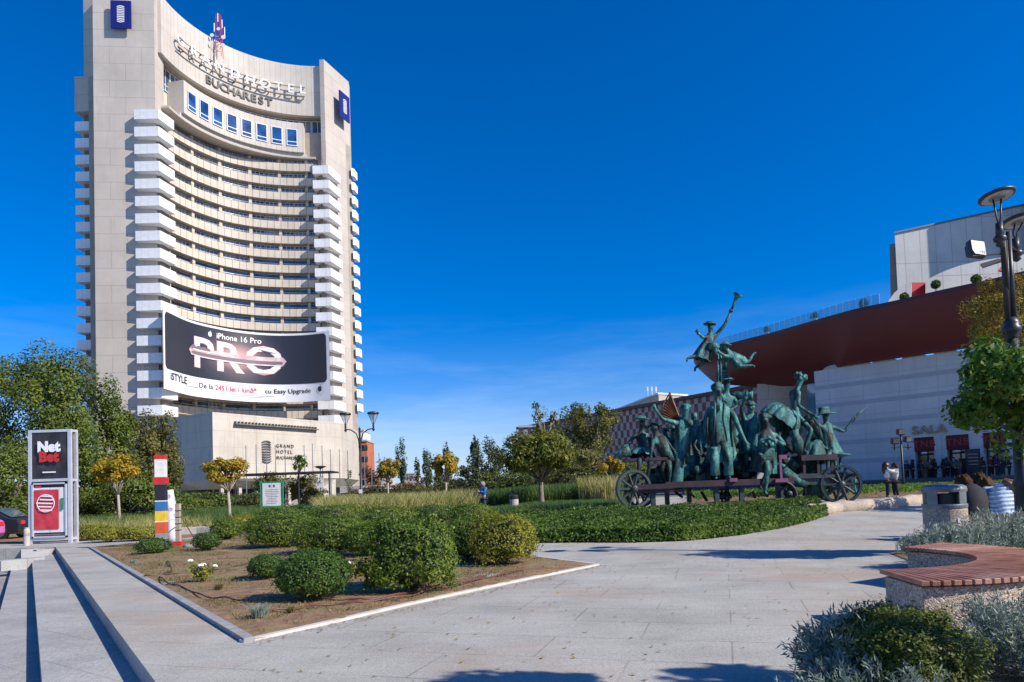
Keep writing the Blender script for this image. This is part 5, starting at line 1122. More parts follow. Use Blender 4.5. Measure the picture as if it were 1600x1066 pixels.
NS = 58; rs = random.Random(4)
for i in range(NS):
    a = R_(A0+(A1-A0)*(i+.5)/NS); L_ = RO-RI+.02; mid = (RI+RO)/2; wI = R_((A1-A0)/NS)*RI*.86; wO = R_((A1-A0)/NS)*RO*.74
    d = Vector((math.cos(a), math.sin(a))); t_ = Vector((-d.y, d.x)); z0, z1 = .416, .458+rs.uniform(-.001, .002); b = MB(); vs = []
    for z in (z0, z1):
        for (r, w_) in ((RI-.01, wI), (RO+.01, wO)):
            for s in (-1, 1): p = BC+d*r+t_*(s*w_/2); vs.append((p.x, p.y, z))
    b.add(vs, [(0, 1, 3, 2), (4, 6, 7, 5), (0, 4, 5, 1), (2, 3, 7, 6), (0, 2, 6, 4), (1, 5, 7, 3)]); b.build('slat', m_wood, bench, bevel=.005)
# second bench where the two people sit (its slats show under the silver hedge)
B2 = thing('curved_bench', 'bench with wooden slats under the two seated people behind the litter bin', 'bench', (10.2, 14.0, .02)); g2 = Vector((10.2, 14.0))
b = MB(); b.box((10.25, 14.05, .27), (3.2, .5, .42)); b.build('concrete_base', m_agg, B2, bevel=.01)
for i in range(24): b = MB(); b.box((8.7+i*.135, 14.05, .505), (.1, .62, .04)); b.build('slat', m_wood, B2)
# litter bin
lx, ly = 7.55, 12.0; bin_ = thing('litter_bin', 'round concrete litter bin with a dark metal hood beside the far silver hedge', 'litter bin', (lx, ly, .02))
b = MB(); b.smooth = False; b.lathe([(.33, 0), (.34, .05), (.34, .35), (.328, .36), (.328, .375), (.34, .385), (.34, .72), (.33, .75)], (lx, ly, .02), 36); b.build('concrete_drum', m_agg, bin_)
b = MB(); b.lathe([(.30, .74), (.30, .80), (.24, .80), (.24, 1.0), (.30, 1.0)], (lx, ly, .02), 30); b.build('liner', m_dark, bin_)
m_hood = M('grey_metal_hood', (.16, .17, .18), (.24, .25, .26), 5, .4, .15, 30, metal=.4)
b = MB(); b.lathe([(.345, .75), (.35, .80), (.345, .82)], (lx, ly, .02), 36)
b.lathe([(.345, 1.03), (.352, 1.07), (.34, 1.12), (.28, 1.155), (.1, 1.17), (.01, 1.172)], (lx, ly, .02), 36)
for k in range(4):
    for j in range(-4, 5):
        a = R_(25+k*90+j*3.5); b.box((lx+.335*math.cos(a), ly+.335*math.sin(a), .945), (.012, .024, .26), a)
b.build('hood', m_hood, bin_)
b = MB(); b.box((lx+.02, ly-.345, .56), (.05, .006, .07)); b.build('small_plate', m_frame, bin_)
# litter bin far
p = G(803, 800); p = Vector((W(803, 780, 37).x, 37, hz(0, 37))); fb = thing('litter_bin', 'small pale litter bin with a dark lid right of the man in blue', 'litter bin', p)
b = MB(); b.lathe([(.22, 0), (.24, .1), (.24, .65)], p, 16); b.build('concrete_drum', m_conc, fb); b = MB(); b.lathe([(.25, .64), (.26, .8), (.2, .87), (.02, .9)], p, 16); b.build('lid', m_black, fb)
# right lamp post: two disc heads, floodlight
LX, LY = 8.63, 11.6; lp = thing('street_lamp', 'tall black lamp post with round disc heads and a floodlight at the right edge', 'street lamp', (LX, LY, .02))
def Pp(px, py, Z=LY): return W(px, py, Z)
top = Pp(1577, 380); b = MB(); b.smooth = True
zc = Pp(1588, 505).z
b.tube([(LX, LY, 0), (LX, LY, .1), (LX, LY, .12), (LX, LY, 1.1), (LX, LY, 1.15), (LX, LY, 1.25), (LX, LY, zc-.25)], [.16, .16, .13, .12, .14, .1, .085], 16)
b.build('lower_pole', m_black, lp)
b = MB(); b.smooth = True; b.lathe([(.085, -.28), (.1, -.24), (.1, -.2), (.135, -.16), (.15, -.08), (.12, -.05), (.13, 0), (.1, .05), (.07, .1)], (LX, LY, zc), 18); b.build('collar', m_black, lp)
uz = Pp(1577, 385).z
b = MB(); b.smooth = True
for dx in (-.055, .055): b.tube([(LX+dx, LY, zc), (LX+dx*.9, LY, uz+.25)], .045, 10)
b.tube([(LX, LY+.02, zc), (LX, LY, uz+.1)], .035, 8); b.build('upper_poles', m_black, lp)
def discl(nm, c, r, tilt, foot):
    M_ = Matrix.Rotation(tilt[0], 3, 'X') @ Matrix.Rotation(tilt[1], 3, 'Y'); b = MB(); b.smooth = True
    b.lathe([(r*.3, .05), (r*.8, .045), (r, .02), (r*1.01, 0), (r*.97, -.02), (r*.86, -.022)], c, 32, M_); h = b.build('disc_head', m_black, lp)
    b = MB(); b.lathe([(r*.84, -.027), (r*.5, -.03)], c, 32, M_); b.build('lens', M('frosted_lens', (.35, .33, .3), (.5, .48, .44), 9, .4), h)
    b = MB(); b.lathe([(r*.46, -.03), (r*.42, -.05), (r*.2, -.05)], c, 24, M_); b.build('lens_ring', m_hood, h)
    f = Vector(foot); b = MB(); b.smooth = True
    for s in (-1, 1): b.tube([f+Vector((.0, 0, .2)), f+Vector((s*.035, 0, .35)), Vector(c)+Vector((s*.07, 0, -.03))], .014, 6)
    b.tube([f, f+Vector((0, 0, .25))], [.06, .055], 12); b.lathe([(.02, -.16), (.07, -.12), (.05, -.08), (.09, -.05), (.1, 0), (.06, .05)], f, 14); b.build('bracket', m_black, h)
ta = R_(16)
c1_, f1_ = Pp(1557.5, 307, LY-.3), Pp(1562.5, 372, LY-.3); discl('a', c1_, .27, (-.16, -.08), f1_)
c2_, f2_ = Pp(1592, 345, LY+.25), Pp(1588, 395, LY+.25); discl('b', c2_, .27, (-.16, -.05), f2_)
b = MB(); b.smooth = True; b.tube([f1_, f1_.lerp(Vector((LX, LY, uz)), .5)+Vector((0, 0, -.1)), (LX-.03, LY, zc+.55)], .035, 8); b.tube([f2_, (LX+.12, LY+.1, uz+.05), (LX+.04, LY, zc+.6)], .035, 8); b.build('curved_arm', m_black, lp)
fl = Pp(1525, 390); b = MB(); b.smooth = False; arm0 = Vector((LX, LY, Pp(1575, 396).z)); b.tube([arm0, fl+Vector((.1, 0, -.1))], .014, 6); b.build('floodlight_arm', m_black, lp)
b = MB(); b.box(fl, (.28, .12, .3), .1, -.25, .12); b.box(fl+Vector((0, .1, 0)), (.2, .1, .22), .1, -.25, .12); fo = b.build('floodlight', m_black, lp, bevel=.02)
b = MB()
for k in range(8): b.box(fl+Vector((-.1+k*.028, -.075, -.09)), (.02, .01, .09), 0, 0, 0)
b.build('floodlight_glass', m_frame, fo)
# left lamp post: two conical lantern heads on curved arms
def lantern_post(name, label, px, pyb, pyt, Z, heads, group=None):
    x = W(px, 760, Z).x; g = Vector((x, Z, hz(x, Z))); zt = W(px, pyt, Z).z; s = Z/F_PX; t = thing(name, label, 'street lamp', g, group)
    zt0 = zt-1.0; b = MB(); b.smooth = True; b.tube([g, g+Vector((0, 0, .04)), g+Vector((0, 0, .8)), g+Vector((0, 0, .85)), g+Vector((0, 0, 1.3)), g+Vector((0, 0, 1.35)), Vector((x, Z, zt0-.0))], [.26, .2, .15, .19, .12, .08, .055], 14); b.build('post', m_black, t)
    b = MB(); b.lathe([(.06, -.06), (.1, -.03), (.1, .03), (.06, .06)], (x, Z, zt0-1.0), 12); b.build('collar', m_black, t); b = MB(); b.lathe([(.06, 0), (.08, .04), (.02, .16)], (x, Z, zt0), 12); b.build('finial', m_black, t)
    for sx in heads:
        hx = x+sx*.82; b = MB(); b.smooth = True; P = [Vector((x+sx*.02, Z, zt0-1.3)), Vector((x+sx*.07, Z, zt0-.6)), Vector((x+sx*.2, Z, zt0-.22)), Vector((x+sx*.5, Z, zt0+.0)), Vector((x+sx*.82, Z, zt0+.05))]; b.tube(P, .035, 8); b.build('curved_arm', m_black, t)
        b = MB(); b.smooth = False; b.lathe([(.03, -.16), (.09, -.06), (.05, .02), (.06, .12), (.05, .3)], (hx, Z, zt0+.05), 12); h = b.build('head_base', m_black, t)
        b = MB(); b.lathe([(.1, 0), (.33, .62), (.35, .66), (.3, .74), (.12, .78)], (hx, Z, zt0+.32), 18); 
        b = MB(); 
        for k in range(4): a = k*math.pi/2+.4; b.tube([(hx+.05*math.cos(a), Z+.05*math.sin(a), zt0+.32), (hx+.3*math.cos(a), Z+.3*math.sin(a), zt0+.92)], .014, 5)
        b.lathe([(.33, .6), (.35, .63), (.32, .7), (.12, .75)], (hx, Z, zt0+.3), 18); b.build('lantern_frame', m_black, h)
        b = MB(); b.lathe([(.05, .02), (.28, .58)], (hx, Z, zt0+.33), 16); b.build('lantern_glass', m_lens, h)
    return t
mt, n, bb, oo = newmat('lantern_glass'); tr = n.nodes.new('ShaderNodeBsdfTransparent'); mxs = n.nodes.new('ShaderNodeMixShader'); mxs.inputs[0].default_value = .4; bb.inputs['Base Color'].default_value = (.5, .55, .6, 1); bb.inputs['Roughness'].default_value = .1
n.links.new(tr.outputs[0], mxs.inputs[1]); n.links.new(bb.outputs[0], mxs.inputs[2]); n.links.new(mxs.outputs[0], oo.inputs[0]); m_lens = mt
lantern_post('street_lamp', 'black lamp post with two conical lanterns on curved arms in front of the hotel', 564, 812, 645, 40, (-1, 1))
x = W(501, 760, 66).x; t = thing('street_lamp', 'small lamp post with a flat disc head before the podium, above a parked car', 'street lamp', (x, 66, 0))
zt = W(501, 729, 66).z; b = MB(); b.tube([(x, 66, 0), (x, 66, zt)], [.1, .06], 8); b.build('post', m_steel, t); b = MB(); b.lathe([(.06, -.25), (.55, -.05), (.6, 0), (.3, .06)], (x, 66, zt), 16); b.build('disc_head', m_black, t)
b = MB(); b.box((x-.05, 65.85, W(501, 754, 66).z), (.75, .06, 1.0)); b.build('white_sign', m_white, t)
x = W(563, 760, 39.8).x
bn = MB(); bn.box((x, 39.85, W(563, 768, 39.85).z), (.2, .03, .22)); sp = setp(bn.build('post_sticker', m_frame), 'small round white and red sticker on the left lamp post', 'sticker')
# theatre forecourt lamp with floodlights
Z = 50; x = W(1411, 745, Z).x; t = thing('floodlight_post', 'dark post carrying three boxy floodlights in front of the theatre wall', 'street lamp', (x, Z, .42)); zt = W(1411, 672, Z).z; zb_ = .42
b = MB(); b.smooth = True; b.tube([(x, Z, zb_), (x, Z, zb_+1), (x, Z, zt)], [.14, .09, .06], 10); b.build('post', m_black, t)
za = W(1411, 699, Z).z; b = MB(); b.tube([(x-.75, Z, za), (x+.75, Z, za)], .04, 6); 
for dx in (-.5, .5): b.tube([(x+dx, Z, za-.2), (x+dx, Z, za+.25)], .05, 6); b.lathe([(.03, 0), (.12, .08), (.03, .16)], (x+dx, Z, za-.1), 8)
b.build('cross_arm', m_black, t)
for dx, py in ((-.45, 689), (.5, 687), (0, 675)):
    b = MB(); c = Vector((x+dx, Z, W(1411, py, Z).z)); b.box(c, (.5, .35, .42), .3*dx, .25); f = b.build('floodlight', m_black, t, bevel=.03); b = MB(); b.box(c+Vector((0, -.19, -.02)), (.4, .02, .3), .3*dx, .25); b.build('floodlight_glass', m_hood, f)
# ---------------------------------------------------------------- black banner stand at the left
Z = 25.8; a = W(46, 849, Z); c = W(113, 849, Z); zt = W(80, 671.5, Z).z; xc = (a.x+c.x)/2; wd = c.x-a.x
st = thing('banner_stand', 'tall silver frame stand with a black banner over a red poster at the left', 'sign', (xc, Z, 0)); zb_ = 0.0
m_alu = M('aluminium_frame', (.55, .56, .6), (.66, .67, .7), 3, .4, metal=.3)
b = MB(); dp = .34
for sx in (-1, 1):
    for dy in (0, dp): b.box((xc+sx*(wd/2-.06), Z+dy, zt/2), (.12, .1, zt))
b.build('frame_post', m_alu, st)
b = MB()
for z in (.22, .05): pass
for z in (zt-.05, zt*.555, .16): 
    for dy in (0, dp): b.box((xc, Z+dy, z), (wd-.24, .09, .1))
for sx in (-1, 1):
    for z in (zt-.05, zt*.55, .16): b.box((xc+sx*(wd/2-.06), Z+dp/2, z), (.09, dp-.1, .09))
b.build('frame_rail', m_alu, st)
m_blk = M('black_banner_fabric', (.02, .02, .024), (.045, .045, .05), 1.6, .55, .8, 3)
def wavy(b, x0, x1, z0, z1, y, amp, nx=16, nz=16, sd=0):
    vs = []; fs = []
    for i in range(nx+1):
        for k in range(nz+1):
            u, v = i/nx, k/nz; e = min(1, 6*min(u, 1-u, v, 1-v)); vs.append((x0+(x1-x0)*u, y+e*amp*noise.noise(Vector((u*3+v*3, v*2-u, sd))), z0+(z1-z0)*v))
    for i in range(nx):
        for k in range(nz): q = i*(nz+1)+k; fs.append((q, q+nz+1, q+nz+2, q+1))
    b.smooth = True; b.add(vs, fs); return b
x0, x1 = xc-wd/2+.13, xc+wd/2-.13
b = MB(); wavy(b, x0, x1, zt*.565, zt-.1, Z-.02, .05); b.build('black_banner', m_blk, st)
f = lambda q, zz: Vector((xc+q.x, Z-.10-q.z, zz+q.y))
zz = W(80, 699, Z).z; b = MB(); text_mb(b, 'Net', lambda q: f(q, zz), size=.52, extrude=.006, bold=.03, spacing=1.02); b.build('banner_lettering', m_sign_w, st)
zz2 = W(80, 714.5, Z).z; b = MB(); text_mb(b, 'Bet', lambda q: f(q, zz2), size=.52, extrude=.006, bold=.03, spacing=1.02); b.build('banner_lettering', m_redp, st)
b = MB(); b.box((xc, Z-.07, W(80, 738, Z).z), (.5, .005, .05)); b.build('small_lettering', m_sign_w, st)
ztop2 = zt*.55
b = MB(); b.box((xc, Z-.02, (ztop2+.2)/2), (wd-.26, .05, ztop2-.24)); b.build('case_back', m_dark, st)
b = MB(); z0_, z1_ = W(80, 827, Z).z, W(80, 762, Z).z
for (q0, q1, r0, r1) in ((x0+.02, x1-.02, ztop2-.14, ztop2-.08), (x0+.02, x1-.02, .22, .28), (x0+.02, x0+.08, .22, ztop2-.08), (x1-.08, x1-.02, .22, ztop2-.08)): b.box(((q0+q1)/2, Z-.07, (r0+r1)/2), (q1-q0, .05, r1-r0))
b.build('case_frame', m_alu, st)
b = MB(); wavy(b, x0+.09, x1-.09, z0_-.12, z1_, Z-.055, .02, 10, 10, 3); po = b.build('white_poster', m_white, st)
m_rposter = M('red_poster_print', (.5, .02, .04), (.62, .06, .08), 2.5, .5, .6, 5)
b = MB(); wavy(b, x0+.11, x1-.32, z0_, z1_-.08, Z-.08, .03, 12, 12, 5); b.build('red_print', m_rposter, po)
b = MB()
rs = random.Random(2); xm = (x0+x1)/2-.1; zm = (z0_+z1_)/2+.2
for k in range(5): b.box((xm+rs.uniform(-.05, .05), Z-.13, zm+.26-k*.13), (.62-.1*abs(k-2), .004, .05), 0, 0, .06)
b.lathe([(.34, -.004), (.34, .004), (.31, .004), (.31, -.004)], (xm, Z-.125, zm), 24, Matrix.Rotation(R_(90), 3, 'X')); b.f = b.f[:-2]; b.m = b.m[:-2]; b.sm = b.sm[:-2]; b.build('white_emblem_print', m_sign_w, po)
b = MB(); b.box((x1-.2, Z-.085, zm-.05), (.1, .006, .45)); b.build('green_sticker', M('green_sticker', (.02, .25, .14), rough=.5), po)
b = MB(); b.box((x0+.25, Z-.06, ztop2-.22), (.22, .006, .08)); b.build('case_lettering', m_redp, st); b = MB(); b.box((x0+.5, Z-.06, ztop2-.3), (.3, .006, .035)); b.build('case_lettering', m_sign_w, st)
b = MB(); wavy(b, x0+.1, x1-.1, .36, z0_-.22, Z-.06, .015, 8, 8, 8); b.build('torn_film', M('grey_torn_film', (.12, .13, .15), (.2, .21, .23), 3, .4), st)
# bollard beside it
p = W(42, 850, 24.8); t = thing('bollard', 'short white bollard at the left foot of the banner stand', 'bollard', (p.x, 24.8, 0)); b = MB(); b.lathe([(.1, 0), (.1, .55), (.07, .62), (.09, .66)], (p.x, 24.8, 0), 14); b.build('post', m_conc, t); b = MB(); b.lathe([(.105, .35), (.105, .45)], (p.x, 24.8, 0), 14); b.build('band', m_kerbg, t)
# ---------------------------------------------------------------- painted totem post
Z = 21.6; g = G(253, 856); Z = g.y; s = Z/F_PX; g.z = 0; tp = thing('painted_totem', 'square post painted red, white, black, blue and yellow in the planting bed', 'totem post', g)
hh = lambda py: W(253, py, Z).z
segs = [(856, 833, (.28, .28, .28)), (833, 815, (.62, .1, .03)), (815, 798.5, (.75, .52, .03)), (798.5, 783, (.03, .15, .36)), (783, 757, (.015, .015, .02)), (757, 746, (.55, .02, .02)), (746, 718, (.75, .73, .68)), (718, 711, (.55, .02, .02))]
for i, (p0, p1, col) in enumerate(segs):
    w_ = .3 if i != 5 else .37; z0, z1 = hh(p0), hh(p1); b = MB(); b.box((g.x, g.y, (z0+z1)/2), (w_, w_, z1-z0), .25); b.build('painted_block', M('totem_paint_%d' % i, col, tuple(c_*.8 for c_ in col), 6, .55), tp, bevel=.01)
    if i in (1, 3, 4):
        b = MB(); b.box((g.x, g.y, z1), (w_+.004, w_+.004, .025), .25); b.build('white_line', m_sign_w, tp)
m_pw_ = M('purple_white_paint', (.8, .78, .8), (.22, .17, .35), 3, .5, lo=.5, hi=.62)
g2 = G(270, 852); cp_ = thing('painted_log', 'leaning white and purple painted log beside the striped totem post', 'log', g2)
b = MB(); b.smooth = True; z1 = W(264, 766, g2.y).z; b.tube([g2+Vector((-.02, 0, -.05)), g2+Vector((0, 0, .5)), Vector((g2.x-.03, g2.y, z1*.6)), Vector((g2.x-.09, g2.y, z1))], [.2, .18, .17, .12], 12); b.build('log', m_pw_, cp_)
g3 = G(279, 854); wp = thing('wooden_post', 'grey wooden post with a red foot beside the painted log', 'post', g3); z1 = W(278, 787, g3.y).z; zr = W(279, 846, g3.y).z
b = MB(); b.box((g3.x, g3.y, (z1+zr)/2), (.13, .13, z1-zr)); b.build('post', m_barkl, wp)
for k in range(4): b = MB(); b.box((g3.x, g3.y, zr+.35+k*.2), (.15, .15, .02)); b.build('dark_band', m_black, wp)
b = MB(); b.box((g3.x, g3.y, zr/2), (.24, .24, zr)); b.build('red_foot', m_redp, wp)
b = MB(); b.tube([Vector((g3.x+.08, g3.y, z1*.72)), G(304, 843)+Vector((0, 0, .02))], .018, 6); b.build('guy_pole', m_barkl, wp)
# paving edge slabs behind the bed
pth = thing('stone_edging', 'row of pale stone edging slabs behind the striped totem post', 'edging', G(290, 838)); 
for i, (px, w_) in enumerate(((212, .9), (238, .9), (300, 1.0), (327, .9))):
    g = G(px, 836); b = MB(); b.box((g.x, g.y, .16), (w_, .3, .34), .05); b.build('slab', m_kerb if i % 3 else m_kerbg, pth, bevel=.01)
# green framed notice board
Z = 56; x = W(424.5, 760, Z).x; sc_ = Z/F_PX; t = thing('notice_board', 'green framed notice board with a white sheet among the plants', 'notice board', (x, Z, 0)); z0_, z1_ = W(424, 791, Z).z, W(424, 755, Z).z
m_green = M('green_paint', (.02, .22, .11), (.03, .28, .14), 3, .5)
b = MB()
for dx in (-.9, .9): b.box((x+dx, Z, z1_/2+.1), (.12, .12, z1_+.2))
b.build('posts', m_green, t); b = MB()
for z in (z0_-.05, z1_+.06): b.box((x, Z, z), (1.68, .1, .12))
b.build('rails', m_green, t); b = MB(); b.box((x, Z-.02, (z0_+z1_)/2), (1.5, .06, z1_-z0_)); pn = b.build('white_sheet', m_white, t)
b = MB(); rs = random.Random(5)
for k in range(9): b.box((x+rs.uniform(-.05, .05), Z-.053, z1_-.55-k*.14), (rs.uniform(.7, 1.15), .004, .035))
b.build('printed_lines', m_hood, pn); b = MB()
for dx in (-.15, .2): b.box((x+dx, Z-.053, z1_-.25), (.16, .004, .2))
b.build('printed_symbol', m_sign_d, pn)
b = MB(); b.box((x+.2, Z+3, W(420, 739, Z).z), (8.5, 2.6, .14)); 
for dx in (-3.8, -1.2, 1.6, 4.2): b.tube([(x+dx, Z+2, 0), (x+dx, Z+2, W(420, 739, Z).z)], .07, 6)
sh_ = thing('shelter', 'low dark flat-roofed shelter overgrown by trees behind the notice board', 'shelter', (x, Z+3, 0)); b.build('roof_and_posts', m_black, sh_)
# ---------------------------------------------------------------- cars
def car(label, x, y, rz, mt_, z=0, L_=4.3, Wd=1.75, H=1.45, group='parked cars'):
    t = thing('parked_car', label, 'car', (x, y, z), group, rz); b = MB(); b.smooth = False
    prof = [(-L_/2, .35), (-L_/2, .75), (-L_/2+.15, .85), (-L_*.30, .95), (-L_*.17, H-.04), (-L_*.02, H), (L_*.2, H-.03), (L_*.38, .98), (L_/2-.08, .9), (L_/2, .7), (L_/2, .35), (L_/2-.2, .25), (-L_/2+.2, .25)]
    def side(sx, f): return [(px_, sx*(Wd/2-(.18 if pz_ > 1.0 else (.02 if pz_ > .8 else 0))), pz_) for px_, pz_ in prof]
    A, B = side(-1, 0), side(1, 0); n_ = len(prof); b.add(A+B, [tuple(range(n_)), tuple(range(2*n_-1, n_-1, -1))]+[(i, n_+i, n_+(i+1) % n_, (i+1) % n_) for i in range(n_)]); b.build('body', mt_, t, world=False, bevel=.05)
    for sx in (-1, 1):
        b = MB(); yy = sx*(Wd/2-.1)
        for q0, q1, q2, q3 in ((-1.15, -.72, -.06, -.06), (.02, .02, .8, 1.35)):
            b.add([(q0, yy*1.035, .99), (q3, yy*1.035, .99), (q2, yy*.935, H-.09), (q1, yy*.935, H-.09)], [(0, 1, 2, 3)])
        b.build('side_window', m_glass, t, world=False)
    b = MB(); b.add([(-L_*.298, -Wd/2+.16, .985), (-L_*.298, Wd/2-.16, .985), (-L_*.183, Wd/2-.24, H-.07), (-L_*.183, -Wd/2+.24, H-.07)], [(0, 1, 2, 3)]); 
    for v in range(len(b.v)): b.v[v] = (b.v[v][0]-.035, b.v[v][1], b.v[v][2]+.02)
    b.build('windscreen', m_glass, t, world=False)
    b = MB(); b.add([(L_*.385, -Wd/2+.16, .99), (L_*.385, Wd/2-.16, .99), (L_*.215, Wd/2-.24, H-.06), (L_*.215, -Wd/2+.24, H-.06)], [(0, 1, 2, 3)])
    for v in range(len(b.v)): b.v[v] = (b.v[v][0]+.03, b.v[v][1], b.v[v][2]+.02)
    b.build('rear_window', m_glass, t, world=False)
    for sx in (-1, 1):
        b = MB(); b.box((-L_/2-.0, sx*(Wd/2-.28), .68), (.08, .34, .14)); b.build('headlight', m_frame, t, world=False)
        b = MB(); b.box((L_/2, sx*(Wd/2-.25), .75), (.06, .26, .16)); b.build('tail_light', m_redp, t, world=False)
        for wx in (-L_*.31, L_*.31):
            b = MB(); b.smooth = False; b.lathe([(.2, -.1), (.31, -.11), (.32, -.05), (.32, .05), (.31, .11), (.2, .1)], (wx, sx*(Wd/2-.1), .32), 20, Matrix.Rotation(R_(90), 3, 'X')); w_ = b.build('wheel', m_black, t, world=False); b = MB(); b.lathe([(.19, -.12), (.19, .12)], (wx, sx*(Wd/2-.1), .32), 14, Matrix.Rotation(R_(90), 3, 'X')); b.build('rim', m_steel, w_, world=False)
    b = MB(); b.box((-L_/2-.02, 0, .48), (.03, .5, .12)); b.build('number_plate', m_frame, t, world=False)
    return t
m_cdark = M('dark_car_paint', (.02, .025, .035), rough=.25); m_cgreen = M('dark_green_car_paint', (.02, .05, .04), rough=.25); m_csil = M('silver_car_paint', (.4, .41, .43), rough=.3, metal=.5); m_cmag = M('magenta_paint', (.45, .04, .3), (.5, .2, .45), 1.5, .35)
x = W(488, 780, 64).x; car('dark silver car seen nose-on between the hedge and the small lamp post', x, 64, R_(80), m_csil)
x = W(522, 780, 70).x; car('dark green car parked side-on in front of the hotel stair', x, 70, R_(8), m_cgreen)
x = W(509, 780, 73).x; car('black car half hidden behind the small lamp post', x-1.5, 76, R_(20), m_cdark)
x = W(22, 830, 33).x; car('dark car parked in the shade of the trees left of the banner stand', x, 31, R_(4), m_cdark, -.0)
x = W(-12, 830, 30).x; car('magenta and white car at the left edge under the trees', x-.9, 28.2, R_(2), m_cmag, -.0)
for i, (px, Z, mm, lab) in enumerate(((664, 84, m_csil, 'pale car far behind the straw grass, left of the middle yellow tree'), (600, 86, m_cdark, 'dark car far behind the red kiosk end'),)):
    x = W(px, 780, Z).x; car(lab, x, Z, R_(5), mm)
# irrigation hoses lying on the soil
def hose(label, pts, r, mt_):
    P = [G(px, py) for px, py in pts]; fine = []
    for i in range(len(P)-1):
        p0_, p1_, p2_, p3_ = P[max(i-1, 0)], P[i], P[i+1], P[min(i+2, len(P)-1)]
        for k in range(8): t = k/8; fine.append(.5*((2*p1_)+(-p0_+p2_)*t+(2*p0_-5*p1_+4*p2_-p3_)*t*t+(-p0_+3*p1_-3*p2_+p3_)*t**3))
    fine.append(P[-1]); b = MB(); b.smooth = True; b.tube([(p.x, p.y, .055+.012*math.sin(i*.7)) for i, p in enumerate(fine)], r, 6); setp(b.build('hose', mt_), label, 'hose')
m_hose = M('brown_hose', (.14, .05, .035), rough=.5); m_hosed = M('dark_hose', (.05, .035, .025), rough=.6)
hose('brown irrigation hose along the front edge of the bed', [(425, 962), (470, 956), (520, 951), (575, 946), (635, 938), (680, 926), (740, 913), (800, 899), (850, 891)], .012, m_hose)
hose('second brown hose looping past the foot of the largest bush', [(490, 941), (540, 944), (590, 941), (640, 932), (668, 922), (720, 915), (760, 906)], .011, m_hose)
hose('dark hose winding through the open soil near the white roses', [(262, 880), (268, 896), (250, 904), (262, 915), (290, 925), (320, 938), (355, 941), (385, 945)], .011, m_hosed)
hose('thin dark hose crossing the bed behind the white roses', [(225, 905), (250, 904), (300, 899), (345, 893), (400, 884)], .009, m_hosed)
# small stones on the soil
for i, (px, py, r) in enumerate(((246, 862, .1), (297, 857, .12), (610, 880, .07))):
    g = G(px, py); b = MB(); b.smooth = True; b.blob(g+Vector((0, 0, .06)), (r*1.6, r, r*.7), i, .3, 2, 7); setp(b.build('stone', m_conc if i != 1 else m_kerbg), ['flat pale stone by the foot of the striped totem post', 'grey stone right of the painted post foot', 'small stone between the rose bush and the largest bush'][i], 'stone')
# ================================================================ FIGURES
def skin_mesh(name, nodes, edges, mats, parent, sub=1, root=0):
    "one continuous body grown round a skeleton: nodes are (x, y, z, radius)"
    off = wloc(parent) if parent is not None else Vector((0, 0, 0))
    me = bpy.data.meshes.new(name); me.from_pydata([(n_[0]-off.x, n_[1]-off.y, n_[2]-off.z) for n_ in nodes], edges, [])
    me.materials.append(mats); o = bpy.data.objects.new(name, me); scene.collection.objects.link(o); o.parent = parent
    sk = o.modifiers.new('skin', 'SKIN'); sk.use_smooth_shade = True; sk.branch_smoothing = .4
    d = me.skin_vertices[0].data
    for i, n_ in enumerate(nodes):
        r = n_[3]*1.22; d[i].radius = (r, r) if not hasattr(r, '__len__') else r; d[i].use_root = (i == root); d[i].use_loose = False
    if sub: s = o.modifiers.new('sub', 'SUBSURF'); s.levels = sub; s.render_levels = sub
    return o
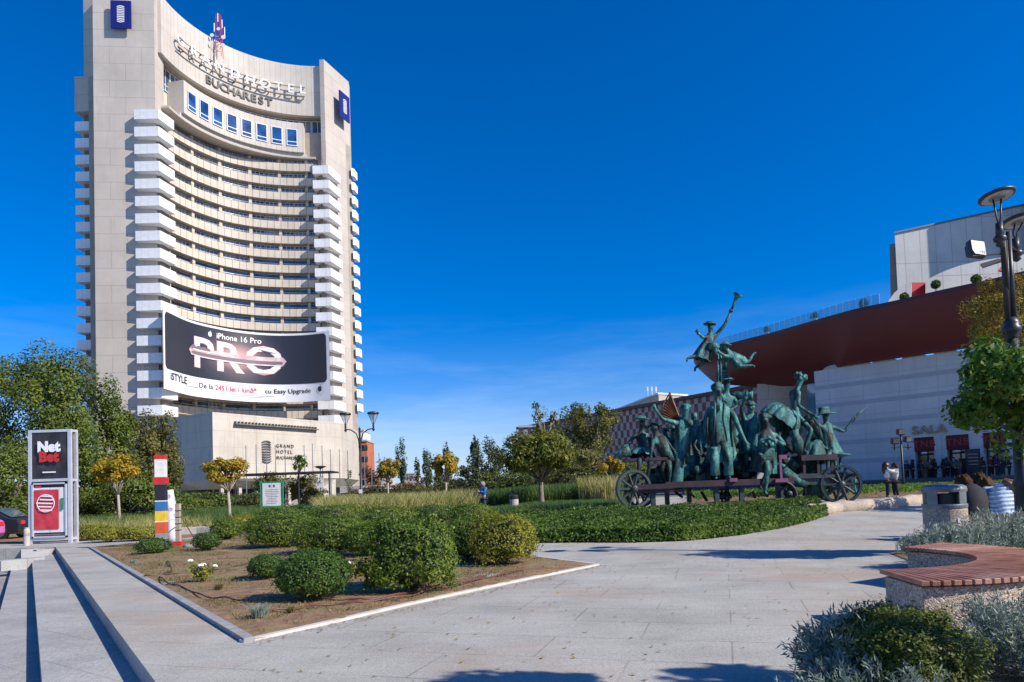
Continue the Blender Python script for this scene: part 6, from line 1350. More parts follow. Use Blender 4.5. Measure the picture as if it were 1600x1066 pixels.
def skeleton(J, q):
    "joints in world space -> nodes and edges; q = head radius in metres"
    N = []; E = []; ix = {}
    def nd(k, p, r): ix[k] = len(N); N.append((p[0], p[1], p[2], r)); return ix[k]
    def ed(a, b): E.append((ix[a], ix[b]))
    V = {k: Vector(v) for k, v in J.items()}
    nd('P', V['P'], 1.0*q); wst = V['P'].lerp(V['C'], .45); nd('W', wst, .86*q); ed('P', 'W'); nd('C', V['C'], 1.02*q); ed('W', 'C')
    nk = V['C'].lerp(V['H'], .55); nd('N', nk, .46*q); ed('C', 'N')
    hd = (V['H']-nk).normalized(); nd('H0', V['H']-hd*.3*q, .78*q); nd('H1', V['H']+hd*.45*q, .92*q); nd('H2', V['H']+hd*1.0*q, .6*q); ed('N', 'H0'); ed('H0', 'H1'); ed('H1', 'H2')
    if 'F' in V:
        f = V['F'].normalized(); nd('NO', V['H']+f*.95*q, .16*q); ed('H0', 'NO')
    for s in 'LR':
        if 'S'+s in V:
            nd('S'+s, V['S'+s], .55*q); ed('C', 'S'+s); nd('E'+s, V['E'+s], .38*q); ed('S'+s, 'E'+s); nd('H'+s, V['H'+s], .26*q); ed('E'+s, 'H'+s)
            d = (V['H'+s]-V['E'+s]).normalized(); nd('A'+s, V['H'+s]+d*.5*q, .3*q); ed('H'+s, 'A'+s)
            sd = d.cross(Vector((0, 1, .3))).normalized()
            for k, (sp_, ln) in enumerate(((-.42, .8), (-.15, 1.05), (.14, 1.0), (.42, .75))):
                nd('G%d%s' % (k, s), V['H'+s]+d*(.55+ln*.75)*q+sd*sp_*q, .09*q); ed('A'+s, 'G%d%s' % (k, s))
            nd('T'+s, V['H'+s]+d*.45*q+sd*.65*q, .1*q); ed('H'+s, 'T'+s)
        if 'K'+s in V:
            hp = V['P']+(V['K'+s]-V['P'])*.25+(V['K'+s]-V['P']).cross(Vector((0, 0, 0))); nd('I'+s, hp, .72*q); ed('P', 'I'+s); nd('K'+s, V['K'+s], .5*q); ed('I'+s, 'K'+s)
            nd('B'+s, V['K'+s].lerp(V['F'+s], .4), .44*q); ed('K'+s, 'B'+s); nd('F'+s, V['F'+s], .27*q); ed('B'+s, 'F'+s)
            t_ = Vector(J.get('t'+s, (0, -1, -.15))).normalized(); nd('Y'+s, V['F'+s]+t_*.9*q-Vector((0, 0, .1*q)), .24*q); ed('F'+s, 'Y'+s)
    return N, E, ix
def drape(b, pts, radii, folds=9, amp=.1, n=36, sq=.8, axis=None, seed=0):
    "cloth hanging in folds round a spine"
    vs = []; fs = []; P = [Vector(p) for p in pts]
    for i, p in enumerate(P):
        t = (P[min(i+1, len(P)-1)]-P[max(i-1, 0)]).normalized(); u = t.cross(Vector((0, 1, 0)) if abs(t.y) < .9 else Vector((1, 0, 0))).normalized(); v = t.cross(u).normalized(); f = i/(len(P)-1)
        for k in range(n):
            a = 2*math.pi*k/n; r = radii[i]*(1+amp*f*math.sin(folds*a+seed+f)+.06*noise.noise(Vector((math.cos(a)*2, math.sin(a)*2, f*3+seed)))); vs.append(p+u*math.cos(a)*r+v*math.sin(a)*r*sq)
    for i in range(len(P)-1):
        for k in range(n): fs.append((i*n+k, i*n+(k+1) % n, (i+1)*n+(k+1) % n, (i+1)*n+k))
    fs.append(tuple(range(n-1, -1, -1))); b.smooth = True; b.add(vs, fs); return b
# ---------------------------------------------------------------- the bronze wagon of actors
SZ = 28.0; su = SZ/F_PX
scg = thing('bronze_sculpture', 'large green bronze sculpture of costumed actors riding on a long wagon', 'sculpture', (W(1150, 785, SZ).x, SZ, .42))
def S(px, py, dy=0): return W(px, py, SZ+dy)
def part(b, nm, mt_, par=None): return b.build(nm, mt_, par or scg)
def fig(nm, q, mt_, **J):
    K = {}
    for k, v in J.items():
        if k in ('F', 'tL', 'tR'): K[k] = v
        else: K[k] = S(*v)
    K.setdefault('F', (0, -1, 0)); N, E, ix = skeleton(K, q*su); return skin_mesh(nm, N, E, mt_, scg, 1)
def hat(c, r, h, mt_, par, tilt=0, brim=1.9):
    b = MB(); b.smooth = True; r *= su; h *= su; b.lathe([(r*brim, -.02), (r*brim, .01), (r*1.02, .03), (r*.95, h), (r*.4, h*1.1)], S(*c), 18, Matrix.Rotation(tilt, 3, 'Y')); part(b, 'hat', mt_, par)
p0, p1, p2 = m_pat
# central man in a long coat
f = fig('figure', 8.6, p0, H=(1121, 612, -.6), C=(1124, 642, -.5), P=(1126, 684, -.5), SL=(1106, 640, -.5), EL=(1102, 664, -.7), HL=(1104, 690, -.9), SR=(1143, 642, -.5), ER=(1154, 668, -.7), HR=(1166, 694, -.8), KL=(1117, 716, -.7), FL=(1117, 746, -.5), KR=(1138, 716, -.8), FR=(1138, 745, -.6))
b = MB(); drape(b, [S(1124, 629, -.45), S(1124, 640, -.45), S(1124, 660, -.42), S(1125, 684, -.4), S(1126, 708, -.38), S(1127, 722, -.36)], [r*su for r in (7, 18, 17.5, 18.5, 21, 23)], 7, .12, sq=.62); part(b, 'coat', p0, f)
b = MB(); b.smooth = True
for x0, x1 in ((1117, 1114), (1131, 1136)): b.tube([S(x0, 630, -.85), S(x0-1, 655, -1.0), S(x1, 690, -1.05)], [.09, .1, .05], 8, sq=.5)
part(b, 'lapel', p0, f)
b = MB(); b.smooth = True; b.tube([S(1121, 620, -.75), S(1121, 634, -.85), S(1121, 642, -.85)], [.06, .12, .02], 8); part(b, 'beard', p0, f)
b = MB(); b.smooth = True; b.blob(S(1121, 606, -.55), .24, 3, .35, 4, 8); part(b, 'hair', p0, f)
for kx in (1117, 1138): 
    b = MB(); drape(b, [S(kx, 700, -.6), S(kx, 722, -.72), S(kx, 742, -.6)], [8.0*su, 6.8*su, 7.6*su], 5, .12, 16); part(b, 'trouser_leg', p0 if kx > 1120 else p1, f)
# man with both arms flung out, left arm raised
f = fig('figure', 7.2, p0, H=(1071, 641, -.4), C=(1068, 668, -.3), P=(1066, 704, -.2), SL=(1056, 661, -.3), EL=(1034, 655, -.5), HL=(1025, 640, -.5), SR=(1081, 663, -.3), ER=(1093, 664, -.5), HR=(1103, 655, -.5), KL=(1060, 735, -.4), FL=(1055, 762, -.3), KR=(1082, 730, .2), FR=(1083, 752, .3), tL=(-1, -.3, -.1))
b = MB(); drape(b, [S(1068, 652, -.3), S(1067, 668, -.3), S(1067, 690, -.25), S(1068, 712, -.2)], [r*su for r in (6, 12.5, 11.5, 14)], 6, .1, sq=.7); part(b, 'tunic', p1, f)
b = MB(); drape(b, [S(1064, 705, -.25), S(1060, 735, -.4), S(1056, 756, -.35)], [r*su for r in (9, 8, 10)], 5, .12, 20); part(b, 'trouser_leg', p1, f)
b = MB(); drape(b, [S(1076, 705, .0), S(1082, 730, .2), S(1083, 748, .25)], [r*su for r in (8, 7.5, 8)], 5, .12, 20); part(b, 'trouser_leg', p1, f)
b = MB(); b.smooth = True; b.blob(S(1071, 636, -.3), (.22, .22, .14), 5, .3, 4, 7); part(b, 'cap', p0, f)
b = MB(); drape(b, [S(1070, 655, -.4), S(1078, 662, -.5), S(1090, 668, -.4)], [3*su, 6*su, 2*su], 4, .2, 14); part(b, 'scarf', p0, f)
# pleated fan behind him
fan = MB(); A_f = S(1063, 658, .3); B_f = S(1047, 615, .4); C_f = S(1033, 652, .3); nf = 9
for i in range(nf):
    a0 = B_f.lerp(C_f, i/nf); a1 = B_f.lerp(C_f, (i+.5)/nf)+Vector((0, -.12, 0)); a2 = B_f.lerp(C_f, (i+1)/nf)
    for u_, v_ in ((a0, a1), (a1, a2)):
        bk = Vector((0, .05, 0)); fan.add([A_f, u_, v_, A_f+bk, u_+bk, v_+bk], [(0, 1, 2), (3, 5, 4), (0, 3, 4, 1), (1, 4, 5, 2), (2, 5, 3, 0)])
part(fan, 'pleated_fan', m_fan); b = MB(); b.tube([A_f, B_f], .04, 6); b.tube([A_f, C_f], .04, 6); b.tube([B_f+Vector((0, 0, .05)), B_f.lerp(C_f, .5)+Vector((-.1, 0, .03)), C_f], .035, 6); part(b, 'fan_frame', m_fan)
# fiddler sitting at the left end
f = fig('figure', 6.4, p2, H=(1003, 662, .2), C=(1002, 683, .2), P=(1004, 707, .2), SL=(993, 679, .2), EL=(982, 694, 0), HL=(965, 706, -.2), SR=(1012, 680, .2), ER=(1017, 695, 0), HR=(1013, 709, -.1), KL=(999, 720, -.5), FL=(996, 757, -.5), KR=(1016, 722, -.4), FR=(1010, 752, -.3))
hat((1002, 654.5, .2), 7, 4.5, p0, f, .1, 1.8)
b = MB(); drape(b, [S(1003, 698, .15), S(1003, 706, .1), S(1003, 715, 0)], [r*su for r in (8, 17, 20)], 8, .14, sq=.8); part(b, 'skirt', p0, f)
b = MB(); b.smooth = True; b.tube([S(1013, 667, -.2), S(1006, 664, -.4)], [.06, .12], 8); b.tube([S(998, 671, -.4), S(1022, 668, -.4), S(1035, 665, -.3)], .02, 5); part(b, 'fiddle', p2, f)
# slumped companion leaning right, and a small flute player
f = fig('figure', 6.6, p2, H=(1022, 670, -.3), C=(1028, 688, -.3), P=(1044, 713, -.2), SL=(1020, 690, -.5), EL=(1018, 703, -.6), HL=(1016, 714, -.6), SR=(1037, 684, -.2), ER=(1046, 696, -.3), HR=(1052, 704, -.4), KL=(1046, 733, -.5), FL=(1045, 757, -.4), KR=(1034, 731, -.4), FR=(1040, 752, -.3))
b = MB(); b.smooth = True; b.blob(S(1022, 667, -.25), .19, 8, .4, 4, 7); part(b, 'hair', p2, f)
b = MB(); drape(b, [S(1029, 682, -.3), S(1035, 698, -.3), S(1046, 716, -.25)], [r*su for r in (8, 10, 11)], 5, .1, 24); part(b, 'jacket', p2, f)
f = fig('figure', 5.2, p0, H=(1038, 676, .5), C=(1043, 691, .5), P=(1050, 708, .5), SL=(1037, 690, .4), EL=(1044, 698, .2), HL=(1048, 690, .1), SR=(1050, 687, .5), ER=(1058, 692, .3), HR=(1052, 684, .2))
hat((1039, 672, .5), 5, 2.5, p0, f, .35, 1.7)
b = MB(); b.smooth = True; b.tube([S(1038, 679, .1), S(1056, 691, .0)], .025, 6); part(b, 'flute', p1, f)
b = MB(); drape(b, [S(1043, 688, .5), S(1051, 702, .5), S(1056, 712, .5)], [r*su for r in (6, 8, 10)], 5, .15, 20); part(b, 'tunic', p0, f)
# figure with hat and cannon-like tube behind the central man, pipes that carry the fliers
f = fig('figure', 6.8, p0, H=(1135, 600, .4), C=(1136, 624, .4), P=(1136, 655, .4), SL=(1125, 621, .4), EL=(1123, 604, .3), HL=(1123, 590, .2), SR=(1147, 622, .4), ER=(1152, 634, .2), HR=(1143, 640, .1), KL=(1132, 680, .4), FL=(1132, 706, .5), KR=(1141, 680, .4), FR=(1141, 706, .5))
b = MB(); b.smooth = True; b.lathe([(.36, -.03), (.36, .02), (.2, .06), (.17, .2), (.19, .23), (.1, .5), (.13, .53), (.02, .6)], S(1133, 594, .35), 18, Matrix.Rotation(-.1, 3, 'Y')); part(b, 'tall_hat', p0, f)
b = MB(); b.smooth = True
for x0, x1, y1 in ((1121.5, 1121.5, 608), (1126, 1126, 606)): b.tube([S(x0, 544, 0), S(x1, y1, 0)], .055, 8)
b.tube([S(1133, 548, .2), S(1135, 592, .3)], [.1, .09], 8); b.lathe([(.1, -.1), (.17, 0), (.1, .08)], S(1131, 580, .25), 12); part(b, 'standing_pipes', p0)
b = MB(); b.smooth = True; b.tube([S(1140, 620, .6), S(1150, 619, .5), S(1172, 619, .2), S(1176, 619, .15)], [.2, .19, .17, .21], 14); b.tube([S(1166, 619, .26), S(1168, 619, .24)], [.2, .2], 14); part(b, 'cannon_barrel', p1)
# bust figure between central man and seated man
f = fig('figure', 7, p0, H=(1173, 638, .5), C=(1173, 660, .5), P=(1171, 692, .5), SL=(1162, 656, .4), EL=(1158, 640, .2), HL=(1163, 628, .1), SR=(1185, 658, .4), ER=(1191, 672, .2), HR=(1186, 684, 0), KL=(1166, 712, .3), FL=(1166, 735, .3), KR=(1177, 712, .3), FR=(1177, 735, .3))
b = MB(); b.smooth = True; b.tube([S(1146, 640, .2), S(1152, 628, .1), S(1160, 624, .1), S(1167, 632, .1)], .035, 6); b.blob(S(1173, 632, .5), (.2, .2, .13), 4, .3, 4, 7); part(b, 'cap', p1, f)
b = MB(); drape(b, [S(1173, 648, .5), S(1172, 662, .5), S(1171, 690, .45), S(1169, 712, .4)], [r*su for r in (6, 14, 13, 17)], 7, .14, sq=.75); part(b, 'robe', p0, f)
b = MB(); drape(b, [S(1150, 664, .3), S(1148, 690, .3), S(1147, 712, .3)], [r*su for r in (6, 9, 10)], 5, .15, 20); part(b, 'hanging_cloak', p1, f)
# portly seated man with crossed legs
f = fig('figure', 8.2, p1, H=(1194, 658, -.7), C=(1196, 684, -.6), P=(1196, 716, -.5), SL=(1183, 680, -.6), EL=(1178, 700, -.8), HL=(1188, 712, -1), SR=(1212, 680, -.6), ER=(1226, 696, -.8), HR=(1206, 686, -1.1), KL=(1203, 734, -1.0), FL=(1187, 762, -.9), KR=(1199, 731, -1.0), FR=(1195, 770, -.9))
b = MB(); drape(b, [S(1196, 669, -.6), S(1196, 682, -.6), S(1195, 700, -.6), S(1193, 722, -.5), S(1191, 738, -.45)], [r*su for r in (6, 15, 17, 18, 20)], 7, .12, sq=.75); part(b, 'coat', p1, f)
b = MB(); b.smooth = True; b.blob(S(1194, 652, -.65), (.25, .24, .18), 9, .4, 4, 8); part(b, 'hair', p2, f)
b = MB(); b.smooth = True
for k in range(5): b.blob(S(1190+k*5, 690+(k % 2)*5, -1.05), .12, k, .5, 4, 6)
part(b, 'ruffles', p0, f)
# dancer in a wide tutu, high at the right
f = fig('figure', 6.6, p0, H=(1251, 594, 0), C=(1242, 618, 0), P=(1239, 645, 0), SL=(1236, 612, .2), EL=(1238, 630, .3), HL=(1246, 644, .2), SR=(1248, 612, -.2), ER=(1247, 634, -.5), HR=(1272, 650, -.9), KL=(1268, 672, -.6), FL=(1256, 704, -.5), KR=(1262, 668, .2), FR=(1288, 700, .1), tL=(.6, -.6, -.5), tR=(1, -.3, -.4))
b = MB(); b.smooth = True
for k in range(14): a = k*.9; b.blob(S(1251+7*math.cos(a), 588+3.5*math.sin(a*1.3), .18*math.sin(a)), .1, k, .4, 4, 5)
part(b, 'curled_hair', p0, f)
ax = (S(1236, 650, 0)-S(1242, 622, 0)).normalized()
b = MB(); c_ = S(1238, 641, 0); drape(b, [c_, c_+ax*.08, c_+ax*.22+Vector((-.12, 0, 0)), c_+ax*.36+Vector((-.25, 0, 0)), c_+ax*.62+Vector((-.4, 0, 0))], [r*su for r in (7, 15, 27, 33, 34)], 15, .1, 60, .75); part(b, 'tutu', p0, f)
b = MB(); b.smooth = True; b.tube([S(1262, 655, -.3), S(1275, 668, .1), S(1284, 690, .1)], [.24, .17, .1], 10); b.tube([S(1232, 668, .4), S(1222, 690, .4), S(1240, 708, .3)], [.22, .14, .09], 10); part(b, 'stockings', p2, f)
b = MB(); b.smooth = True; b.tube([S(1240, 672, -.6), S(1246, 694, -.6), S(1250, 712, -.5)], [.2, .12, .09], 10); b.lathe([(.2, 0), (.24, .5), (.1, .75)], S(1247, 708, -.5), 12); part(b, 'stool_rider_leg', p2, f)
# driver with wide hat and raised whip at the right end
f = fig('figure', 6.4, p1, H=(1290, 652, .3), C=(1292, 672, .3), P=(1297, 700, .3), SL=(1283, 668, .2), EL=(1275, 662, -.2), HL=(1270, 652, -.5), SR=(1301, 667, .3), ER=(1319, 675, .2), HR=(1333, 656, .1), KL=(1294, 716, -.3), FL=(1293, 734, -.4), KR=(1304, 716, -.2), FR=(1306, 732, -.3))
b = MB(); b.smooth = True; b.lathe([(.5, -.02), (.5, .02), (.24, .04), (.22, .22), (.24, .28), (.05, .3)], S(1288, 647, .3), 16, Matrix.Rotation(-.08, 3, 'Y') @ Matrix.Diagonal((1, .6, 1))); part(b, 'wide_hat', p1, f)
b = MB(); drape(b, [S(1292, 662, .3), S(1293, 680, .3), S(1298, 700, .3), S(1301, 714, .3)], [r*su for r in (7, 9.5, 13, 18)], 8, .14, sq=.8); part(b, 'dress', p0, f)
b = MB(); b.smooth = True; b.tube([S(1332, 660, .1), S(1338, 650, .1), S(1354, 636, .1)], [.03, .055, .01], 6); part(b, 'whip', p1, f)
b = MB(); drape(b, [S(1280, 690, .1), S(1275, 700, 0), S(1272, 714, 0)], [r*su for r in (6, 14, 17)], 7, .15, 30); part(b, 'heaped_cloth', p0, f)
# trumpeter flying above
f = fig('figure', 6.0, p1, H=(1110, 511.5, 0), C=(1110, 531, 0), P=(1100, 549, 0), SL=(1103, 526, -.1), EL=(1098, 528, -.3), HL=(1092, 521, -.4), SR=(1118, 525, 0), ER=(1132, 508, 0), HR=(1141, 489, 0), KL=(1091, 556, -.1), FL=(1074, 560, -.1), KR=(1101, 566, .1), FR=(1086, 575, .1), tL=(-.2, 0, -1), tR=(-.1, 0, -1))
b = MB(); b.smooth = True; b.lathe([(.26, -.02), (.27, .01), (.17, .04), (.14, .1), (.05, .13)], S(1109, 506.5, 0), 14, Matrix.Rotation(.1, 3, 'Y')); part(b, 'hat', p1, f)
b = MB(); drape(b, [S(1110, 522, 0), S(1108, 534, 0), S(1101, 548, 0), S(1096, 562, 0)], [r*su for r in (5, 9, 11, 14)], 6, .16, sq=.8); part(b, 'tunic', p1, f)
b = MB(); b.smooth = True; b.tube([S(1108, 543, -.1), S(1117, 541, -.2), S(1123, 544, -.2)], [.2, .17, .1], 10); b.tube([S(1117, 541, -.2), S(1119, 555, -.2)], [.13, .05], 8); part(b, 'thigh_drape', p0, f)
b = MB(); b.smooth = True; b.tube([S(1120, 522, -.05), S(1134, 505, -.05), S(1142, 487, -.05)], .045, 8); b.tube([S(1141, 490, -.05), S(1147, 474, -.05), S(1151, 464, -.05), S(1152.8, 461, -.05)], [.035, .05, .09, .2], 14); b.lathe([(.06, -.06), (.09, 0), (.06, .06)], S(1142, 486, -.05), 10); part(b, 'trumpet', p1, f)
# second flier stretched out to the right
f = fig('figure', 6.0, p0, H=(1134, 543, 0), C=(1141, 554, 0), P=(1152, 563, 0), SL=(1137, 549, .1), EL=(1131, 550, .2), HL=(1126, 546, .2), SR=(1137, 558, -.1), ER=(1131, 556, -.2), HR=(1125, 551, -.2), KL=(1160, 573, -.1), FL=(1175, 571, -.1), KR=(1168, 567, .1), FR=(1177, 553, .1), tL=(.8, 0, -.4), tR=(1, 0, .5), F=(-1, -.2, 0))
b = MB(); b.smooth = True; b.lathe([(.25, 0), (.25, .03), (.15, .06), (.13, .14), (.03, .18)], S(1133.5, 540, 0), 14, Matrix.Rotation(.15, 3, 'Y')); part(b, 'hat', p0, f)
b = MB(); drape(b, [S(1141, 553, 0), S(1148, 560, 0), S(1156, 566, 0), S(1160, 571, 0)], [r*su for r in (6, 9, 10.5, 10)], 6, .15, sq=.8); part(b, 'skirt', p0, f)
b = MB(); b.tube([S(1110, 545, 0), S(1134, 552, 0)], .035, 6); part(b, 'cross_bar', m_fan)
# standing women at the back and props that fill the wagon
f = fig('figure', 6.2, p1, H=(1097, 668, .9), C=(1097, 686, .9), P=(1097, 712, .9), SL=(1088, 684, .9), EL=(1084, 696, .8), HL=(1090, 706, .7), SR=(1106, 684, .9), ER=(1110, 697, .8), HR=(1104, 706, .7))
b = MB(); drape(b, [S(1097, 680, .9), S(1097, 700, .9), S(1096, 725, .9), S(1096, 745, .9)], [r*su for r in (6, 9, 12, 14)], 7, .14, 30); part(b, 'dress', p1, f)
for (x, y, dy, r, h, m_) in ((1089, 742, -.3, .28, .45, p2), (1100, 738, .5, .4, .3, p0), (1153, 738, .2, .35, .5, p2), (1070, 745, .6, .3, .5, p1)):
    b = MB(); b.smooth = True; b.lathe([(r*.7, 0), (r, h*.35), (r*.9, h*.7), (r*.5, h)], S(x, y, dy), 14); part(b, 'drum', m_)
for j, (x, y, dy, q_, mm_) in enumerate(((1112, 660, 1.2, 6.5, p2), (1155, 668, 1.1, 6.4, p1), (1216, 672, .9, 6.2, p2), (1052, 676, 1.1, 6.2, p1), (1084, 650, 1.3, 6.2, p0), (1270, 690, .8, 5.6, p1))):
    f = fig('figure', q_, mm_, H=(x, y, dy), C=(x+1, y+21, dy), P=(x+1, y+50, dy), SL=(x-9, y+18, dy), EL=(x-14, y+32, dy-.1), HL=(x-8, y+42, dy-.3), SR=(x+11, y+18, dy), ER=(x+15, y+33, dy-.1), HR=(x+9, y+40, dy-.3))
    b = MB(); drape(b, [S(x, y+12, dy), S(x+1, y+24, dy), S(x+1, y+48, dy), S(x+2, y+72, dy), S(x+2, y+88, dy)], [r*su for r in (6, 12, 12, 16, 18)], 7, .16, sq=.7, seed=j); part(b, 'robe', mm_, f)
    if j % 2: hat((x, y-6, dy), 6.5, 5, mm_, f, .1*j-.2, 1.7)
for j, (x, y, dy, r) in enumerate(((1070, 735, .2, .42), (1108, 738, .5, .4), (1160, 735, .6, .45), (1030, 745, .3, .4), (1236, 728, .5, .4), (1282, 705, .6, .45), (1215, 738, .2, .36))):
    b = MB(); b.smooth = True; b.blob(S(x, y, dy), (r*1.3, r, r), j+20, .45, 2.5, 12); part(b, 'heaped_cloth', (p1, p2, m_iron)[j % 3])
# wagon: purple beams, legs, boxes
def beam(x0, y0, x1, y1, dy0, dy1, th, mt_, nm):
    b = MB(); b.tube([S(x0, y0, dy0), S(x1, y1, dy1)], th, 4); part(b, nm, mt_)
b = MB(); a = S(1040, 757, -.9); c = S(1240, 752, -.9); z = (a.z+c.z)/2
b.box(((a.x+c.x)/2, SZ-.9, z), (c.x-a.x, .12, .24)); part(b, 'front_beam', m_purple)
b = MB(); b.box(((a.x+c.x)/2, SZ+.1, z+.02), (c.x-a.x, 1.8, .1)); part(b, 'deck', m_purple)
b = MB(); b.box(((a.x+c.x)/2, SZ+1.1, z), (c.x-a.x, .12, .24)); part(b, 'rear_beam', m_purple)
a = S(988, 768, -.7); c = S(1050, 768, -.7); b = MB(); b.box(((a.x+c.x)/2, SZ-.1, a.z), (c.x-a.x, 1.6, .16)); b.box(((a.x+c.x)/2, SZ-.95, a.z+.16), (c.x-a.x, .1, .2)); part(b, 'left_deck', m_purple)
a = S(976, 716, 0); c = S(1050, 722, 0); b = MB(); b.box(((a.x+c.x)/2, SZ+.1, a.z-.1), (c.x-a.x, 1.1, .12)); part(b, 'bench_seat', m_purple)
a = S(1250, 716, -.3); c = S(1306, 716, -.3); b = MB(); b.box(((a.x+c.x)/2, SZ+.1, a.z-.0), (c.x-a.x, 1.1, .22)); part(b, 'driver_seat', m_purple)
b = MB()
for x in (1256, 1278, 1300): b.box(S(x, 729, -.3), (.1, .1, .6))
part(b, 'seat_posts', m_purple)
a = S(1238, 750, 0); c = S(1322, 750, 0); b = MB(); b.box(((a.x+c.x)/2, SZ, a.z), (c.x-a.x, 1.2, .45)); b.box(((a.x+c.x)/2, SZ-.65, a.z+.1), (c.x-a.x, .08, .12)); part(b, 'wagon_bed', m_iron)
b = MB(); b.smooth = True; b.tube([S(1222, 738, -.4), S(1234, 746, -.5), S(1260, 758, -.5)], [.3, .26, .16], 12); part(b, 'fallen_jar', p1)
for (x, y0, y1, dy) in ((1020, 768, 789, -.7), (1042, 770, 789, .5), (1119, 760, 788, -.7), (1135, 760, 786, .8), (1158, 760, 787, -.7), (1215, 755, 786, -.7), (1235, 752, 785, .2), (1076, 762, 787, .6), (1262, 760, 783, .5)):
    p = S(x, y0, dy); b = MB(); b.box((p.x, p.y, (p.z+.42)/2), (.17, .17, p.z-.42)); part(b, 'leg', m_iron)
b = MB(); p = S(1220.5, 749, -1.0); q_ = S(1220.5, 711, -1.0); b.box((p.x, p.y, (p.z+q_.z)/2), (.09, .09, q_.z-p.z)); b.box((p.x+.12, p.y, q_.z-.08), (.28, .1, .16)); b.box((p.x, p.y, p.z-.05), (.5, .14, .14)); part(b, 'pink_post', m_pink)
b = MB(); P = [S(1222+22*math.sin(t*.26), 757+22*(1-math.cos(t*.26))-4, -.95) for t in range(7)]; b.tube(P, .07, 4); part(b, 'mudguard', m_purple)
for x in (1146,): b = MB(); b.box(S(x, 750, -1.02), (.3, .06, .14)); part(b, 'pink_plate', m_pink)
b = MB(); rs = random.Random(8)
for k in range(12): b.box(S(1090+k*7+rs.uniform(-2, 2), 742+rs.uniform(-5, 4), .2+rs.uniform(-.5, .6)), (.24, .3, rs.uniform(.15, .5)), rs.uniform(0, 3))
part(b, 'crates_and_props', m_iron)
b = MB()
for k in range(9): b.tube([S(1056+k*20, 770+rs.uniform(-3, 3), rs.uniform(-.4, .6)), S(1066+k*19, 779+rs.uniform(-4, 4), rs.uniform(-.4, .6))], .06, 6)
part(b, 'under_rods', m_iron)
def wheel(cx, cy, dy, r, ang, mt_, spokes=10, tilt=0):
    c = S(cx, cy, dy); r *= su; Mx = Matrix.Rotation(ang, 3, 'Z') @ Matrix.Rotation(R_(90)+tilt, 3, 'X'); b = MB(); b.smooth = False
    pr = [(r-.1, -.09), (r, -.09), (r, .09), (r-.1, .09), (r-.1, -.09)]; b.lathe(pr, c, 36, Mx); b.f = b.f[:-2]; b.m = b.m[:-2]; b.sm = b.sm[:-2]
    w_ = part(b, 'wheel', mt_); b = MB(); b.lathe([(.05, -.2), (.13, -.15), (.15, 0), (.13, .15), (.05, .2)], c, 16, Mx); part(b, 'hub', mt_, w_); b = MB()
    for k in range(spokes): a = 2*math.pi*k/spokes; d = Mx @ Vector((math.cos(a), math.sin(a), 0)); b.tube([c+d*.1, c+d*(r-.04)], [.06, .045], 6)
    part(b, 'spokes', mt_, w_)
wheel(990, 764, -.9, 29, .3, m_iron); wheel(1000, 766, 1.1, 28, .3, m_iron); wheel(1314, 757, -.7, 30, -.15, m_iron); wheel(1298, 758, 1.0, 27, -.15, m_iron); wheel(1128, 775, .3, 13, 0, m_iron, 8); wheel(1336, 757, .6, 16, .9, p1, 8)
wheel(1232, 772, -.8, 13, 0, m_iron, 8)
b = MB(); b.smooth = True; b.tube([S(958, 716, -.2), S(972, 708, -.2), S(984, 704, -.2)], [.05, .2, .25], 8, sq=.6); part(b, 'cloth_end', p1)
b = MB(); b.smooth = True; b.lathe([(.02, .0), (.3, .1), (.45, .12), (.2, .2)], S(1314, 716, 0), 12); b.tube([S(1313, 716, 0), S(1312, 734, 0)], .05, 6); part(b, 'bronze_leaf', p0)
b = MB(); pa, pb = S(955, 0, 0).x, S(1345, 0, 0).x
b.prism([(pa, SZ-1.6), (pb, SZ-1.4), (pb+.3, SZ+1.8), (pa, SZ+2)], .2, .47); setp(b.build('sculpture_plinth', m_kerbg), kind='structure')
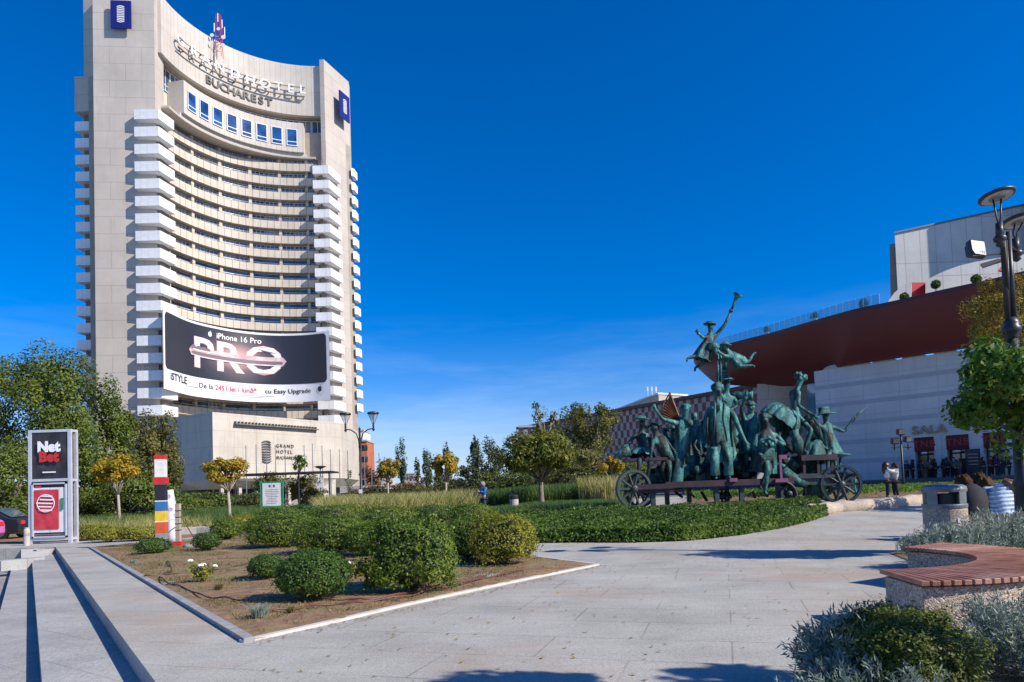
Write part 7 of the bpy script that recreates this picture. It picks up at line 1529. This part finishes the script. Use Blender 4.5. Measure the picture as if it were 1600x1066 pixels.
# ================================================================ PEOPLE
def human(name, label, pos, rz, J, h=1.7, top=None, legs=None, hair=None, long_hair=False, group=None, extra=None, puffer=0, q=None, seat=False, sub=1):
    t = thing('person', label, 'person', pos, group, 0); Mx = Matrix.Rotation(rz, 3, 'Z'); s = h/1.7; q = (q or .113)*s
    K = {k: (Vector(pos)+Mx @ (Vector(v)*s) if k not in ('F', 'tL', 'tR') else Mx @ Vector(v)) for k, v in J.items()}
    K.setdefault('F', Mx @ Vector((0, -1, 0)))
    for s_ in 'LR': K.setdefault('t'+s_, Mx @ Vector((0, -1, -.1)))
    N, E, ix = skeleton(K, q); skin_mesh('body', N, E, m_skin, t, sub)
    def sub_sk(nm, keys, f, mt_, trim=None):
        ks = [k for k in keys if k in ix]; mp_ = {ix[k]: i for i, k in enumerate(ks)}; NN = [(N[ix[k]][0], N[ix[k]][1], N[ix[k]][2], N[ix[k]][3]*f+.012) for k in ks]; EE = [(mp_[a], mp_[b_]) for a, b_ in E if a in mp_ and b_ in mp_]
        return skin_mesh(nm, NN, EE, mt_, t, sub)
    sub_sk('jacket', ['P', 'W', 'C', 'SL', 'EL', 'HL', 'SR', 'ER', 'HR'], 1.22+puffer, top)
    sub_sk('trousers', ['P', 'IL', 'KL', 'BL', 'FL', 'IR', 'KR', 'BR', 'FR'], 1.2, legs)
    b = MB(); b.smooth = True; H = K['H']; f = K['F'].normalized(); b.blob(H-f*.3*q+Vector((0, 0, .3*q)), (1.32*q, 1.32*q, 1.38*q), 3, .42, 5, 16)
    if long_hair: b.blob(H-f*.8*q-Vector((0, 0, 1.1*q)), (1.2*q, .75*q, 2.4*q), 5, .3, 4, 12)
    b.build('hair', hair or m_hair, t)
    for s_ in 'LR':
        if 'F'+s_ in K: b = MB(); b.smooth = True; p = K['F'+s_]; tt = K['t'+s_].normalized(); b.tube([p-tt*.06+Vector((0, 0, -.03)), p+tt*.05+Vector((0, 0, -.04)), p+tt*.17+Vector((0, 0, -.055))], [.045, .052, .035], 8); b.build('shoe', m_black, t)
    return t
m_blue = M('blue_jacket', (.02, .1, .32), (.03, .14, .4), 5, .7, .4, 20); m_jean = M('navy_trousers', (.02, .03, .06), (.03, .04, .08), 8, .8); m_blk2 = M('black_cloth', (.012, .012, .016), (.02, .02, .026), 8, .85); m_wht = M('white_cloth', (.6, .6, .62), (.7, .7, .72), 8, .8); m_grc = M('grey_knit', (.4, .42, .4), (.55, .56, .54), 8, .9); m_ink = M('dark_blue_cloth', (.015, .025, .06), (.03, .04, .09), 5, .85)
m_puff = M('pale_blue_quilted', (.36, .46, .6), (.5, .6, .72), 4, .45, .6, 12); m_gray = M('grey_cloth', (.1, .1, .11), (.14, .14, .15), 6, .85); m_green_c = M('olive_cloth', (.06, .07, .04), (.09, .1, .06), 6, .85); m_redc = M('maroon_jumper', (.14, .02, .03), (.2, .03, .04), 6, .85)
ST = dict(H=(0, 0, 1.58), C=(0, .01, 1.3), P=(0, 0, .95), SL=(-.17, 0, 1.38), SR=(.17, 0, 1.38), EL=(-.22, .03, 1.12), ER=(.22, .03, 1.12), HL=(-.22, -.06, .88), HR=(.22, -.06, .88), KL=(-.09, -.02, .5), KR=(.09, -.02, .5), FL=(-.1, .03, .09), FR=(.1, .03, .09))
def pose(**k): d = dict(ST); d.update(k); return d
x = W(756, 780, 36.5).x
human('man', 'man in a blue jacket standing among plants, head bent over his phone', (x, 36.5, hz(x, 36.5)), R_(-55), pose(H=(0, -.1, 1.55), EL=(-.24, -.08, 1.14), HL=(-.08, -.3, 1.2), ER=(.24, -.08, 1.14), HR=(.08, -.3, 1.2)), 1.72, m_blue, m_jean, m_hairg)
x = W(1388, 778, 33).x; z0_ = hz(x, 33)
human('woman', 'dark-haired woman in a white top and dark trousers embracing her companion', (x, 33, z0_), R_(70), pose(EL=(-.2, -.15, 1.3), HL=(-.05, -.33, 1.35), ER=(.22, -.15, 1.3), HR=(.08, -.35, 1.35)), 1.66, m_wht, m_blk2, M('dark_red_hair', (.05, .015, .01), (.1, .03, .02), 9, .5), True)
human('woman', 'person in a grey knit top and black trousers hugging the woman in white', (x+.38, 33, z0_), R_(-75), pose(EL=(-.2, -.15, 1.25), HL=(-.08, -.35, 1.35), ER=(.22, -.15, 1.25), HR=(.1, -.33, 1.3)), 1.62, m_grc, m_blk2, m_hair)
# seated pair on the bench behind the litter bin, backs to the camera
SIT = dict(H=(0, -.28, 1.15), C=(0, -.14, .9), P=(0, 0, .55), SL=(-.18, -.14, .98), SR=(.18, -.14, .98), EL=(-.24, -.3, .78), ER=(.24, -.3, .78), HL=(-.12, -.52, .68), HR=(.12, -.52, .68), KL=(-.12, -.45, .55), KR=(.12, -.45, .55), FL=(-.12, -.5, .1), FR=(.12, -.5, .1))
def spos(px, Z): x = W(px, 760, Z).x; return (x, Z, .02)
sz = 14.0
t = human('woman', 'seated person in a pale blue quilted jacket bending forward on the far bench', spos(1560, sz), R_(168), dict(SIT, H=(.1, -.36, 1.08)), 1.68, m_puff, m_jean, M('light_brown_hair', (.06, .03, .015), (.2, .1, .05), 40, .85, .8, 90, spec=.15), True, puffer=.55)
b = MB(); pz_ = spos(1560, sz)
prof_ = [(.62-.0, .40), (.7, .385), (.78, .37), (.86, .35), (.94, .32), (1.02, .28), (1.1, .22), (1.17, .13)]
P_, Rr_ = [], []
for k_ in range(len(prof_)-1, -1, -1):
    z_, r_ = prof_[k_]
    for dz_, f_ in ((.075, .93), (.055, 1.0), (.02, 1.0), (0, .93)): P_.append((pz_[0]+.03*(1.2-z_), sz-.06, z_+dz_-.1)); Rr_.append(r_*f_)
drape(b, P_, Rr_, 7, .05, 44, .72)
b.build('quilted_back', m_puff, t)
b = MB(); b.smooth = True
for (dx, dy) in ((.12, 0), (.2, .05), (.28, .02)): b.tube([(pz_[0]+dx*.2, sz-.1, 1.18), (pz_[0]+dx, sz-.2+dy, 1.1), (pz_[0]+dx*1.6, sz-.25, .85)], [.08, .07, .03], 8)
b.build('hair_lock', M('auburn_hair', (.13, .06, .03), (.26, .14, .07), 14, .5), t)
t = human('man', 'seated person in a black jacket beside the pale blue one, behind the litter bin', spos(1516, sz), R_(190), dict(SIT, H=(-.1, -.3, 1.12)), 1.72, m_blk2, m_blk2, m_hair, puffer=.4)
b = MB(); pz_ = spos(1516, sz); drape(b, [(pz_[0], sz-.02, 1.14), (pz_[0], sz-.04, 1.02), (pz_[0], sz-.05, .8), (pz_[0], sz-.02, .52)], [.1, .24, .3, .38], 4, .05, 30, .7); b.build('jacket_back', m_blk2, t)
t = human('person', 'third seated brown-haired person facing away between the black and pale blue jackets', spos(1537, sz+.55), R_(175), dict(SIT, H=(0, -.2, 1.2)), 1.66, m_ink, m_jean, m_hair, True, puffer=.2)
t = human('person', 'seated person in lilac behind the right lamp post', spos(1588, sz+.2), R_(160), dict(SIT, H=(0, -.3, 1.05)), 1.6, M('lilac_cloth', (.3, .3, .48), (.38, .38, .55), 5, .7), m_jean, M('fair_hair', (.16, .09, .05), (.3, .18, .1), 40, .85, .8, 90, spec=.15), True, puffer=.3)
# people in the queue before the theatre doors
Qs = [(1423, m_ink, 'person in a dark blue coat at the left end of the theatre queue'), (1435, m_blk2, 'person in black before the left side of the first theatre door'), (1444, m_blk2, 'person in black in the middle of the first theatre door'), (1452, m_ink, 'person in navy in front of the right jamb of the first door'), (1462, m_gray, 'person in grey just right of the first theatre door'), (1470, m_blk2, 'tall person in black against the wall between the two doors'), (1481, m_ink, 'person in navy at the left edge of the second theatre door'), (1490, m_blk2, 'person in black before the second door, left of its middle'), (1497, m_gray, 'person in grey in the middle of the second door'), (1509, m_green_c, 'person in olive at the right of the second theatre door'), (1546, m_blk2, 'person in black at the left of the third theatre door'), (1555, m_redc, 'person in maroon in the middle of the third theatre door'), (1563, m_ink, 'person in navy at the right of the third theatre door'), (1584, m_blk2, 'person in black by the wall right of the third door')]
rs = random.Random(3)
for i, (px, mm, lab) in enumerate(Qs):
    P = hit(px, 735); p = P+Vector((TN.x, TN.y, 0))*rs.uniform(1.0, 3.2); k = rs.uniform(-.1, .1)
    human('person', lab, (p.x, p.y, 1.3), rs.uniform(-2.5, 2.5), pose(HL=(-.12, -.25, 1.0+k), EL=(-.25, -.02, 1.12), HR=(.2+k, -.1, .9)), rs.uniform(1.62, 1.85), mm, m_blk2 if i % 3 else m_jean, m_hair if i % 2 else m_blk2, i % 3 == 0, 'people waiting before the theatre doors', sub=0)
# information stand beside the second door
P = hit(1525, 720)+Vector((TN.x, TN.y, 0))*1.5; t = thing('information_stand', 'dark free-standing board between the second and third theatre doors', 'sign', (P.x, P.y, 1.3)); b = MB(); b.box((P.x, P.y, 2.6), (1.15, .3, 2.6), -.75); b.build('board', m_dark, t); b = MB()
for k in range(4): b.box((P.x-.12, P.y-.2, 3.4-k*.32), (.8, .08, .1), -.75)
b.build('printed_lines', m_hood, t)
for i, px in enumerate((1427, 1457, 1484)):
    P = hit(px, 740)+Vector((TN.x, TN.y, 0))*3.4; t = thing('high_table', ['dark standing table left of the first theatre door', 'dark standing table between the first two theatre doors', 'dark standing table before the second theatre door'][i], 'table', (P.x, P.y, 1.3), 'standing tables at the theatre'); b = MB(); b.lathe([(.45, 1.05), (.45, 1.1)], (P.x, P.y, 1.3), 16); b.build('table_top', m_black, t); b = MB(); b.lathe([(.28, 0), (.06, .06), (.05, .9), (.3, 1.04)], (P.x, P.y, 1.3), 12); b.build('pedestal', m_black, t)
